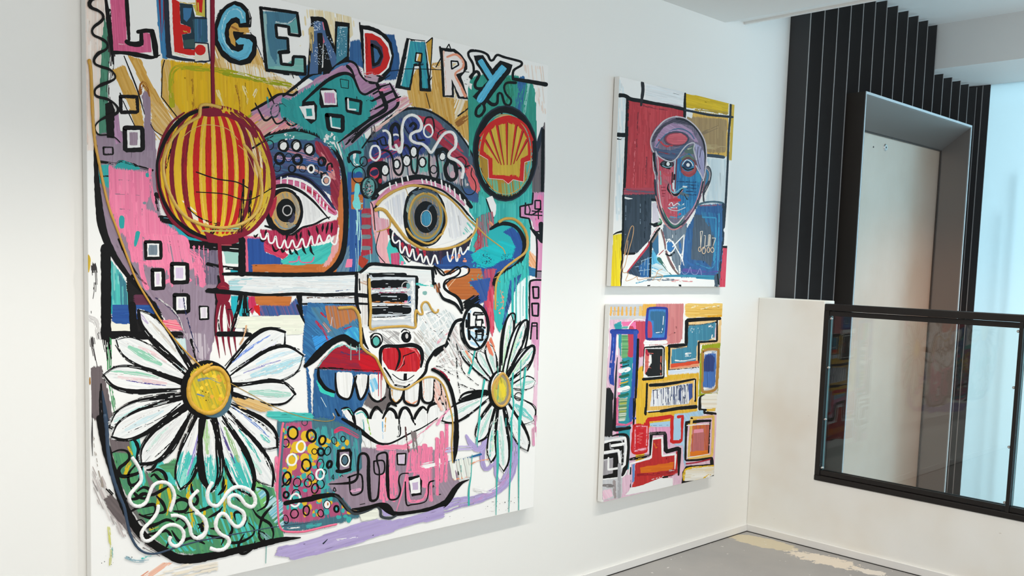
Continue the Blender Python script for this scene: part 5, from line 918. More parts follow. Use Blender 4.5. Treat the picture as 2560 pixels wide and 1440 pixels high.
# --- teeth ends and jaw line
T(*D3)
P('W', "430,-10 880,-10 1000,20 1000,80 700,200 560,200 430,110"); B((140, 190, 70), "470,-10 500,130", 10, dry=.4); B((206, 150, 60), "640,-20 630,140", 10, dry=.3); B((120, 180, 220), "610,20 615,180", 12, dry=.4); B('K', "760,-20 770,130 750,150", [10, 24, 14], dry=.2); B('K', "880,-20 910,40", 16, dry=.3); B('K', "340,-20 360,30", 20, dry=.3); B((90, 170, 170), "430,0 440,110", 16, dry=.4)
H([(46, 92, 144)], "-20,-30 250,-30 400,80 430,120 300,110 60,10", 30, 12)
B('K', "240,-10 330,40 420,110 500,170 580,215 660,220 740,190 850,130 960,80 1060,20 1120,-20", [20, 30, 40, 30, 20, 14, 14, 12, 10, 8, 8])
# --- dotted block at bottom centre
T(*D2)
H([(66, 110, 126), (76, 120, 134)], "745,20 1180,-20 1300,20 1520,110 1530,880 1180,985 800,1030 740,1000 760,500", 86, 18); H([(176, 84, 122), (168, 76, 114), (186, 100, 132)], "830,30 1060,20 1080,120 1150,400 1160,700 1180,900 960,940 880,930 800,930 790,700 790,300", 86, 18)
H([(66, 170, 168), (56, 160, 160), (110, 110, 140)], "1060,100 1180,60 1420,150 1510,200 1500,560 1300,600 1200,880 1150,700 1150,400", 84, 16, cover=.75); H([(150, 132, 148)], "1300,520 1520,480 1520,640 1300,640", 84, 14, cover=.6); H([(176, 84, 122)], "1150,800 1300,760 1400,860 1180,900", 80, 14, cover=.6)
B((206, 60, 100), "1290,100 1350,80 1480,150", 40, dry=.4)
dr = random.Random(3)
for _ in range(190):
    x, y = dr.uniform(800, 1490), dr.uniform(60, 930)
    if y < 120+(x-1100)*.28 or (x > 1260 and 560 < y < 760) or (x > 1380 and 230 < y < 560): continue
    yl = dr.random() < .42
    E_((222, 180, 46) if yl else (62, 172, 168), x, y, dr.uniform(12, 24), dr.uniform(14, 30), rag=.5)
for x, y, r in ((900, 122, 44), (1010, 148, 46), (925, 250, 50), (960, 240, 40), (1070, 265, 46), (1000, 350, 40), (880, 370, 36), (1025, 400, 34), (890, 420, 40), (850, 510, 34), (1165, 185, 34), (1090, 330, 30)): E_((226, 186, 44), x, y, r, r*1.1)
for x, y, rx, ry, w in ((890, 118, 46, 56, 14), (1062, 145, 40, 54, 18), (1162, 185, 30, 40, 16), (825, 212, 30, 36, 8), (1090, 290, 24, 26, 7), (1150, 295, 28, 34, 16), (1015, 415, 40, 54, 14), (1145, 410, 32, 50, 7), (835, 540, 36, 60, 14), (930, 575, 34, 40, 8), (1030, 580, 32, 38, 8), (1060, 530, 30, 36, 6), (1145, 590, 34, 42, 8), (1095, 630, 30, 46, 10), (828, 690, 24, 28, 16), (920, 700, 40, 60, 8), (905, 865, 36, 40, 10), (1015, 835, 28, 44, 12), (1148, 860, 26, 34, 8), (825, 915, 24, 40, 7), (1273, 190, 22, 34, 6), (1353, 175, 20, 26, 8), (1213, 285, 26, 40, 8), (1228, 410, 20, 32, 20), (1293, 820, 20, 28, 16), (1180, 480, 20, 24, 7), (1340, 530, 14, 20, 6)): R_('K', x, y, rx, ry, w, dr.uniform(-20, 20))
for x, y, rx, ry in ((882, 365, 42, 52), (965, 245, 38, 50), (1142, 500, 36, 46), (912, 738, 44, 60)): R_('W', x, y, rx, ry, 18, 10)
E_('W', 1208, 780, 30, 36); E_((190, 120, 80), 1213, 775, 8, 14); R_('K', 1208, 780, 32, 38, 6)
B('K', "820,768 900,750 1040,730 1180,705 1280,690", [34, 30, 40, 26, 20]); B('K', "780,620 830,580 860,540", 12)
I((236, 110, 142), "802,20 785,120 768,330 752,520 748,720 755,880 765,970 800,1020 870,1032 1000,1028 1180,985 1300,960", 20); B('d', "800,120 782,400 772,700 775,920 800,980", 24); B('p', "740,350 735,640", 30, dry=.25)
R_((40, 60, 66), 1000, 22, 26, 28, 8); B('W', "840,1000 950,990", 12, dry=.5); B((70, 170, 170), "1040,975 1130,960", 40, dry=.4)
T(*D3)
# --- chin, lower jaw, pink and mauve hand
H([(150, 132, 148), (144, 126, 140), (158, 140, 156)], "420,260 600,270 820,280 1000,250 1180,330 1300,500 1320,600 1240,700 1180,770 1000,830 720,870 600,775 340,830 250,720 200,690 100,590 300,500 420,460", 88, 16)
B('p', "570,240 700,255 840,215 960,130 1080,20 1150,-20", [30, 40, 34, 20, 14, 16], dry=.3); H([(236, 130, 160), (240, 150, 176)], "560,240 850,220 860,270 560,275", 4, 12, cover=.9)
for x, y0, y1, w in ((690, 300, 720, 40), (720, 290, 740, 30), (600, 520, 720, 30), (625, 500, 760, 26), (655, 520, 730, 30), (910, 290, 520, 40), (890, 280, 470, 24), (950, 260, 480, 44), (1000, 240, 600, 50), (1060, 260, 740, 30), (1040, 270, 500, 40), (1110, 170, 660, 26), (1160, 120, 560, 34), (970, 480, 560, 26), (745, 480, 680, 26), (860, 290, 450, 18)): B('p', [(x, y0), (x-8, (y0+y1)/2), (x-4, y1)], w, dry=.12)
B('p', "860,300 830,500 780,700 735,850", [20, 20, 14, 6]); B('p', "840,520 850,720 900,750 1000,720 1020,560 990,470 860,480", 26, dry=.1); B('p', "1060,700 1065,740", 24)
B((90, 60, 60), "820,70 830,180 850,290", 20, dry=.3); B((130, 120, 120), "900,140 920,260", 50, dry=.65); B('W', "1020,420 1150,400", 60, dry=.75); B('W', "1130,370 1150,450", 30, dry=.5)
B('K', "120,590 250,585 340,570 380,520 385,400 400,320 450,310 480,360 480,500 490,700 510,745 560,725 575,640 580,470 560,380 565,320 640,300 655,360 655,520 665,700 690,735 750,720 775,650 760,560 780,500 850,490", [8, 14, 20, 18, 18, 18, 20, 26, 28, 28, 26, 18, 14, 12, 12, 14, 14, 18, 26, 28, 26, 14, 14, 14, 10, 8])
B('K', "530,380 615,375 630,440 610,495 540,490 530,380", 12); P('K', "190,275 310,260 330,300 320,460 210,490 180,420", 0); P('m', "215,295 300,290 305,440 215,465"); E_('W', 262, 370, 48, 64); E_('d', 262, 370, 26, 40); R_('K', 262, 370, 30, 44, 8); B('K', "190,470 240,475 310,455", 26)
P('W', "748,312 822,312 820,412 752,408"); P((206, 190, 210), "760,318 815,320 812,402 762,400"); B('K', "745,312 825,308 820,412 750,410 745,312", 12, sm=0)
P('K', "850,525 950,510 975,560 970,690 880,705 860,640", 0); P('W', "858,560 955,525 960,670 875,680"); P((196, 176, 206), "885,580 938,570 938,640 890,645"); B('K', "820,570 830,770 880,780 1000,755 1030,690 1035,600 1060,565 1150,560", [10, 12, 12, 10, 8, 10, 12, 10]); B('K', "1090,600 1140,610 1140,690 1090,690 1090,600", 10, sm=0); B('K', "1085,615 1110,650", 20, dry=.3)
B('K', "305,520 310,640 330,690 390,680 425,640 420,520 380,500 290,530", 13); B((214, 160, 190), "330,655 400,640", 26, dry=.3); B('K', "170,625 180,655 155,650 165,620", 7); B('K', "155,500 160,545 145,530 150,510", 6); B('K', "400,780 450,770", 6)
T(*D4); H([(150, 132, 148), (160, 142, 156)], "-20,560 140,485 150,600 100,690 60,760 -20,810", 60, 14); B('K', "0,560 40,550", 10); B('K', "0,690 40,685", 8); B('p', "50,120 60,300 40,560", 40, dry=.1); B('p', "95,40 95,300 85,560", 30, dry=.15); B('p', "10,180 5,480 10,680", 34, dry=.1)
# --- lilac sweep
H([(176, 162, 208), (170, 154, 204), (186, 172, 214)], "280,130 340,200 390,250 440,160 480,140 460,300 470,400 520,380 540,300 560,600 620,560 680,330 710,90 750,150 740,400 700,560 620,660 480,740 300,820 0,890 -300,960 -300,850 0,820 160,700 300,740 480,680 560,600 440,470 410,320 300,300", 84, 14) if False else None
B([(176, 162, 208), (184, 170, 214), (166, 150, 200)], "725,90 735,220 720,380 680,520 600,620 480,690 330,740 170,770 0,840", [50, 60, 66, 70, 70, 80, 90, 110, 90], dry=.08); B((190, 150, 196), "660,520 560,620 420,710 300,760", 40, dry=.55)
B([(176, 162, 208), (170, 156, 204)], "455,150 430,270 425,380 450,450 500,430 540,340 560,280", [50, 44, 44, 44, 36, 30, 30]); B([(176, 162, 208)], "555,300 540,420 560,540 600,560 640,480 690,300", [40, 36, 30, 24, 24, 30], dry=.1); B('L', "275,140 315,215 375,265 425,250 455,190", [20, 44, 60, 50, 30]); B((190, 178, 216), "110,275 200,262 300,258", 46, dry=.45)
B('W', "380,640 480,650 540,620", 50, dry=.6); B((40, 100, 150), "110,380 240,360 410,315", [6, 12, 20], dry=.2); B('o', "170,545 300,520", 20, dry=.5); B('o', "320,400 400,375 500,360", 20, dry=.6); H([(226, 234, 226), (236, 236, 226)], "110,390 320,340 310,520 170,550 120,500", 80, 12, cover=.6); B('a', "225,420 230,500", 10, dry=.4); B('K', "200,475 205,505", 8)
B('K', "-10,815 60,790 120,720 170,640 230,580 300,550", [24, 40, 44, 40, 26, 6]); B('K', "150,330 120,400", 5) if False else None
T(*D2); H([(176, 162, 208), (170, 154, 204), (184, 170, 212)], "760,1170 900,1150 1060,1110 1180,1060 1300,1020 1500,950 1660,920 1830,930 2020,880 2280,800 2280,900 2000,960 1820,1020 1500,1130 1180,1225 870,1290 860,1260 730,1250", -16, 16)
B('W', "1310,1100 1500,1080", 20, dry=.7); B('k', "1170,1140 1210,1100", [14, 6])
# --- black and blue line sweeping under the hand, lilac inside
T(*D3); H([(236, 238, 224)], "400,870 560,820 570,900 420,930", 0, 12); P('L', "600,810 660,850 690,880 620,890"); B('K', "-30,705 100,690 190,700 240,760 300,830 370,850 460,830 560,790 600,800 680,850 740,865 850,855 1000,830 1100,800 1200,750", [30, 26, 30, 30, 30, 22, 18, 18, 34, 34, 24, 24, 28, 28, 34]); B((60, 66, 70), "170,695 240,750 320,850 380,865 470,840 550,800 590,830 600,890 680,905 740,880", [10, 24, 28, 24, 18, 16, 20, 26, 28, 16]); B('K', "330,820 450,815 580,780 660,800 720,870", [10, 34, 26, 40, 20])
# --- green pot of the left flower
T(*D1)
H([(80, 150, 98), (70, 130, 104), (88, 160, 104)], "330,290 440,270 500,200 560,320 640,500 760,470 900,370 1182,325 1680,300 1800,600 1850,760 1900,900 1910,1070 1700,1120 1182,1240 900,1215 700,1070 560,860 400,560", 75, 18)
H([(110, 100, 102)], "310,170 480,180 500,300 330,290", 80, 14); H([(110, 102, 104), (96, 100, 96)], "440,680 600,880 700,1060 560,900 420,690", 60, 14, cover=.8); H([(110, 102, 104)], "640,470 720,600 800,760 700,700 650,560", 70, 14, cover=.7)
tq = [(72, 190, 180), (86, 200, 190), (60, 176, 170)]
H(tq, "490,140 580,150 620,330 640,560 590,640 560,480", 80, 14, cover=.9); H(tq, "670,220 760,330 900,540 1000,620 880,590 700,400", 60, 14); H(tq, "920,470 1182,340 1400,340 1500,440 1560,700 1350,760 1182,800 1060,700 950,620", 86, 16, cover=.6); H([(88, 170, 110), (78, 120, 88)], "760,420 920,380 900,470 840,480", 0, 12); H([(84, 122, 90)], "1450,380 1560,420 1590,580 1480,600", 80, 12); H(tq, "1182,760 1500,800 1700,1000 1640,1120 1400,1180 1182,1100 1000,900", 70, 16, cover=.45); H([(120, 190, 110)], "1640,450 1720,620 1780,800 1720,820 1640,600", 76, 14)
H(tq, "760,1040 900,1080 1100,1200 900,1210 800,1120", 50, 12, cover=.7); H([(100, 180, 200), (200, 224, 226)], "1640,600 1900,760 1910,1000 1860,980 1760,820", -40, 14, cover=.7)
for q, w in (("480,250 510,310", 20), ("1080,400 1060,560 1030,700", 40), ("1050,720 1060,860 1070,960", 44), ("790,560 760,720 750,780", 30), ("850,640 870,760 840,860", 30), ("1380,560 1370,760 1360,880", 26), ("1430,860 1440,960", 26), ("1182,850 1170,980", 26), ("440,520 470,440 490,400", 36), ("690,1000 740,980", 40)): B((206, 180, 34), q, w, dry=.3)
for q in ("330,300 400,275 470,290 490,350 450,400 400,440 390,500 440,520 520,505 580,480 600,420 580,560 500,600 480,500 540,420", "480,150 540,190 570,260 560,340 580,420", "560,660 620,620 680,650 640,720 560,700 500,620", "700,480 750,455 810,490 830,560 770,550 720,500 690,520", "430,720 500,730 560,720 620,680 700,690 800,640 850,610", "480,860 560,810 640,790 720,780 730,840 690,900 600,880 580,870", "590,980 640,990 740,960 830,920 900,940", "740,700 800,770 820,840 760,860", "880,820 920,750 990,730 1040,770 1000,840 900,840", "640,1060 740,1040 830,1020 870,1080 830,1170", "1060,590 1070,660 1120,720 1100,780 1060,760", "920,930 960,900 1020,960 980,1010", "1120,960 1160,980 1150,1020 1182,1000", "610,430 640,370 700,350 740,380 700,450 650,460", "880,1020 950,1120 1010,1100 1080,1090 1182,1140"):
    B('K', q, [10, 22, 30, 20, 26, 12])
for q in ("400,470 440,520 560,500", "560,930 600,920 640,960 700,1000", "930,690 1000,730 1060,760", "1000,860 1100,840 1182,810", "1040,1100 1080,1060 1140,1080", "300,640 340,680", "395,885 430,890", "620,880 760,850"): B('K', q, 9)
T(*D2)
for q in ("0,860 120,800 230,760 260,690", "110,900 200,850 240,800", "240,640 250,560 245,520", "200,690 250,640 270,600", "330,640 360,680 400,740 460,760", "360,920 350,860 400,850 460,900 440,980", "230,900 300,920 330,1010 300,1080 310,1130 420,1120 520,1060 530,1000 480,950", "20,1000 60,950 90,1000 40,1030", "130,1000 200,1010 240,1060", "100,1060 180,1080 250,1090 230,1150", "520,820 560,880 620,920 680,960 710,1040 700,1110", "560,620 630,640 660,700 640,790 560,840", "590,1020 580,1080 620,1120 640,1060 600,1030", "700,790 620,880 590,960 570,1050", "440,1050 390,1150 400,1220 450,1230 520,1180 540,1120"): B('K', q, [8, 20, 24, 16, 8])
H([(110, 150, 150)], "590,1040 660,1050 700,1110 640,1120", 40, 10, cover=.6); B('a', "630,1060 645,1130 640,1320", [14, 8, 6])
# edge, outline and slate tube line of the pot
T(*D1); H([(190, 180, 178), (120, 112, 112), (236, 232, 228)], "150,350 260,560 330,700 450,960 500,1060 420,1080 300,900 200,760 155,600", 66, 10, cover=.55); H([(110, 100, 100), (100, 92, 92)], "262,730 320,690 400,760 460,900 485,1010 380,930 290,810", 50, 14)
B((120, 112, 112), "480,1000 600,1130 760,1220", 70, dry=.7); B('K', "215,-20 250,150 300,350 360,540 420,740 500,910 600,1050 720,1150 830,1220 930,1275 1060,1285 1182,1270", [50, 60, 64, 60, 62, 64, 66, 66, 60, 64, 66, 60]); T(*D2); B('K', "-20,1272 100,1260 240,1235 400,1195 560,1155 680,1125 800,1100 960,1085", [56, 56, 50, 50, 44, 46, 34, 8])
B('K', "0,1290 300,1240 600,1170", 30, dry=.6)
T(*D1); I((56, 74, 96), "262,-60 280,80 292,280 330,500 390,680 440,800 465,920 500,1060 560,1170 640,1225 740,1230 860,1195 1000,1150 1182,1105 1500,1045 1800,990 1990,965 2160,945", 40, 4, h=.7)
for q in ("510,338 560,410 592,480 596,560 550,620 500,680 488,730 520,780 580,795 640,760 670,690 705,610 760,575 830,578 880,620 905,690 892,760 862,845", "758,778 745,850 700,920 630,990 600,1050 620,1105 670,1112 740,1060 810,990 880,965 950,985 990,1040 980,1110 930,1160 880,1150 858,1110 872,1070", "868,882 930,880 1000,910 1045,980 1060,1050 1100,1088 1160,1080 1195,1020 1185,930 1120,850 1065,800 1050,740 1080,690 1128,645"): I('W', q, 34)
T(*D2)
for q in ("150,568 115,630 100,700 125,770 190,790 240,740 290,665 350,622 420,618 490,650 535,705 540,770 505,800 450,775 400,710 345,690 300,720 310,780 380,815 430,850 442,910 410,970 360,980 310,930 270,875 225,865 185,920 180,990 220,1050 285,1085 300,1130 260,1185 190,1200 120,1180", "-20,855 30,870 80,920 95,990 70,1050 10,1090"): I('W', q, 36)
# --- left flower
T(0, 0, 1)
def petal(cx, cy, tx, ty, w, r0, tint=None, wk=7, skew=0.0, solid=True, tip=None):
    dx, dy = tx-cx, ty-cy; L_ = math.hypot(dx, dy); ux, uy = dx/L_, dy/L_; nx, ny = -uy, ux
    def q(t, s): return (cx+ux*(r0+(L_-r0)*t)+nx*s*w+nx*skew*w*math.sin(t*3), cy+uy*(r0+(L_-r0)*t)+ny*s*w+ny*skew*w*math.sin(t*3))
    ring = [q(0, -.12), q(.3, -.34), q(.6, -.5), q(.85, -.4), q(1, 0), q(.85, .4), q(.6, .5), q(.3, .34), q(0, .12)]
    a = math.degrees(math.atan2(uy, ux))
    if solid: P('W', ring, 1); H([(240, 240, 238), (228, 232, 232)], ring, a, 4, sm=1, cover=.9)
    if tip: H(tip, [q(.56, -.46), q(.85, -.36), q(.97, 0), q(.85, .36), q(.56, .46)], a, 5, cover=.85, jit=9); B('W', [q(.1, -.05), q(.5, -.2), q(.85, -.1)], [7, 9, 3], dry=.3); B('W', [q(.1, .1), q(.5, .25), q(.8, .2)], [5, 6, 2], dry=.4)
    for c, s, t0, t1, ww in (tint or []): B(c, [q(t0, s*.8), q((t0+t1)/2, s), q(t1, s*.8)], [ww*.5, ww*1.25, ww*.6], dry=.22)
    B('z', [q(.1, .1), q(.5, .18), q(.85, .1)], 2, dry=.5)
    B('K', ring[:5], [2, wk*.8, wk, wk*.7, wk*.5], dry=.05); B('K', ring[4:][::-1], [wk, wk*.9, wk*.6, wk*.5, wk*.3], dry=.1)
    B('K', [q(.05, -.25), q(.4, -.45), q(.75, -.55), q(.98, -.2)], 1.6, dry=.2); B('K', [q(.1, .3), q(.5, .55), q(.9, .4)], 1.4, dry=.3)
g_, v_, b_, pk = (150, 206, 180), (150, 140, 200), (120, 150, 210), (232, 206, 208)
cx, cy = 515, 972
for tx, ty, w, tint, wk in (
    (346, 776, 44, [((206, 200, 190), .1, .3, .8, 8), ((190, 176, 206), -.1, .8, 1, 8)], 13), (290, 850, 58, [(g_, 0, .35, .8, 16), (pk, .25, .3, .7, 8)], 5), (258, 938, 62, [(pk, 0, .2, .8, 12), (g_, .25, .3, .9, 8), ((90, 80, 150), -.1, .2, .7, 3)], 11),
    (712, 830, 76, [((120, 150, 220), -.25, .1, .8, 6), ((226, 226, 240), .1, .3, .8, 14)], 10), (757, 888, 84, [((176, 216, 226), .1, .3, .95, 22), ((150, 150, 200), -.1, .2, .7, 4), ((200, 226, 236), -.25, .4, .9, 10)], 9), (737, 985, 60, [((170, 214, 200), .05, .3, .9, 18)], 10),
    (272, 1066, 70, [((150, 170, 220), -.1, .2, .8, 8), ((190, 226, 222), .15, .3, .9, 14)], 12), (278, 1092, 60, [((206, 226, 230), 0, .3, .8, 12)], 10), (352, 1160, 62, [((226, 226, 226), 0, .2, .8, 12), ((206, 230, 222), .2, .4, .8, 8)], 14), (450, 1223, 52, [(v_, -.2, .2, .8, 6), ((150, 220, 206), 0, .75, 1, 14)], 9),
    (692, 1118, 62, [(b_, -.15, .1, .8, 6), ((110, 200, 190), .05, .7, .85, 10)], 10), (680, 1215, 60, [((190, 226, 214), .1, .2, .8, 14), ((90, 190, 180), -.2, .3, .7, 8)], 9), (625, 1238, 62, [((90, 80, 140), .1, .1, .6, 5), ((150, 190, 130), -.1, .2, .6, 10)], 13), (526, 1228, 58, [((170, 206, 150), .1, .1, .5, 14), ((90, 196, 186), 0, .6, .95, 20)], 10)):
    petal(cx, cy, tx, ty, w, 62, tint, wk, tip=tq if ty > 1200 and tx != 680 else None)
    if ty > 1000: B('K', [(cx+(tx-cx)*.3+6, cy+(ty-cy)*.3), (cx+(tx-cx)*.6+w*.5, cy+(ty-cy)*.6), (cx+(tx-cx)*.9+w*.3, cy+(ty-cy)*.9)], [2, 5, 2], dry=.45)
H([(214, 170, 100), (226, 196, 140)], "578,990 640,1000 684,1022 650,1030 600,1020", 20, 3, cover=.7)
H(tq, "668,1030 776,1032 780,1050 700,1052 668,1040", 0, 4)
T(*D2); B('K', "40,0 35,250 60,500 110,640", [34, 36, 44, 30]); B('K', "185,0 180,250 195,480 160,640", [12, 14, 16, 12]); B('W', "120,330 110,450 130,600", 8, dry=.4); B('W', "290,330 330,500 420,650", 6, dry=.4)
T(0, 0, 1); E_('K', 516, 974, 66, 74); E_('d', 534, 998, 44, 46); E_('K', 514, 968, 60, 66); H([(226, 190, 30), (232, 200, 60), (206, 170, 40), (160, 160, 60)], "472,960 486,925 520,915 552,930 566,970 556,1010 530,1028 500,1024 478,1000", 70, 5, sm=1)
S((236, 200, 60), 520, 975, 36, 44, 16, 6); S((220, 160, 60), 540, 970, 24, 30, 8, 6); B((120, 140, 150), "496,950 520,945 545,955", 7, dry=.4); S('K', 515, 985, 20, 26, 16, 1.6); B((110, 130, 150), "492,985 508,990", 4)
I((214, 166, 60), "522,912 500,925 478,945 470,975 476,1005 498,1026 525,1032 552,1018 568,985 568,950 552,925 528,920 505,932", 11); I((206, 160, 70), "496,928 515,916 530,908", 5)
I((204, 156, 66), "221,148 226,180 229,250 232,310 237,360 245,400 256,455 272,520 292,575 316,640 340,700 372,755 410,815 455,870 500,915", 9, 3.5)
B((170, 140, 70), "575,958 625,985 680,1015 740,1038 800,1052 830,1050 836,1040", 1.8)
# squiggle at the upper left edge
T(*A1); B('K', "230,-20 160,-10 128,40 150,80 210,105 258,140 268,185 235,225 180,265 155,310 175,355 240,385 295,420 312,465 290,500 220,535 178,590 185,640 250,670 330,695 378,740 388,780 350,810 250,850 190,890 182,940 215,970 300,990 370,1030 415,1085 405,1130 340,1155 250,1195 192,1250 190,1310 230,1350 320,1350 390,1380 435,1425", [24, 34, 34, 26, 20, 22, 28, 24, 18, 20, 24, 16, 20, 30, 24, 18, 22, 22, 14, 16, 24, 30, 20, 16, 22, 24, 16, 18, 26, 34, 22, 14, 12, 14, 14, 12, 10, 8])
# --- right flower
T(0, 0, 1)
gr = [((176, 216, 206), 0, .2, .9, 8)]; gg = [((190, 226, 190), 0, .1, .8, 6), ((120, 200, 190), .2, .3, .9, 5)]
for tx, ty, w, tint, wk in ((1150, 872, 24, gr, 4), (1194, 877, 26, gr, 3), (1219, 858, 24, gr, 4), (1276, 783, 26, gg, 5), (1308, 801, 30, gg, 5), (1333, 866, 34, gg, 5), (1148, 1000, 26, None, 9), (1104, 1052, 40, gr, 6), (1332, 1052, 54, [((120, 200, 196), 0, .3, .9, 16)], 3), (1194, 1104, 34, gr, 7), (1226, 1156, 28, gg, 6), (1258, 1178, 34, gr, 6), (1318, 1127, 34, None, 7), (1337, 952, 30, gr, 2)):
    petal(1247, 975, tx, ty, w, 32, tint, wk)
T(*C4)
B('K', "655,850 660,640 690,430 740,340 785,345 780,450 760,560", [10, 16, 18, 18, 14, 12, 10]); B('K', "700,930 730,780 800,540 860,420 910,410 900,520 840,700 740,900", [12, 14, 12, 18, 18, 16, 12, 16]); B('K', "715,970 800,830 900,700 960,655 980,700 950,820 910,900", [16, 20, 16, 20, 22, 20, 10]); B('K', "255,1190 380,1150 490,1125", [20, 40, 46]); R_('K', 820, 1165, 36, 40, 7)
P((48, 172, 164), "380,700 395,705 360,860 330,960 315,930 350,830"); E_('K', 625, 1100, 112, 196); E_('d', 690, 1110, 60, 150); E_('K', 628, 1100, 100, 186); E_('W', 640, 1090, 96, 170); E_((150, 140, 120), 645, 1095, 92, 165)
H([(226, 196, 40), (200, 190, 60), (150, 170, 120), (230, 200, 90)], "570,1090 590,1000 640,970 690,1020 700,1110 680,1190 630,1220 590,1190", 80, 8, sm=1); H([(232, 210, 60)], "610,1060 660,1020 690,1080 680,1160 640,1180 610,1140", 80, 8, cover=.8)
I((208, 164, 80), "655,935 615,975 570,1040 560,1120 580,1200 625,1255 680,1250 720,1190 735,1110 720,1020 690,955 650,935 610,1010 600,1090", 24); B((60, 160, 140), "612,860 614,940 616,1060 612,1200", 7)
# oval badge with black marks beside the barrel
E_('K', 393, 470, 142, 238); B('K', "340,230 370,210", 90, dry=.3); E_('W', 390, 475, 112, 205); H([(170, 210, 236), (206, 230, 240)], "300,460 480,480 500,560 420,670 350,640 310,560", 20, 12, cover=.8); H([(206, 90, 120), (230, 170, 190)], "470,330 500,420 490,480 470,470", 84, 10, cover=.8); H([(170, 206, 230)], "290,420 320,320 350,300 320,400", 70, 10, cover=.7)
for q, w in (("325,340 322,480 330,590", 24), ("298,400 300,470", 16), ("370,345 380,325 470,330", 14), ("370,350 470,345", 12), ("400,350 400,400 460,395 465,430", 14), ("395,390 395,470", 16), ("330,478 400,472 480,478", 24), ("400,510 395,600 460,600 465,510 395,510", 20), ("420,510 460,505", 30), ("330,545 380,600 430,670", 14), ("455,400 450,470", 10), ("395,540 460,545", 10)): B('K', q, w, sm=0, dry=.05)
B('K', "250,440 255,560 290,640 340,700", 22, dry=.2); S('K', 440, 690, 60, 30, 12, 8); S('W', 480, 690, 30, 14, 6, 6)
H([(232, 150, 110), (226, 110, 90)], "500,640 560,560 590,700 560,760 520,720", 70, 10, cover=.6); H([(236, 236, 236), (214, 190, 186), (190, 200, 200)], "20,780 200,460 240,640 330,700 240,860 60,860", 60, 12, cover=.5); B('o', "300,720 340,790 350,830", 20, dry=.5)
for q in ("0,860 120,820 200,760", "60,900 180,900 240,980", "20,800 130,700 170,560", "130,860 240,900 330,960", "100,760 220,820", "40,840 160,780"): B('W', q, 24, dry=.55)
for q in ("200,640 240,800 260,900 330,980 420,1050", "240,1040 330,1080 430,1110", "240,720 330,830 470,1000", "200,780 215,1000 250,1190", "0,860 60,880 180,960"): B('K', q, 8, dry=.4)
B((160, 30, 60), "-20,890 60,930 120,1000", 26, dry=.35)
# black and gold jaw line on the right
B('K', "-40,895 30,930 100,1000 150,1110 180,1240 195,1340 200,1500 190,1700 175,1830", [24, 30, 30, 28, 28, 36, 44, 36, 6]); H([(232, 176, 160), (238, 214, 206)], "-20,1000 30,1010 100,1120 120,1300 40,1300 -20,1200", 70, 12, cover=.6); B('K', "40,1040 50,1130 20,1200", 9, dry=.3); B('K', "90,1160 100,1300", 8, dry=.4); B((240, 160, 190), "10,1440 80,1340 140,1280", 26, dry=.2)
T(*C3); I('G', "212,283 300,275 360,275 405,315 432,400 442,520 450,650 500,715 590,775 640,870 690,980 745,1060 810,1088 900,1088 1000,1025 1090,975 1170,970 1230,1005 1280,1075 1315,1190 1340,1290 1360,1400 1362,1520 1352,1640 1358,1760 1362,1830", 24, 8)
I('G', "527,-20 532,120 542,300 540,480 620,478 740,468 880,462 985,474 988,400 994,305 1030,340 1062,335 1050,265 1075,222 1115,228 1150,290 1180,325 1212,318 1218,290", 20, 14, sm=1)
# --- turquoise drips
T(*D4)
for q, w in (("563,100 565,400 556,600 550,875", [14, 26, 12, 5]), ("690,-20 692,200 680,500 668,850", [18, 16, 12, 5]), ("765,-20 760,300 760,830", [26, 12, 6]), ("400,-20 380,150 378,250", [24, 14, 5]), ("330,320 318,520 300,640 298,785", [6, 8, 14, 18]), ("370,160 365,230", [12, 4]), ("640,-20 640,60", 8)): B((62, 176, 166), q, w)
T(*C4)
for q, w in (("765,930 755,1100 770,1250 740,1440", [16, 20, 14, 20]), ("890,880 870,1060 850,1250 830,1440", [18, 20, 26, 30]), ("480,1000 440,1250 420,1440", [20, 10, 14]), ("845,800 840,1000 855,1150", 8)): B((62, 180, 170), q, w)
# --- margins and specks
T(*D1); B((206, 206, 120), "300,1000 315,1180 310,1320", 24, dry=.6); B('a', "330,1180 335,1260", 14, dry=.6); H([(236, 190, 166), (230, 150, 120), (238, 214, 198)], "500,1500 620,1420 780,1320 890,1320 760,1400 640,1500", -35, 10, cover=.8); H([(236, 226, 206), (240, 234, 222)], "640,1500 800,1400 1000,1330 1300,1300 1300,1400 900,1500", -12, 12, cover=.5); B((150, 180, 190), "470,1270 560,1300 650,1290", 30, dry=.6); B('t', "610,1275 680,1255", 14, dry=.5); B((60, 56, 56), "148,-60 145,200 150,330", [4, 14, 4]); S('K', 400, 1290, 180, 80, 9, 5); B((160, 150, 140), "240,600 170,300 160,100", 26, dry=.7); B('K', "275,635 330,690", 10)
T(*D4); S('K', 560, 800, 120, 60, 26, 4); S('K', 720, 740, 60, 40, 8, 4); S('K', 100, 900, 200, 40, 8, 4); H([(226, 170, 196), (214, 130, 170)], "880,-40 930,-40 925,240 890,230", 88, 8, cover=.6)
T(*A4); S('K', 300, 800, 20, 60, 4, 8)
T(*B1); B((206, 176, 60), "100,1130 130,1180 122,1300", [6, 24, 8])
make_canvas(big, 'large_painting', 'very large square painting with LEGENDARY across its top, two eyes, a revolver and daisies', 'painting', 0.0355)
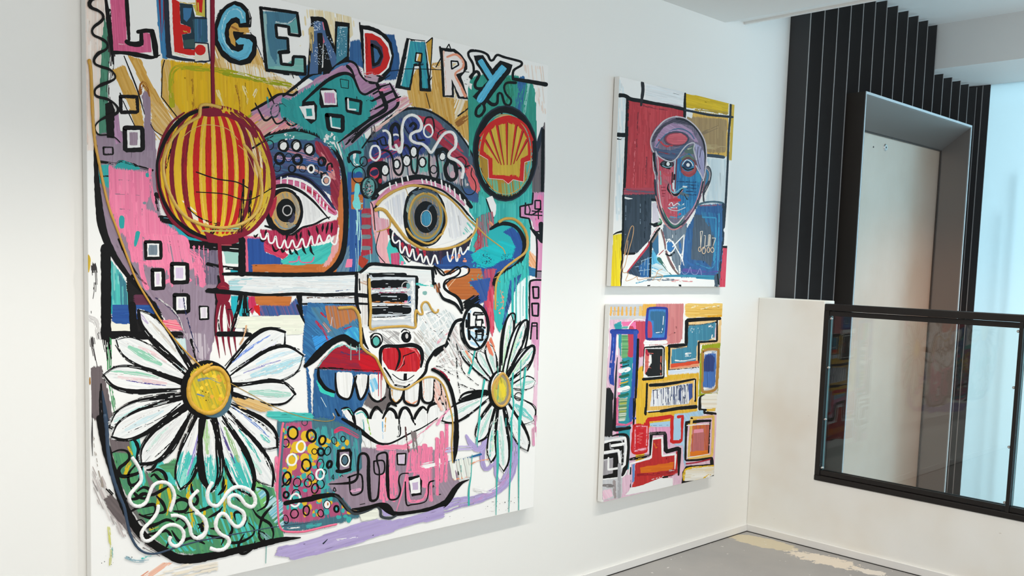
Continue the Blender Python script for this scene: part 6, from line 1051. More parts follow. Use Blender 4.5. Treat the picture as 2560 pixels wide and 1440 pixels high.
# ------------------------------------------------------------------ portrait painting, upper right
por = Painter(-0.0305, -1.1905, -0.3525, 1.2517, 2.1000, 21)
T, P, E_, H, B, R_, S, I = por.T, por.P, por.E, por.H, por.B, por.R, por.S, por.I
S1, S2, S3, S4 = (1500, 180, 5.142), (1500, 450, 4.967), (1490, 740, 5.333), (1490, 1000, 5.333)
T(*S1)
H([(226, 236, 238), (236, 238, 236), (214, 228, 232)], "225,40 350,340 330,1900 200,1900", 88, 20, cover=.8); H([(238, 238, 238), (228, 234, 236)], "600,160 1080,250 1070,460 590,360", 14, 16)
H([(186, 58, 66), (198, 66, 74), (174, 52, 62), (206, 78, 84)], "365,350 1085,500 1085,700 700,1500 315,1500 335,900", 91, 18); P((182, 50, 60), "1000,470 1085,490 1085,620 1000,620")
B((130, 44, 54), "490,520 480,700 470,1000", 14, dry=.5); B((216, 110, 116), "450,900 430,1440", 16, dry=.65); B((140, 48, 60), "560,430 700,470 850,490", 24, dry=.5); B((140, 50, 60), "600,1100 580,1440", 20, dry=.6)
H([(222, 184, 30), (208, 170, 26), (230, 196, 50)], "1100,275 1650,405 1640,540 1500,520 1300,470 1110,460 1095,380", 14, 18); B((180, 150, 60), "1240,480 1400,500 1620,530", 40, dry=.3)
H([(222, 176, 76), (230, 186, 96)], "1195,500 1640,570 1640,1080 1500,1090 1360,1040 1200,700", 88, 18); H([(168, 140, 96), (158, 130, 92), (178, 150, 104)], "1120,575 1300,590 1600,610 1630,640 1610,1030 1400,1030 1340,1000 1300,800 1130,640", 90, 18); B((190, 166, 120), "1400,960 1590,970", 60, dry=.6); B((140, 118, 88), "1350,780 1480,720", 50, dry=.7)
P('W', "1110,510 1195,530 1180,600 1115,570"); H([(206, 172, 60), (220, 184, 80)], "1690,400 1745,410 1720,1130 1660,1130 1680,700", 88, 12); H([(214, 226, 230), (228, 234, 234), (200, 216, 222)], "1360,1110 1620,1130 1600,1900 1300,1850 1420,1440 1430,1250", 88, 20)
H([(150, 120, 140), (170, 140, 160), (214, 214, 218)], "590,365 700,385 900,410 1070,450 1060,480 800,440 600,400", 12, 10)
B('K', "250,300 320,305 400,350 520,370 700,405 900,440 1080,480", [44, 40, 40, 36, 34, 32, 34], sm=1); B((36, 36, 40), "545,135 552,230 540,330 528,430", [40, 46, 38, 26]); B('K', "1095,275 1090,380 1090,500 1085,620", [20, 26, 32, 26]); B((36, 44, 54), "1095,490 1200,510 1400,550 1600,570 1705,580", [30, 30, 32, 30, 28]); B((40, 48, 58), "1680,415 1672,600 1655,800 1640,1200 1620,1600 1600,1900 1590,2000", 28)
B('K', "355,350 345,700 330,1100 315,1440 300,1700", [34, 34, 32, 30, 26]); B('K', "222,805 280,810 340,810", 44); B('K', "230,860 300,868", 14, dry=.5); B((60, 72, 86), "1360,1070 1480,1080 1590,1095", [44, 44, 40]); B((150, 30, 40), "365,370 360,700", 10, dry=.4)
T(*S2)
H([(206, 84, 96), (180, 60, 74), (110, 80, 100)], "305,100 680,100 690,190 300,190", 2, 14); B((96, 96, 112), "330,120 480,145 660,150", 18, dry=.2)
H([(56, 66, 78), (46, 56, 68), (66, 78, 92)], "300,190 680,180 700,260 640,280 630,540 640,620 610,760 480,890 330,920 285,880", 90, 18); B((120, 136, 150), "320,320 315,700", 10, dry=.7); B((120, 136, 150), "500,300 500,560", 10, dry=.75); B((30, 40, 52), "560,280 560,700", 30, dry=.5); B('W', "310,220 350,230 400,232", [22, 24, 6], dry=.2); B('K', "290,190 285,600 270,1000 250,1310", [26, 22, 26, 26])
P('W', "640,265 690,262 740,480 740,540 640,530", 0); H([(222, 214, 224)], "650,290 690,280 730,470 720,520 650,520", 88, 12); B('K', "640,240 700,245", 18); B('K', "625,545 700,560 760,530", 24); P('W', "630,600 700,590 640,720")
H([(238, 214, 20), (226, 196, 20), (240, 222, 60)], "165,690 268,670 250,1320 130,1320", 88, 16); B('K', "165,680 210,655 270,640", [8, 18, 20]); P('W', "310,950 420,950 600,760 560,900 340,1130 300,1160")
B('K', "285,780 290,900 420,910", 30, dry=.2)
# jacket and collar
H([(52, 96, 150), (44, 84, 136), (60, 110, 160)], "1210,320 1530,300 1510,1200 1000,1200 1010,1000 1060,640 1180,440", 88, 18); H([(70, 84, 100), (84, 100, 118)], "1170,430 1260,440 1400,600 1420,750 1380,1080 1300,1000 1130,980", 88, 16); H([(60, 130, 170), (48, 110, 160)], "1240,400 1460,420 1420,760 1370,600", 80, 14, cover=.6)
B((64, 150, 190), "1270,460 1440,470 1440,700 1410,1000", 16, sm=0); B((64, 150, 190), "1480,420 1460,1150", 18, dry=.1); B('d', "1210,310 1300,280 1420,270 1530,290 1520,330", 24); B((150, 90, 110), "1250,320 1500,310", 16, dry=.3); B((40, 52, 70), "1530,300 1530,700 1500,1000 1480,1200", 26, dry=.1); B((60, 140, 180), "1440,780 1400,1080 1200,1040", 20, dry=.3); B((52, 100, 160), "1060,700 1070,1000 1300,1120", 40, dry=.2); B((86, 80, 150), "1050,1120 1300,1150 1450,1150", 50, dry=.3)
H([(40, 52, 70), (60, 84, 110)], "740,590 600,830 420,1060 330,1150 480,1200 630,1200 620,900 700,700", 60, 14); H([(60, 120, 170), (40, 90, 150)], "480,1080 610,960 620,1200 500,1200", 80, 12); H([(70, 150, 200), (130, 206, 230), (90, 180, 216)], "650,880 690,860 700,960 760,980 760,1080 640,1180 640,950", 80, 14); H([(180, 214, 226), (226, 236, 236)], "640,1060 760,1020 830,1150 900,1190 640,1200", 20, 14, cover=.8)
P('b', "660,760 730,660 740,880 700,940 650,840"); H([(110, 126, 140), (90, 104, 120), (130, 144, 156)], "790,560 1080,540 1060,680 1000,950 1000,1190 900,1000 840,800 780,640", 84, 14)
B((190, 60, 74), "730,560 640,720 600,810 500,940 380,1090 340,1140", [14, 26, 24, 26, 20, 14]); B('K', "740,600 640,740 630,900 620,1200", [20, 24, 20, 20]); B('W', "720,580 610,760", 10, dry=.2); B((120, 100, 96), "760,620 800,760 830,920 900,1080 980,1180", [22, 24, 26, 26, 18]); B((150, 80, 90), "780,640 810,800 850,950 930,1100", 8); B((130, 116, 110), "730,640 650,770", 22); B('K', "680,560 740,540", 40, dry=.2)
for q in ("470,1020 640,960", "440,1080 620,1040", "480,1130 620,1110", "520,1000 500,1180", "560,980 545,1190", "595,960 590,1190"): B((150, 180, 200), q, 8, dry=.3)
B((60, 110, 100), "730,980 790,1060 850,1140 900,1190", [50, 30, 16, 6]); B('W', "780,1040 860,1150", 10, dry=.2); B((60, 140, 170), "630,1210 900,1190 1200,1195 1430,1200 1440,1225 1200,1215", [20, 26, 30, 30, 26, 20]); B('K', "1470,1190 1460,1320", 40, dry=.3); H([(70, 84, 100)], "1420,1200 1500,1100 1490,1320 1420,1320", 84, 12, cover=.8)
P('W', "300,1250 600,1240 900,1260 1420,1240 1420,1320 280,1320"); B((214, 150, 150), "900,1250 1130,1260", 30, dry=.4); B((90, 170, 200), "450,1280 640,1230", 16, dry=.3); B((120, 130, 140), "600,1240 900,1235", 30, dry=.4); P('K', "585,1305 625,1305 620,1320 585,1320"); P('K', "975,1295 1010,1300 1010,1325 980,1320")
H([(206, 60, 84), (214, 80, 100)], "1530,840 1585,845 1575,1330 1485,1330", 88, 14); B('K', "1530,830 1580,832", 22, sm=0)
# bow tie
B('W', "730,640 735,900", 14); B('W', "725,950 830,850 870,740 830,740", [16, 14, 12, 10]); P((56, 120, 180), "830,770 900,770 920,850 870,900 820,860", 0); B('W', "820,790 860,740 910,790 930,840 880,905 830,870 825,800", 14); B('W', "900,830 960,770 1045,680 1030,900 1020,1010", 14, sm=0); B('W', "900,760 950,850 1010,960 1040,1060", [14, 18, 22, 8], dry=.1); B((56, 110, 170), "990,770 1000,900", 30, dry=.2); B('K', "820,920 870,940 920,900", 16, dry=.2); B((170, 60, 70), "730,930 790,870", 10); B('W', "985,1070 990,1150", 20, dry=.3); B('W', "900,680 900,720", 8)
# medals, scribbles and signature lines
for q in ("1245,640 1275,635 1262,700 1248,830", "1290,690 1310,690 1300,820 1280,860", "1310,820 1340,815 1350,680 1370,680 1365,820", "1390,720 1435,720 1400,830 1395,730 1400,850", "1245,640 1250,830", "1350,830 1365,680"): B((226, 214, 196), q, 8, sm=0)
for x, y, rx, ry in ((1238, 860, 15, 28), (1288, 875, 22, 42), (1345, 868, 16, 32), (1394, 868, 20, 30)): R_((226, 196, 160), x, y, rx, ry, 8)
B((150, 150, 200), "1010,1130 1040,1170 1090,1150 1120,1080 1140,1160 1200,1170 1240,1100 1260,1180", 6)
I((206, 160, 110), "250,1260 255,1150 290,1000 320,800 370,620 400,570 418,600 400,720 350,900 310,1060 285,1110 290,1150 350,1155 320,1250 400,1230 460,1200 475,1240 600,1215 780,1190", 9, 7); I((206, 160, 110), "345,750 335,850 300,950", 8); I((206, 160, 110), "780,1105 720,1130 700,1180 650,1250", 7); I((206, 160, 110), "690,1150 780,1190 745,1230 740,1255 710,1240", 7)
# head
T(*S1)
head = "700,1100 660,1000 650,880 690,760 780,660 900,595 980,585 1080,610 1200,690 1290,800 1340,900 1355,1020 1350,1180 1330,1300 1310,1440 1290,1600 1240,1720 1160,1830 1060,1930 960,1975 860,1930 770,1820 730,1700 715,1500 700,1300"
H([(120, 110, 130), (140, 124, 144), (100, 96, 116)], head, 86, 14, sm=1); H([(206, 80, 96), (190, 66, 84), (214, 120, 130)], "730,1060 900,1150 960,1180 950,1500 1000,1640 980,1880 860,1860 780,1760 740,1600 735,1300", 88, 14); H([(50, 120, 170), (40, 104, 156), (64, 150, 196)], "980,1130 1150,1050 1230,1150 1300,1330 1290,1560 1230,1700 1100,1820 1000,1880 1010,1640 960,1440", 88, 14)
H([(176, 140, 172), (190, 160, 190), (150, 120, 156)], "700,960 720,860 800,730 920,660 1050,680 1180,760 1260,900 1220,900 1100,780 960,740 840,790 770,880 730,990", 30, 14); H([(70, 84, 116), (60, 70, 100), (90, 110, 140)], "710,980 800,1000 900,1010 1010,980 1080,940 1160,900 1130,960 1060,1040 980,1110 860,1130 770,1090", 10, 12)
H([(60, 60, 72), (90, 80, 100)], "660,900 720,760 830,660 960,600 1090,620 1180,690 1060,660 940,640 820,700 740,800 690,900", -20, 12); E_((70, 76, 96), 980, 860, 165, 100); E_((130, 60, 76), 975, 862, 148, 86); E_((206, 88, 100), 985, 862, 135, 72); H([(196, 84, 96), (222, 110, 120)], "860,870 920,800 1040,790 1120,850 1080,920 940,930", 2, 10); B((196, 60, 70), "760,880 830,950 920,950", 26, dry=.3); B((70, 110, 140), "720,960 790,860 900,760 1030,730 1150,780 1210,860", 14); B((176, 156, 190), "840,790 960,750 1080,770", 14, dry=.3)
B((44, 44, 52), "790,1100 890,1140 980,1110 1060,1000", 20, dry=.2); B((150, 60, 70), "760,1030 860,1050 960,1050", 14, dry=.5)
P((90, 110, 100), "1080,1010 1170,950 1220,930 1200,1060 1100,1040"); B((190, 190, 170), "1130,990 1180,980", 16, dry=.3)
H([(166, 160, 196), (150, 144, 180), (190, 186, 210)], "1220,920 1290,960 1340,1050 1345,1250 1330,1370 1260,1230 1230,1100", 80, 12); B((60, 60, 80), "1260,960 1250,1100 1290,1250", 8); B((60, 60, 80), "1300,980 1280,1100", 8)
# ear
P((110, 110, 116), "1345,1230 1390,1200 1425,1280 1420,1400 1370,1500 1320,1560", 0); B((60, 130, 170), "1365,1260 1385,1320 1360,1440", 24); B((40, 44, 52), "1350,1220 1400,1220 1430,1300 1410,1420 1340,1560", 10); B((206, 180, 176), "1370,1240 1410,1300 1390,1430 1330,1560", 8)
# eyes
E_((60, 44, 54), 860, 1185, 90, 50); E_((70, 80, 90), 860, 1190, 70, 40); E_('K', 868, 1185, 44, 36); E_('W', 873, 1182, 22, 26); B('K', "780,1180 820,1220 900,1245", 14); B((140, 190, 200), "800,1200 850,1225 920,1215", 10)
E_((120, 70, 70), 1140, 1220, 110, 130); E_((180, 84, 84), 1140, 1240, 90, 110); E_((60, 130, 170), 1130, 1200, 84, 80); E_((40, 60, 90), 1125, 1195, 56, 50); B('W', "1060,1190 1110,1130 1170,1160 1195,1210", 10); E_('W', 1130, 1195, 22, 24); B('K', "1060,1220 1120,1260 1200,1240", 14); B((170, 70, 76), "1050,1280 1130,1330 1220,1290", 26); B((100, 120, 100), "1050,1120 1130,1075 1200,1120", 26)
B((60, 150, 190), "1260,1300 1270,1400", 40); B((130, 176, 170), "770,1280 780,1440", 24, dry=.2); B((206, 80, 90), "800,1290 880,1330 930,1310", 30); B((180, 100, 110), "830,1400 880,1440", 40)
# nose, mouth, chin
B((190, 206, 214), "965,1130 955,1300 950,1440 960,1560", 18); B((120, 60, 70), "985,1120 975,1300 965,1500", 16); B('K', "930,1290 925,1420 940,1460", 12); B('K', "955,1320 950,1380", 20)
T(*S2)
B('K', "850,50 840,110 880,160 920,190 980,170 1030,100", [10, 18, 22, 26, 22, 14]); B((130, 190, 200), "870,60 880,130 930,160 1000,110 1070,85", [10, 14, 16, 14, 18]); B((214, 140, 140), "860,110 900,190 960,200 1030,120", 8); B('W', "905,40 910,110", 20); B('W', "1030,80 1075,85", 18)
for y in (20, 60, 100, 140, 180): B((36, 70, 110), [(960 if y < 50 else 1070, y), (1190, y+6)], 14, dry=.2)
P((200, 60, 70), "850,240 920,225 1000,235 1000,265 860,270"); B('W', "855,310 890,280 910,320 960,290 1000,320 1040,295", 12, dry=.1); B((90, 150, 180), "850,350 900,340 1040,310", 20, dry=.2); B('W', "880,345 950,345", 12, dry=.2); B((206, 210, 210), "840,340 880,370 960,380 1060,340", 10); B((190, 84, 96), "840,410 900,440 990,420", 30, dry=.3); B((90, 150, 180), "880,460 960,470 1060,420", 24, dry=.3)
for q in ("755,90 810,90", "760,130 820,130", "770,170 810,170", "765,200 800,200"): B((140, 40, 56), q, 10)
B((110, 110, 100), "1010,170 1080,200", 40, dry=.3); B((40, 40, 50), "1040,160 1080,240", 16, dry=.4)
# outline of the face and hair
T(*S1)
B((206, 196, 200), "1000,580 930,580 820,630 720,740 660,840 650,920 670,1000 690,1030 680,1080 685,1240 710,1340 705,1500", [12, 15, 17, 17, 17, 17, 17, 15, 15, 15, 15, 15]); B((40, 40, 48), "980,600 1100,620 1220,710 1310,850 1345,980 1350,1200 1340,1350", [26, 30, 28, 26, 22, 18, 16]); B((210, 200, 206), "970,570 1100,600 1230,700 1330,850 1365,1000 1360,1200 1330,1370 1290,1310 1230,1200", 15); B((200, 196, 200), "715,1020 740,1070 830,1130 920,1150 990,1100 1060,1000 1130,930 1210,915 1205,1000 1240,1130", 16); B('K', "690,1050 700,1200 730,1320", 24, dry=.2); B((200, 196, 200), "720,1060 745,1140 745,1300 740,1440", 10)
T(*S2)
B((50, 56, 66), "680,0 690,150 730,330 790,470 860,560 920,590 1000,560 1090,470 1180,340 1240,180 1280,20", [22, 22, 22, 26, 28, 26, 22, 20, 20, 20, 18]); B((214, 206, 206), "720,0 730,150 760,330 830,470 900,540 960,540 1040,450", 15); B((50, 110, 90), "770,350 840,500 910,575 970,560 1030,490", [10, 18, 20, 16, 10]); B((206, 130, 130), "690,200 760,450 850,590 930,615 1010,570", 14); B((206, 150, 170), "1260,20 1220,200 1150,360 1060,490", [8, 14, 14, 10]); B((150, 90, 110), "1300,20 1250,200 1190,330 1080,500 1000,600", 12, dry=.2); B((60, 60, 70), "1350,20 1290,130 1290,260", 26, dry=.2); B((90, 150, 110), "740,480 760,520 720,550", 16); B((60, 76, 90), "1210,270 1190,340", 40, dry=.3)
make_canvas(por, 'portrait_painting', 'painted portrait of a red and blue faced man in a bow tie, above another canvas', 'painting', 0.030)

# ------------------------------------------------------------------ block painting, lower right
blk = Painter(-0.0305, -1.1932, -0.3660, 0.3422, 1.1775, 33)
T, P, E_, H, B, R_, S, I = blk.T, blk.P, blk.E, blk.H, blk.B, blk.R, blk.S, blk.I
pinkc = [(226, 190, 208), (230, 200, 214), (222, 180, 202)]
T(*S3)
H(pinkc, "185,320 660,300 640,820 480,2900 100,2900 120,1200 170,700", 88, 24); H(pinkc, "480,1800 1600,1560 1600,2900 480,2900", 88, 24)
P('z', "185,108 680,108 680,290 600,310 185,318"); H([(206, 206, 208), (196, 200, 204)], "185,108 680,108 660,290 185,318", 0, 16)
for x in (202, 250, 300, 352, 408, 465, 522): B((232, 178, 92), [(x, 150), (x-4, 250)], [20, 34], dry=.05)
H([(230, 178, 88), (222, 168, 76)], "630,108 805,108 800,150 680,170 660,260 610,260", 88, 14); H([(232, 190, 110)], "575,140 610,140 610,260 575,260", 88, 10)
H([(206, 130, 130), (198, 118, 120), (212, 138, 136)], "805,105 1168,105 1160,380 1150,560 1110,620 940,640 700,650 700,600 940,580 960,200 870,150 800,140", 90, 20); B((190, 108, 108), "980,520 1090,470", 14, dry=.4); E_('K', 1050, 490, 6, 8)
P('W', "1170,108 1190,108 1195,290 1180,600 1130,640 1150,570")
H([(228, 184, 90), (238, 204, 120), (222, 172, 70)], "1192,105 1688,102 1680,280 1240,285 1195,260", 2, 16); B((240, 228, 196), "1270,150 1350,130", 20, dry=.4); B((240, 228, 196), "1400,170 1640,130", 16, dry=.5); B((226, 160, 20), "1500,270 1670,265", 20, dry=.3)
H([(200, 72, 92), (190, 62, 84), (206, 84, 100)], "480,340 720,345 745,400 750,540 640,580 640,800 470,825 415,800 440,430", 88, 18)
H([(46, 150, 160), (56, 160, 168)], "245,380 330,340 340,440 260,440", 0, 14); P((236, 120, 170), "340,345 480,340 530,350 535,440 510,440 490,400 360,400"); B((100, 180, 170), "350,420 430,420", 30, dry=.2)
B('W', "425,445 440,400 500,330 560,310 650,325", 13)
P('c', "1440,640 1660,630 1660,300 1600,300 1600,600")
# blue rounded panel
H([(70, 132, 200), (62, 122, 190)], "690,170 930,160 940,560 690,570", 88, 18); P((190, 70, 96), "680,350 740,360 748,540 690,550", 1); H([(60, 112, 150), (54, 104, 142)], "725,230 760,210 900,215 920,260 900,470 860,500 790,490 770,430 770,330 730,310", 88, 16, sm=1); B((50, 60, 150), "700,165 800,158 930,165 945,190 940,400 925,550 900,568 700,575 675,550 672,400 690,190", 32, closed=True); B('W', "900,270 890,400 880,480 800,490", 9, dry=.5, sm=0); B((40, 50, 120), "690,570 820,565", 20, dry=.2)
B('W', "655,625 930,615", 50)
# tall panel at left
H([(44, 144, 158), (52, 152, 164)], "290,520 340,510 330,900 300,1500 290,2300 440,2300 480,820 490,520 420,520 410,820 350,830 340,900", 89, 16); H([(46, 144, 158)], "415,830 490,820 450,1700 420,1700", 89, 14); P((190, 62, 84), "425,500 500,510 495,800 470,825 415,800")
H([(236, 140, 180), (226, 130, 172)], "320,900 345,900 310,1440 290,2300 265,2300 280,1440", 89, 12)
H([(110, 170, 110), (130, 190, 130), (70, 130, 90)], "350,520 415,520 425,700 410,820 345,830", 0, 16); B((40, 80, 60), "350,860 430,900", 12, dry=.4)
for y, c, w in ((880, (40, 90, 70), 40), (930, 'K', 16), (985, 'W', 80), (1065, (40, 100, 80), 50), (1110, 'W', 14), (1150, (206, 170, 40), 24), (1180, (50, 110, 60), 20), (1240, 'W', 90), (1320, (40, 110, 90), 50), (1370, (230, 210, 200), 18), (1400, (110, 90, 40), 20), (1440, (50, 110, 70), 30), (1480, 'W', 60), (1520, (60, 120, 60), 20), (1560, (206, 200, 60), 16), (1590, (40, 110, 90), 20)):
    xx = 330-(y-900)*.04; B(c, [(xx, y+14), (xx+60, y+4), (xx+105, y-12)], w*.75, dry=.12, sm=1)
B((44, 70, 160), "240,480 230,700 215,900 200,1100 205,1180", [66, 62, 66, 72, 76], dry=.05); B((70, 110, 200), "235,560 220,850 205,1100", 16, dry=.6); B((44, 70, 160), "215,475 350,475 540,480", 66, sm=0); B((54, 84, 170), "525,480 525,700 510,1000 490,1300 470,1600 455,1700", [56, 52, 50, 46, 40, 30]); B((34, 50, 130), "250,450 540,450", 16, dry=.4); P('W', "280,520 300,520 290,800 270,780"); B('K', "560,580 550,900 530,1300 515,1500 500,1700", [26, 30, 26, 24, 20]); B((40, 50, 56), "285,820 270,1000 255,1300 240,1600", [10, 26, 28, 26])
H([(34, 34, 34), (28, 28, 30)], "140,1225 215,1220 228,1300 220,1440 215,2400 100,2400 115,1700 130,1300", 89, 18); H([(226, 190, 208)], "150,1000 190,1180 240,1200 230,1300 190,1220 130,1220", 80, 12, cover=.8)
# right: black outlined zig-zag
H([(232, 196, 140), (226, 188, 130), (238, 206, 156)], "1195,340 1670,300 1660,640 1390,640 1380,930 960,990 970,680 1195,660", 88, 18); P('W', "1600,330 1640,320 1600,590 1580,590"); B((226, 196, 212), "1598,390 1590,560", 18, dry=.1)
B('K', "1650,300 1400,312 1210,325 1205,500 1200,650 965,670 962,1000", [34, 40, 42, 34, 36, 46, 26], sm=0); B('K', "1615,320 1612,600 1370,615 1368,890", [18, 22, 22, 22], sm=0); B('K', "1230,390 1450,380 1600,350", [10, 14, 30], dry=.2); B('K', "980,685 1150,690 1220,690 1225,400", 8, sm=0)
H([(66, 134, 160), (58, 124, 152), (80, 148, 172)], "1235,405 1440,385 1590,360 1580,540 1480,590 1345,590 1330,870 1010,905 1010,715 1225,690", 88, 18); B('W', "1060,860 1180,865 1320,835", [20, 12, 16], dry=.35); B('W', "1205,770 1320,760", 26, dry=.75); B('W', "1200,800 1310,810", 20, dry=.75); S('W', 1340, 460, 90, 40, 14, 7); S('W', 1530, 410, 30, 20, 8, 10); B('W', "1550,520 1545,560 1580,580", 14, dry=.3); H([(222, 84, 50), (214, 74, 44)], "1000,905 1360,865 1360,900 1000,965", -5, 12); P('o', "1000,955 1370,905 1370,940 980,975")
B((60, 56, 60), "975,985 1100,975 1365,950", [14, 10, 14], dry=.2); H([(214, 226, 240), (236, 236, 240), (206, 220, 236)], "960,1000 1370,960 1360,1040 960,1070", -5, 14)
# small black window
H([(230, 184, 50), (224, 170, 40), (226, 186, 70)], "570,960 640,930 640,1080 700,1120 950,1080 920,680 960,680 960,1060 1370,1030 1340,1700 640,1750 640,2300 530,2300 540,1500", 89, 18)
P('W', "640,685 905,670 890,1080 630,1085"); P((214, 110, 100), "655,720 710,720 690,1060 650,1040"); H([(32, 32, 34), (28, 28, 28)], "665,700 888,700 880,1065 700,1070 660,1040 740,900 740,780 660,740", 89, 18); B('q', "665,730 690,780", 40, dry=.2); B((200, 100, 90), "690,760 790,770", 10, dry=.5); B((200, 100, 90), "660,880 740,880", 12, dry=.5); B((200, 100, 90), "670,930 720,960", 20, dry=.6); B((210, 110, 90), "866,810 860,1050", 16, dry=.4); B('K', "630,1110 760,1100 895,1085 905,690 880,670 650,685 640,800 625,1000", [30, 30, 26, 20, 20, 16, 12, 8], sm=0); B('W', "640,1085 890,1065 893,700 655,700 640,900", 9, sm=0)
# hatched grey panel
H([(230, 186, 96), (222, 176, 80), (236, 196, 120)], "700,1160 1340,1090 1310,1500 680,1540", 88, 18)
B('K', "720,1190 900,1180 1100,1150 1325,1105 1322,1400", [36, 34, 26, 14, 22], sm=0); B('K', "680,1170 670,1440 660,1580", 22); P((230, 232, 236), "745,1250 1250,1160 1240,1420 1230,1440 720,1475"); H([(50, 62, 100), (40, 46, 70), (90, 110, 160)], "750,1260 1250,1170 1235,1430 740,1465", 89, 9, cover=.55); H([(236, 236, 238)], "750,1260 1250,1170 1235,1430 740,1465", 89, 7, cover=.3); H([(60, 84, 150)], "1230,1180 1285,1170 1280,1350 1240,1400", 88, 10); B('K', "760,1260 900,1235 1100,1200", 12, dry=.6)
B('W', "1310,1120 1308,1390", 10); B('W', "680,1540 1000,1520 1320,1460", 12)
# green and blue capsule
H([(160, 170, 30), (150, 162, 24)], "1420,660 1660,630 1650,720 1620,1310 1370,1340 1390,800", 88, 16); P('z', "1420,710 1640,695 1620,1290 1400,1300"); B((176, 130, 60), "1420,740 1500,710 1620,715 1630,760 1610,1150 1580,1250 1450,1280 1415,1240 1425,1000", 36, closed=True); P('W', "1450,750 1600,735 1590,1200 1440,1250"); H([(76, 120, 190), (66, 110, 180)], "1445,800 1500,770 1590,770 1600,900 1585,1180 1540,1220 1430,1210 1435,1000", 88, 18); H([(50, 70, 130), (44, 62, 120)], "1440,840 1480,790 1540,785 1580,830 1570,1000 1440,1000", 88, 16); B('W', "1435,1230 1480,1225 1540,1210", 12, dry=.5); B((150, 170, 190), "1550,750 1590,740", 20, dry=.2)
# lower right cream blocks
T(*S4); B('K', "1600,-70 1450,-60 1390,-30 1385,60 1390,130 1480,130", [10, 20, 26, 30, 34, 20], sm=1); H([(238, 236, 226), (226, 206, 170), (240, 240, 236)], "1410,-40 1470,-80 1610,-90 1600,100 1480,110 1410,70", 0, 14); H([(230, 190, 80)], "1480,120 1590,110 1580,150 1480,150", 0, 10)
B('K', "1440,165 1590,185", 30, dry=.1); H([(170, 206, 230), (160, 198, 226), (184, 214, 232)], "1050,190 1200,180 1420,140 1430,190 1270,240 1200,300 1190,900 1170,840 1160,600 1050,600 1030,520 1130,520 1140,240 1040,240", 60, 14)
B('W', "680,150 860,140 1000,110 1320,70", 14, dry=.2); B('K', "650,180 660,100", 20); B('K', "860,150 1100,110 1330,90", [30, 36, 40], sm=0); B('K', "700,165 860,150", 14)
# red shapes
H([(206, 34, 44), (190, 40, 50), (214, 70, 80)], "490,330 690,320 700,480 680,690 500,710 475,600", 88, 16); B('R', "690,340 680,290 700,260 850,245 1015,215 1010,400 1005,560 1130,555 1140,400 1155,215 1095,225", [50, 56, 60, 46, 46, 44, 46, 44, 40, 40, 40], sm=0); P((170, 206, 230), "1035,245 1130,245 1130,520 1030,530"); P((170, 206, 230), "720,310 985,280 985,355 860,360 715,350"); B((120, 150, 180), "730,340 970,335", 8, dry=.4); H([(226, 150, 190), (232, 170, 200)], "715,365 985,365 985,600 970,640 930,430 720,440", 84, 14)
B('R', "510,340 680,330 670,600 660,690 490,700 490,500", 26, closed=True); B((236, 170, 180), "540,350 680,350 670,640 520,670 520,400", 14, dry=.3, sm=0); B((236, 170, 190), "520,680 680,650", 20, dry=.3); H([(206, 30, 40)], "540,400 640,390 640,620 540,630", 88, 12); B((230, 130, 130), "560,440 630,440 540,480 620,490 545,520 620,530 545,560 600,580", 6, sm=0, dry=.3)
H([(226, 178, 40), (230, 190, 70)], "530,-20 640,-20 635,320 540,300", 89, 14)
B((54, 84, 170), "470,-20 455,120 450,240 525,245", [44, 44, 30, 26], sm=0); P((44, 144, 158), "300,-20 440,-20 430,290 300,310"); H([(50, 120, 90), (236, 236, 230), (206, 190, 50), (40, 100, 60), (236, 238, 236)], "315,-20 405,-20 390,230 370,280 310,275", -6, 16); B('P', "285,-20 275,150 265,320 400,335 480,300", 30, sm=0); B('K', "255,-20 248,200 240,400 350,385 450,370", [24, 28, 36, 40, 34], sm=0); P((90, 130, 160), "260,345 400,340 400,360 270,370"); B('K', "500,-20 495,330", 12)
# T shape at bottom
H([(190, 44, 44), (176, 36, 40), (200, 52, 48)], "755,525 875,520 865,760 1060,730 1080,680 1085,960 1000,1010 860,1030 600,1140 480,1170 510,1080 530,830 720,800", 86, 16); H([(224, 120, 20), (214, 100, 26)], "590,900 780,870 1030,830 1020,920 780,960 600,970", -4, 14); B((150, 26, 36), "560,1000 900,980 1060,940", 40, dry=.3); B((214, 110, 30), "775,580 800,640 830,580", 14, dry=.4); P((96, 140, 200), "485,860 515,850 510,1080 480,1100"); B('W', "440,1160 435,1000 455,850 600,810 730,770 745,520 880,500 885,745 1060,720 1050,920", [10, 16, 22, 26, 28, 26, 26, 26, 28, 10], sm=0); B('K', "720,730 735,450 920,440 930,690 1110,640 1100,1000", [16, 34, 40, 44, 40, 18], sm=0); B('j', "730,445 920,440", 34, dry=.5); B('K', "460,790 580,765 700,740", [26, 40, 30], dry=.4); B('K', "455,1160 460,900", 14); P('W', "460,1170 600,1140 860,1040 1020,1040 1025,1150 390,1270"); B('W', "740,1060 900,1015", 8, dry=.3); B('K', "900,1030 1020,1010", 20, dry=.5); B((190, 190, 190), "980,940 1030,940", 20, dry=.5)
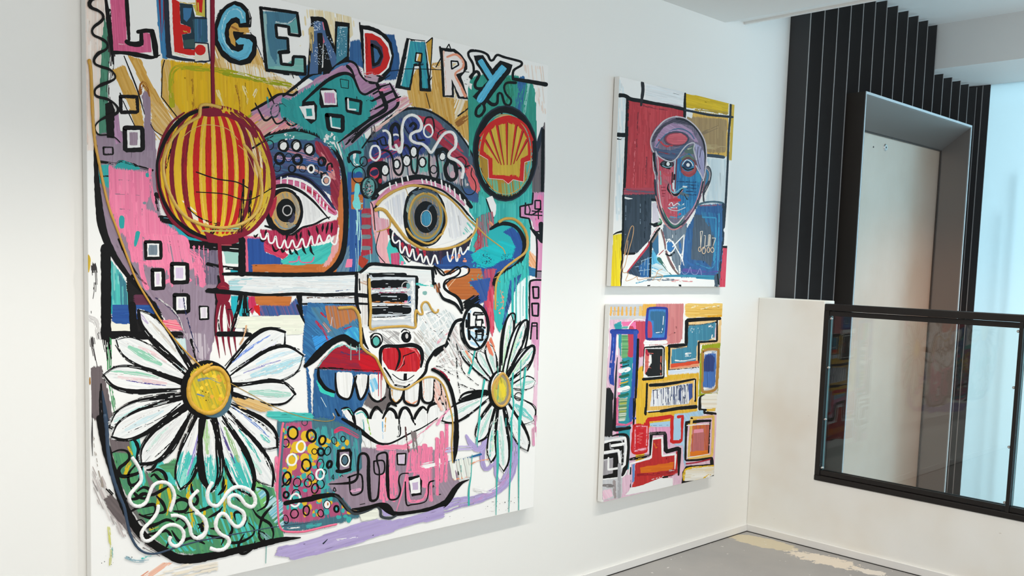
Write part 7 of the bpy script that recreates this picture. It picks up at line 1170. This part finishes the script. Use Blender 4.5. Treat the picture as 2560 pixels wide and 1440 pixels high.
# left grey and black figure
H([(206, 206, 208), (196, 198, 202)], "110,500 400,490 420,1200 320,1300 80,1330", 88, 18); H([(150, 146, 150), (170, 166, 170)], "95,820 240,780 240,980 90,1010", 88, 14); B((160, 150, 150), "240,1090 250,1290", 40, dry=.15); B((130, 126, 126), "110,1150 190,1150", 60, dry=.6); H([(236, 190, 210), (238, 214, 224)], "90,1210 200,1190 220,1280 90,1330", 60, 12); H(pinkc, "350,1010 470,1000 440,1200 350,1290", 86, 12)
B('K', "215,480 300,460 400,470 420,560 415,750 390,900 360,1000", [14, 26, 44, 46, 46, 50, 40]); B('K', "100,620 200,580 320,570", [50, 46, 40], sm=0); B('K', "100,650 240,645 320,640", 60, sm=0); B('K', "100,760 280,730", 50, sm=0); B('K', "265,740 260,1000", 60, sm=0); B('K', "75,1030 260,1000", [30, 50], sm=0); B('K', "355,620 350,860", 24, dry=.1)
B('W', "105,560 240,530 390,500 400,640 380,860 340,900 160,930 165,770", [30, 32, 30, 28, 30, 30, 26, 22], sm=0); B('W', "190,610 370,580", 30, sm=0); B('W', "100,700 300,670 320,850", 34, sm=0); B('W', "200,620 340,600", 20); B((160, 158, 160), "185,580 190,650 230,655", 18, sm=0); P('K', "355,535 372,535 372,565 355,565"); B('W', "80,1060 240,1040 360,1020 410,940", 14); B((170, 170, 174), "310,860 305,1290", 44, dry=.1)
# orange frame at right
H([(176, 84, 70), (190, 100, 90), (220, 120, 40)], "1290,340 1520,320 1500,720 1260,745", 88, 16); H([(190, 110, 110), (184, 104, 104)], "1300,400 1440,380 1440,690 1290,690", 88, 14); H([(224, 120, 30)], "1260,690 1490,670 1490,730 1260,745", 0, 12); P((232, 150, 170), "1305,395 1430,385 1430,430 1300,440"); B('K', "1525,275 1400,280 1205,300 1195,550 1190,805 1350,800 1540,770 1545,850", [24, 32, 34, 22, 24, 22, 24, 40], sm=0); B((230, 190, 100), "1265,235 1400,235 1565,215 1560,480 1545,740 1400,760 1230,775 1250,550 1275,245", 34, sm=0); B('W', "1210,340 1420,325 1530,320", 12); B('W', "1225,480 1215,770 1510,720", 9, sm=0); B('K', "1520,290 1510,500 1500,700", 14, dry=.2); B((170, 30, 50), "1200,850 1350,830 1520,790", 18)
P('K', "1140,1115 1150,960 1200,880 1300,870 1570,850 1570,1025", 0); H([(238, 236, 228), (240, 240, 238), (226, 206, 160)], "1195,920 1280,900 1570,880 1570,990 1500,1030 1400,1060 1190,1080 1160,1040", -3, 16); B('Y', "1165,1060 1170,1000 1200,930 1300,900 1560,875", [30, 34, 24, 18, 20], dry=.25); B('Y', "1440,1040 1520,990", 24, dry=.4)
make_canvas(blk, 'block_painting', 'painting of red, blue and yellow outlined block shapes, hung below the portrait', 'painting', 0.030)
print('quads', len(big.f), 'layers', int(big.g.max()))
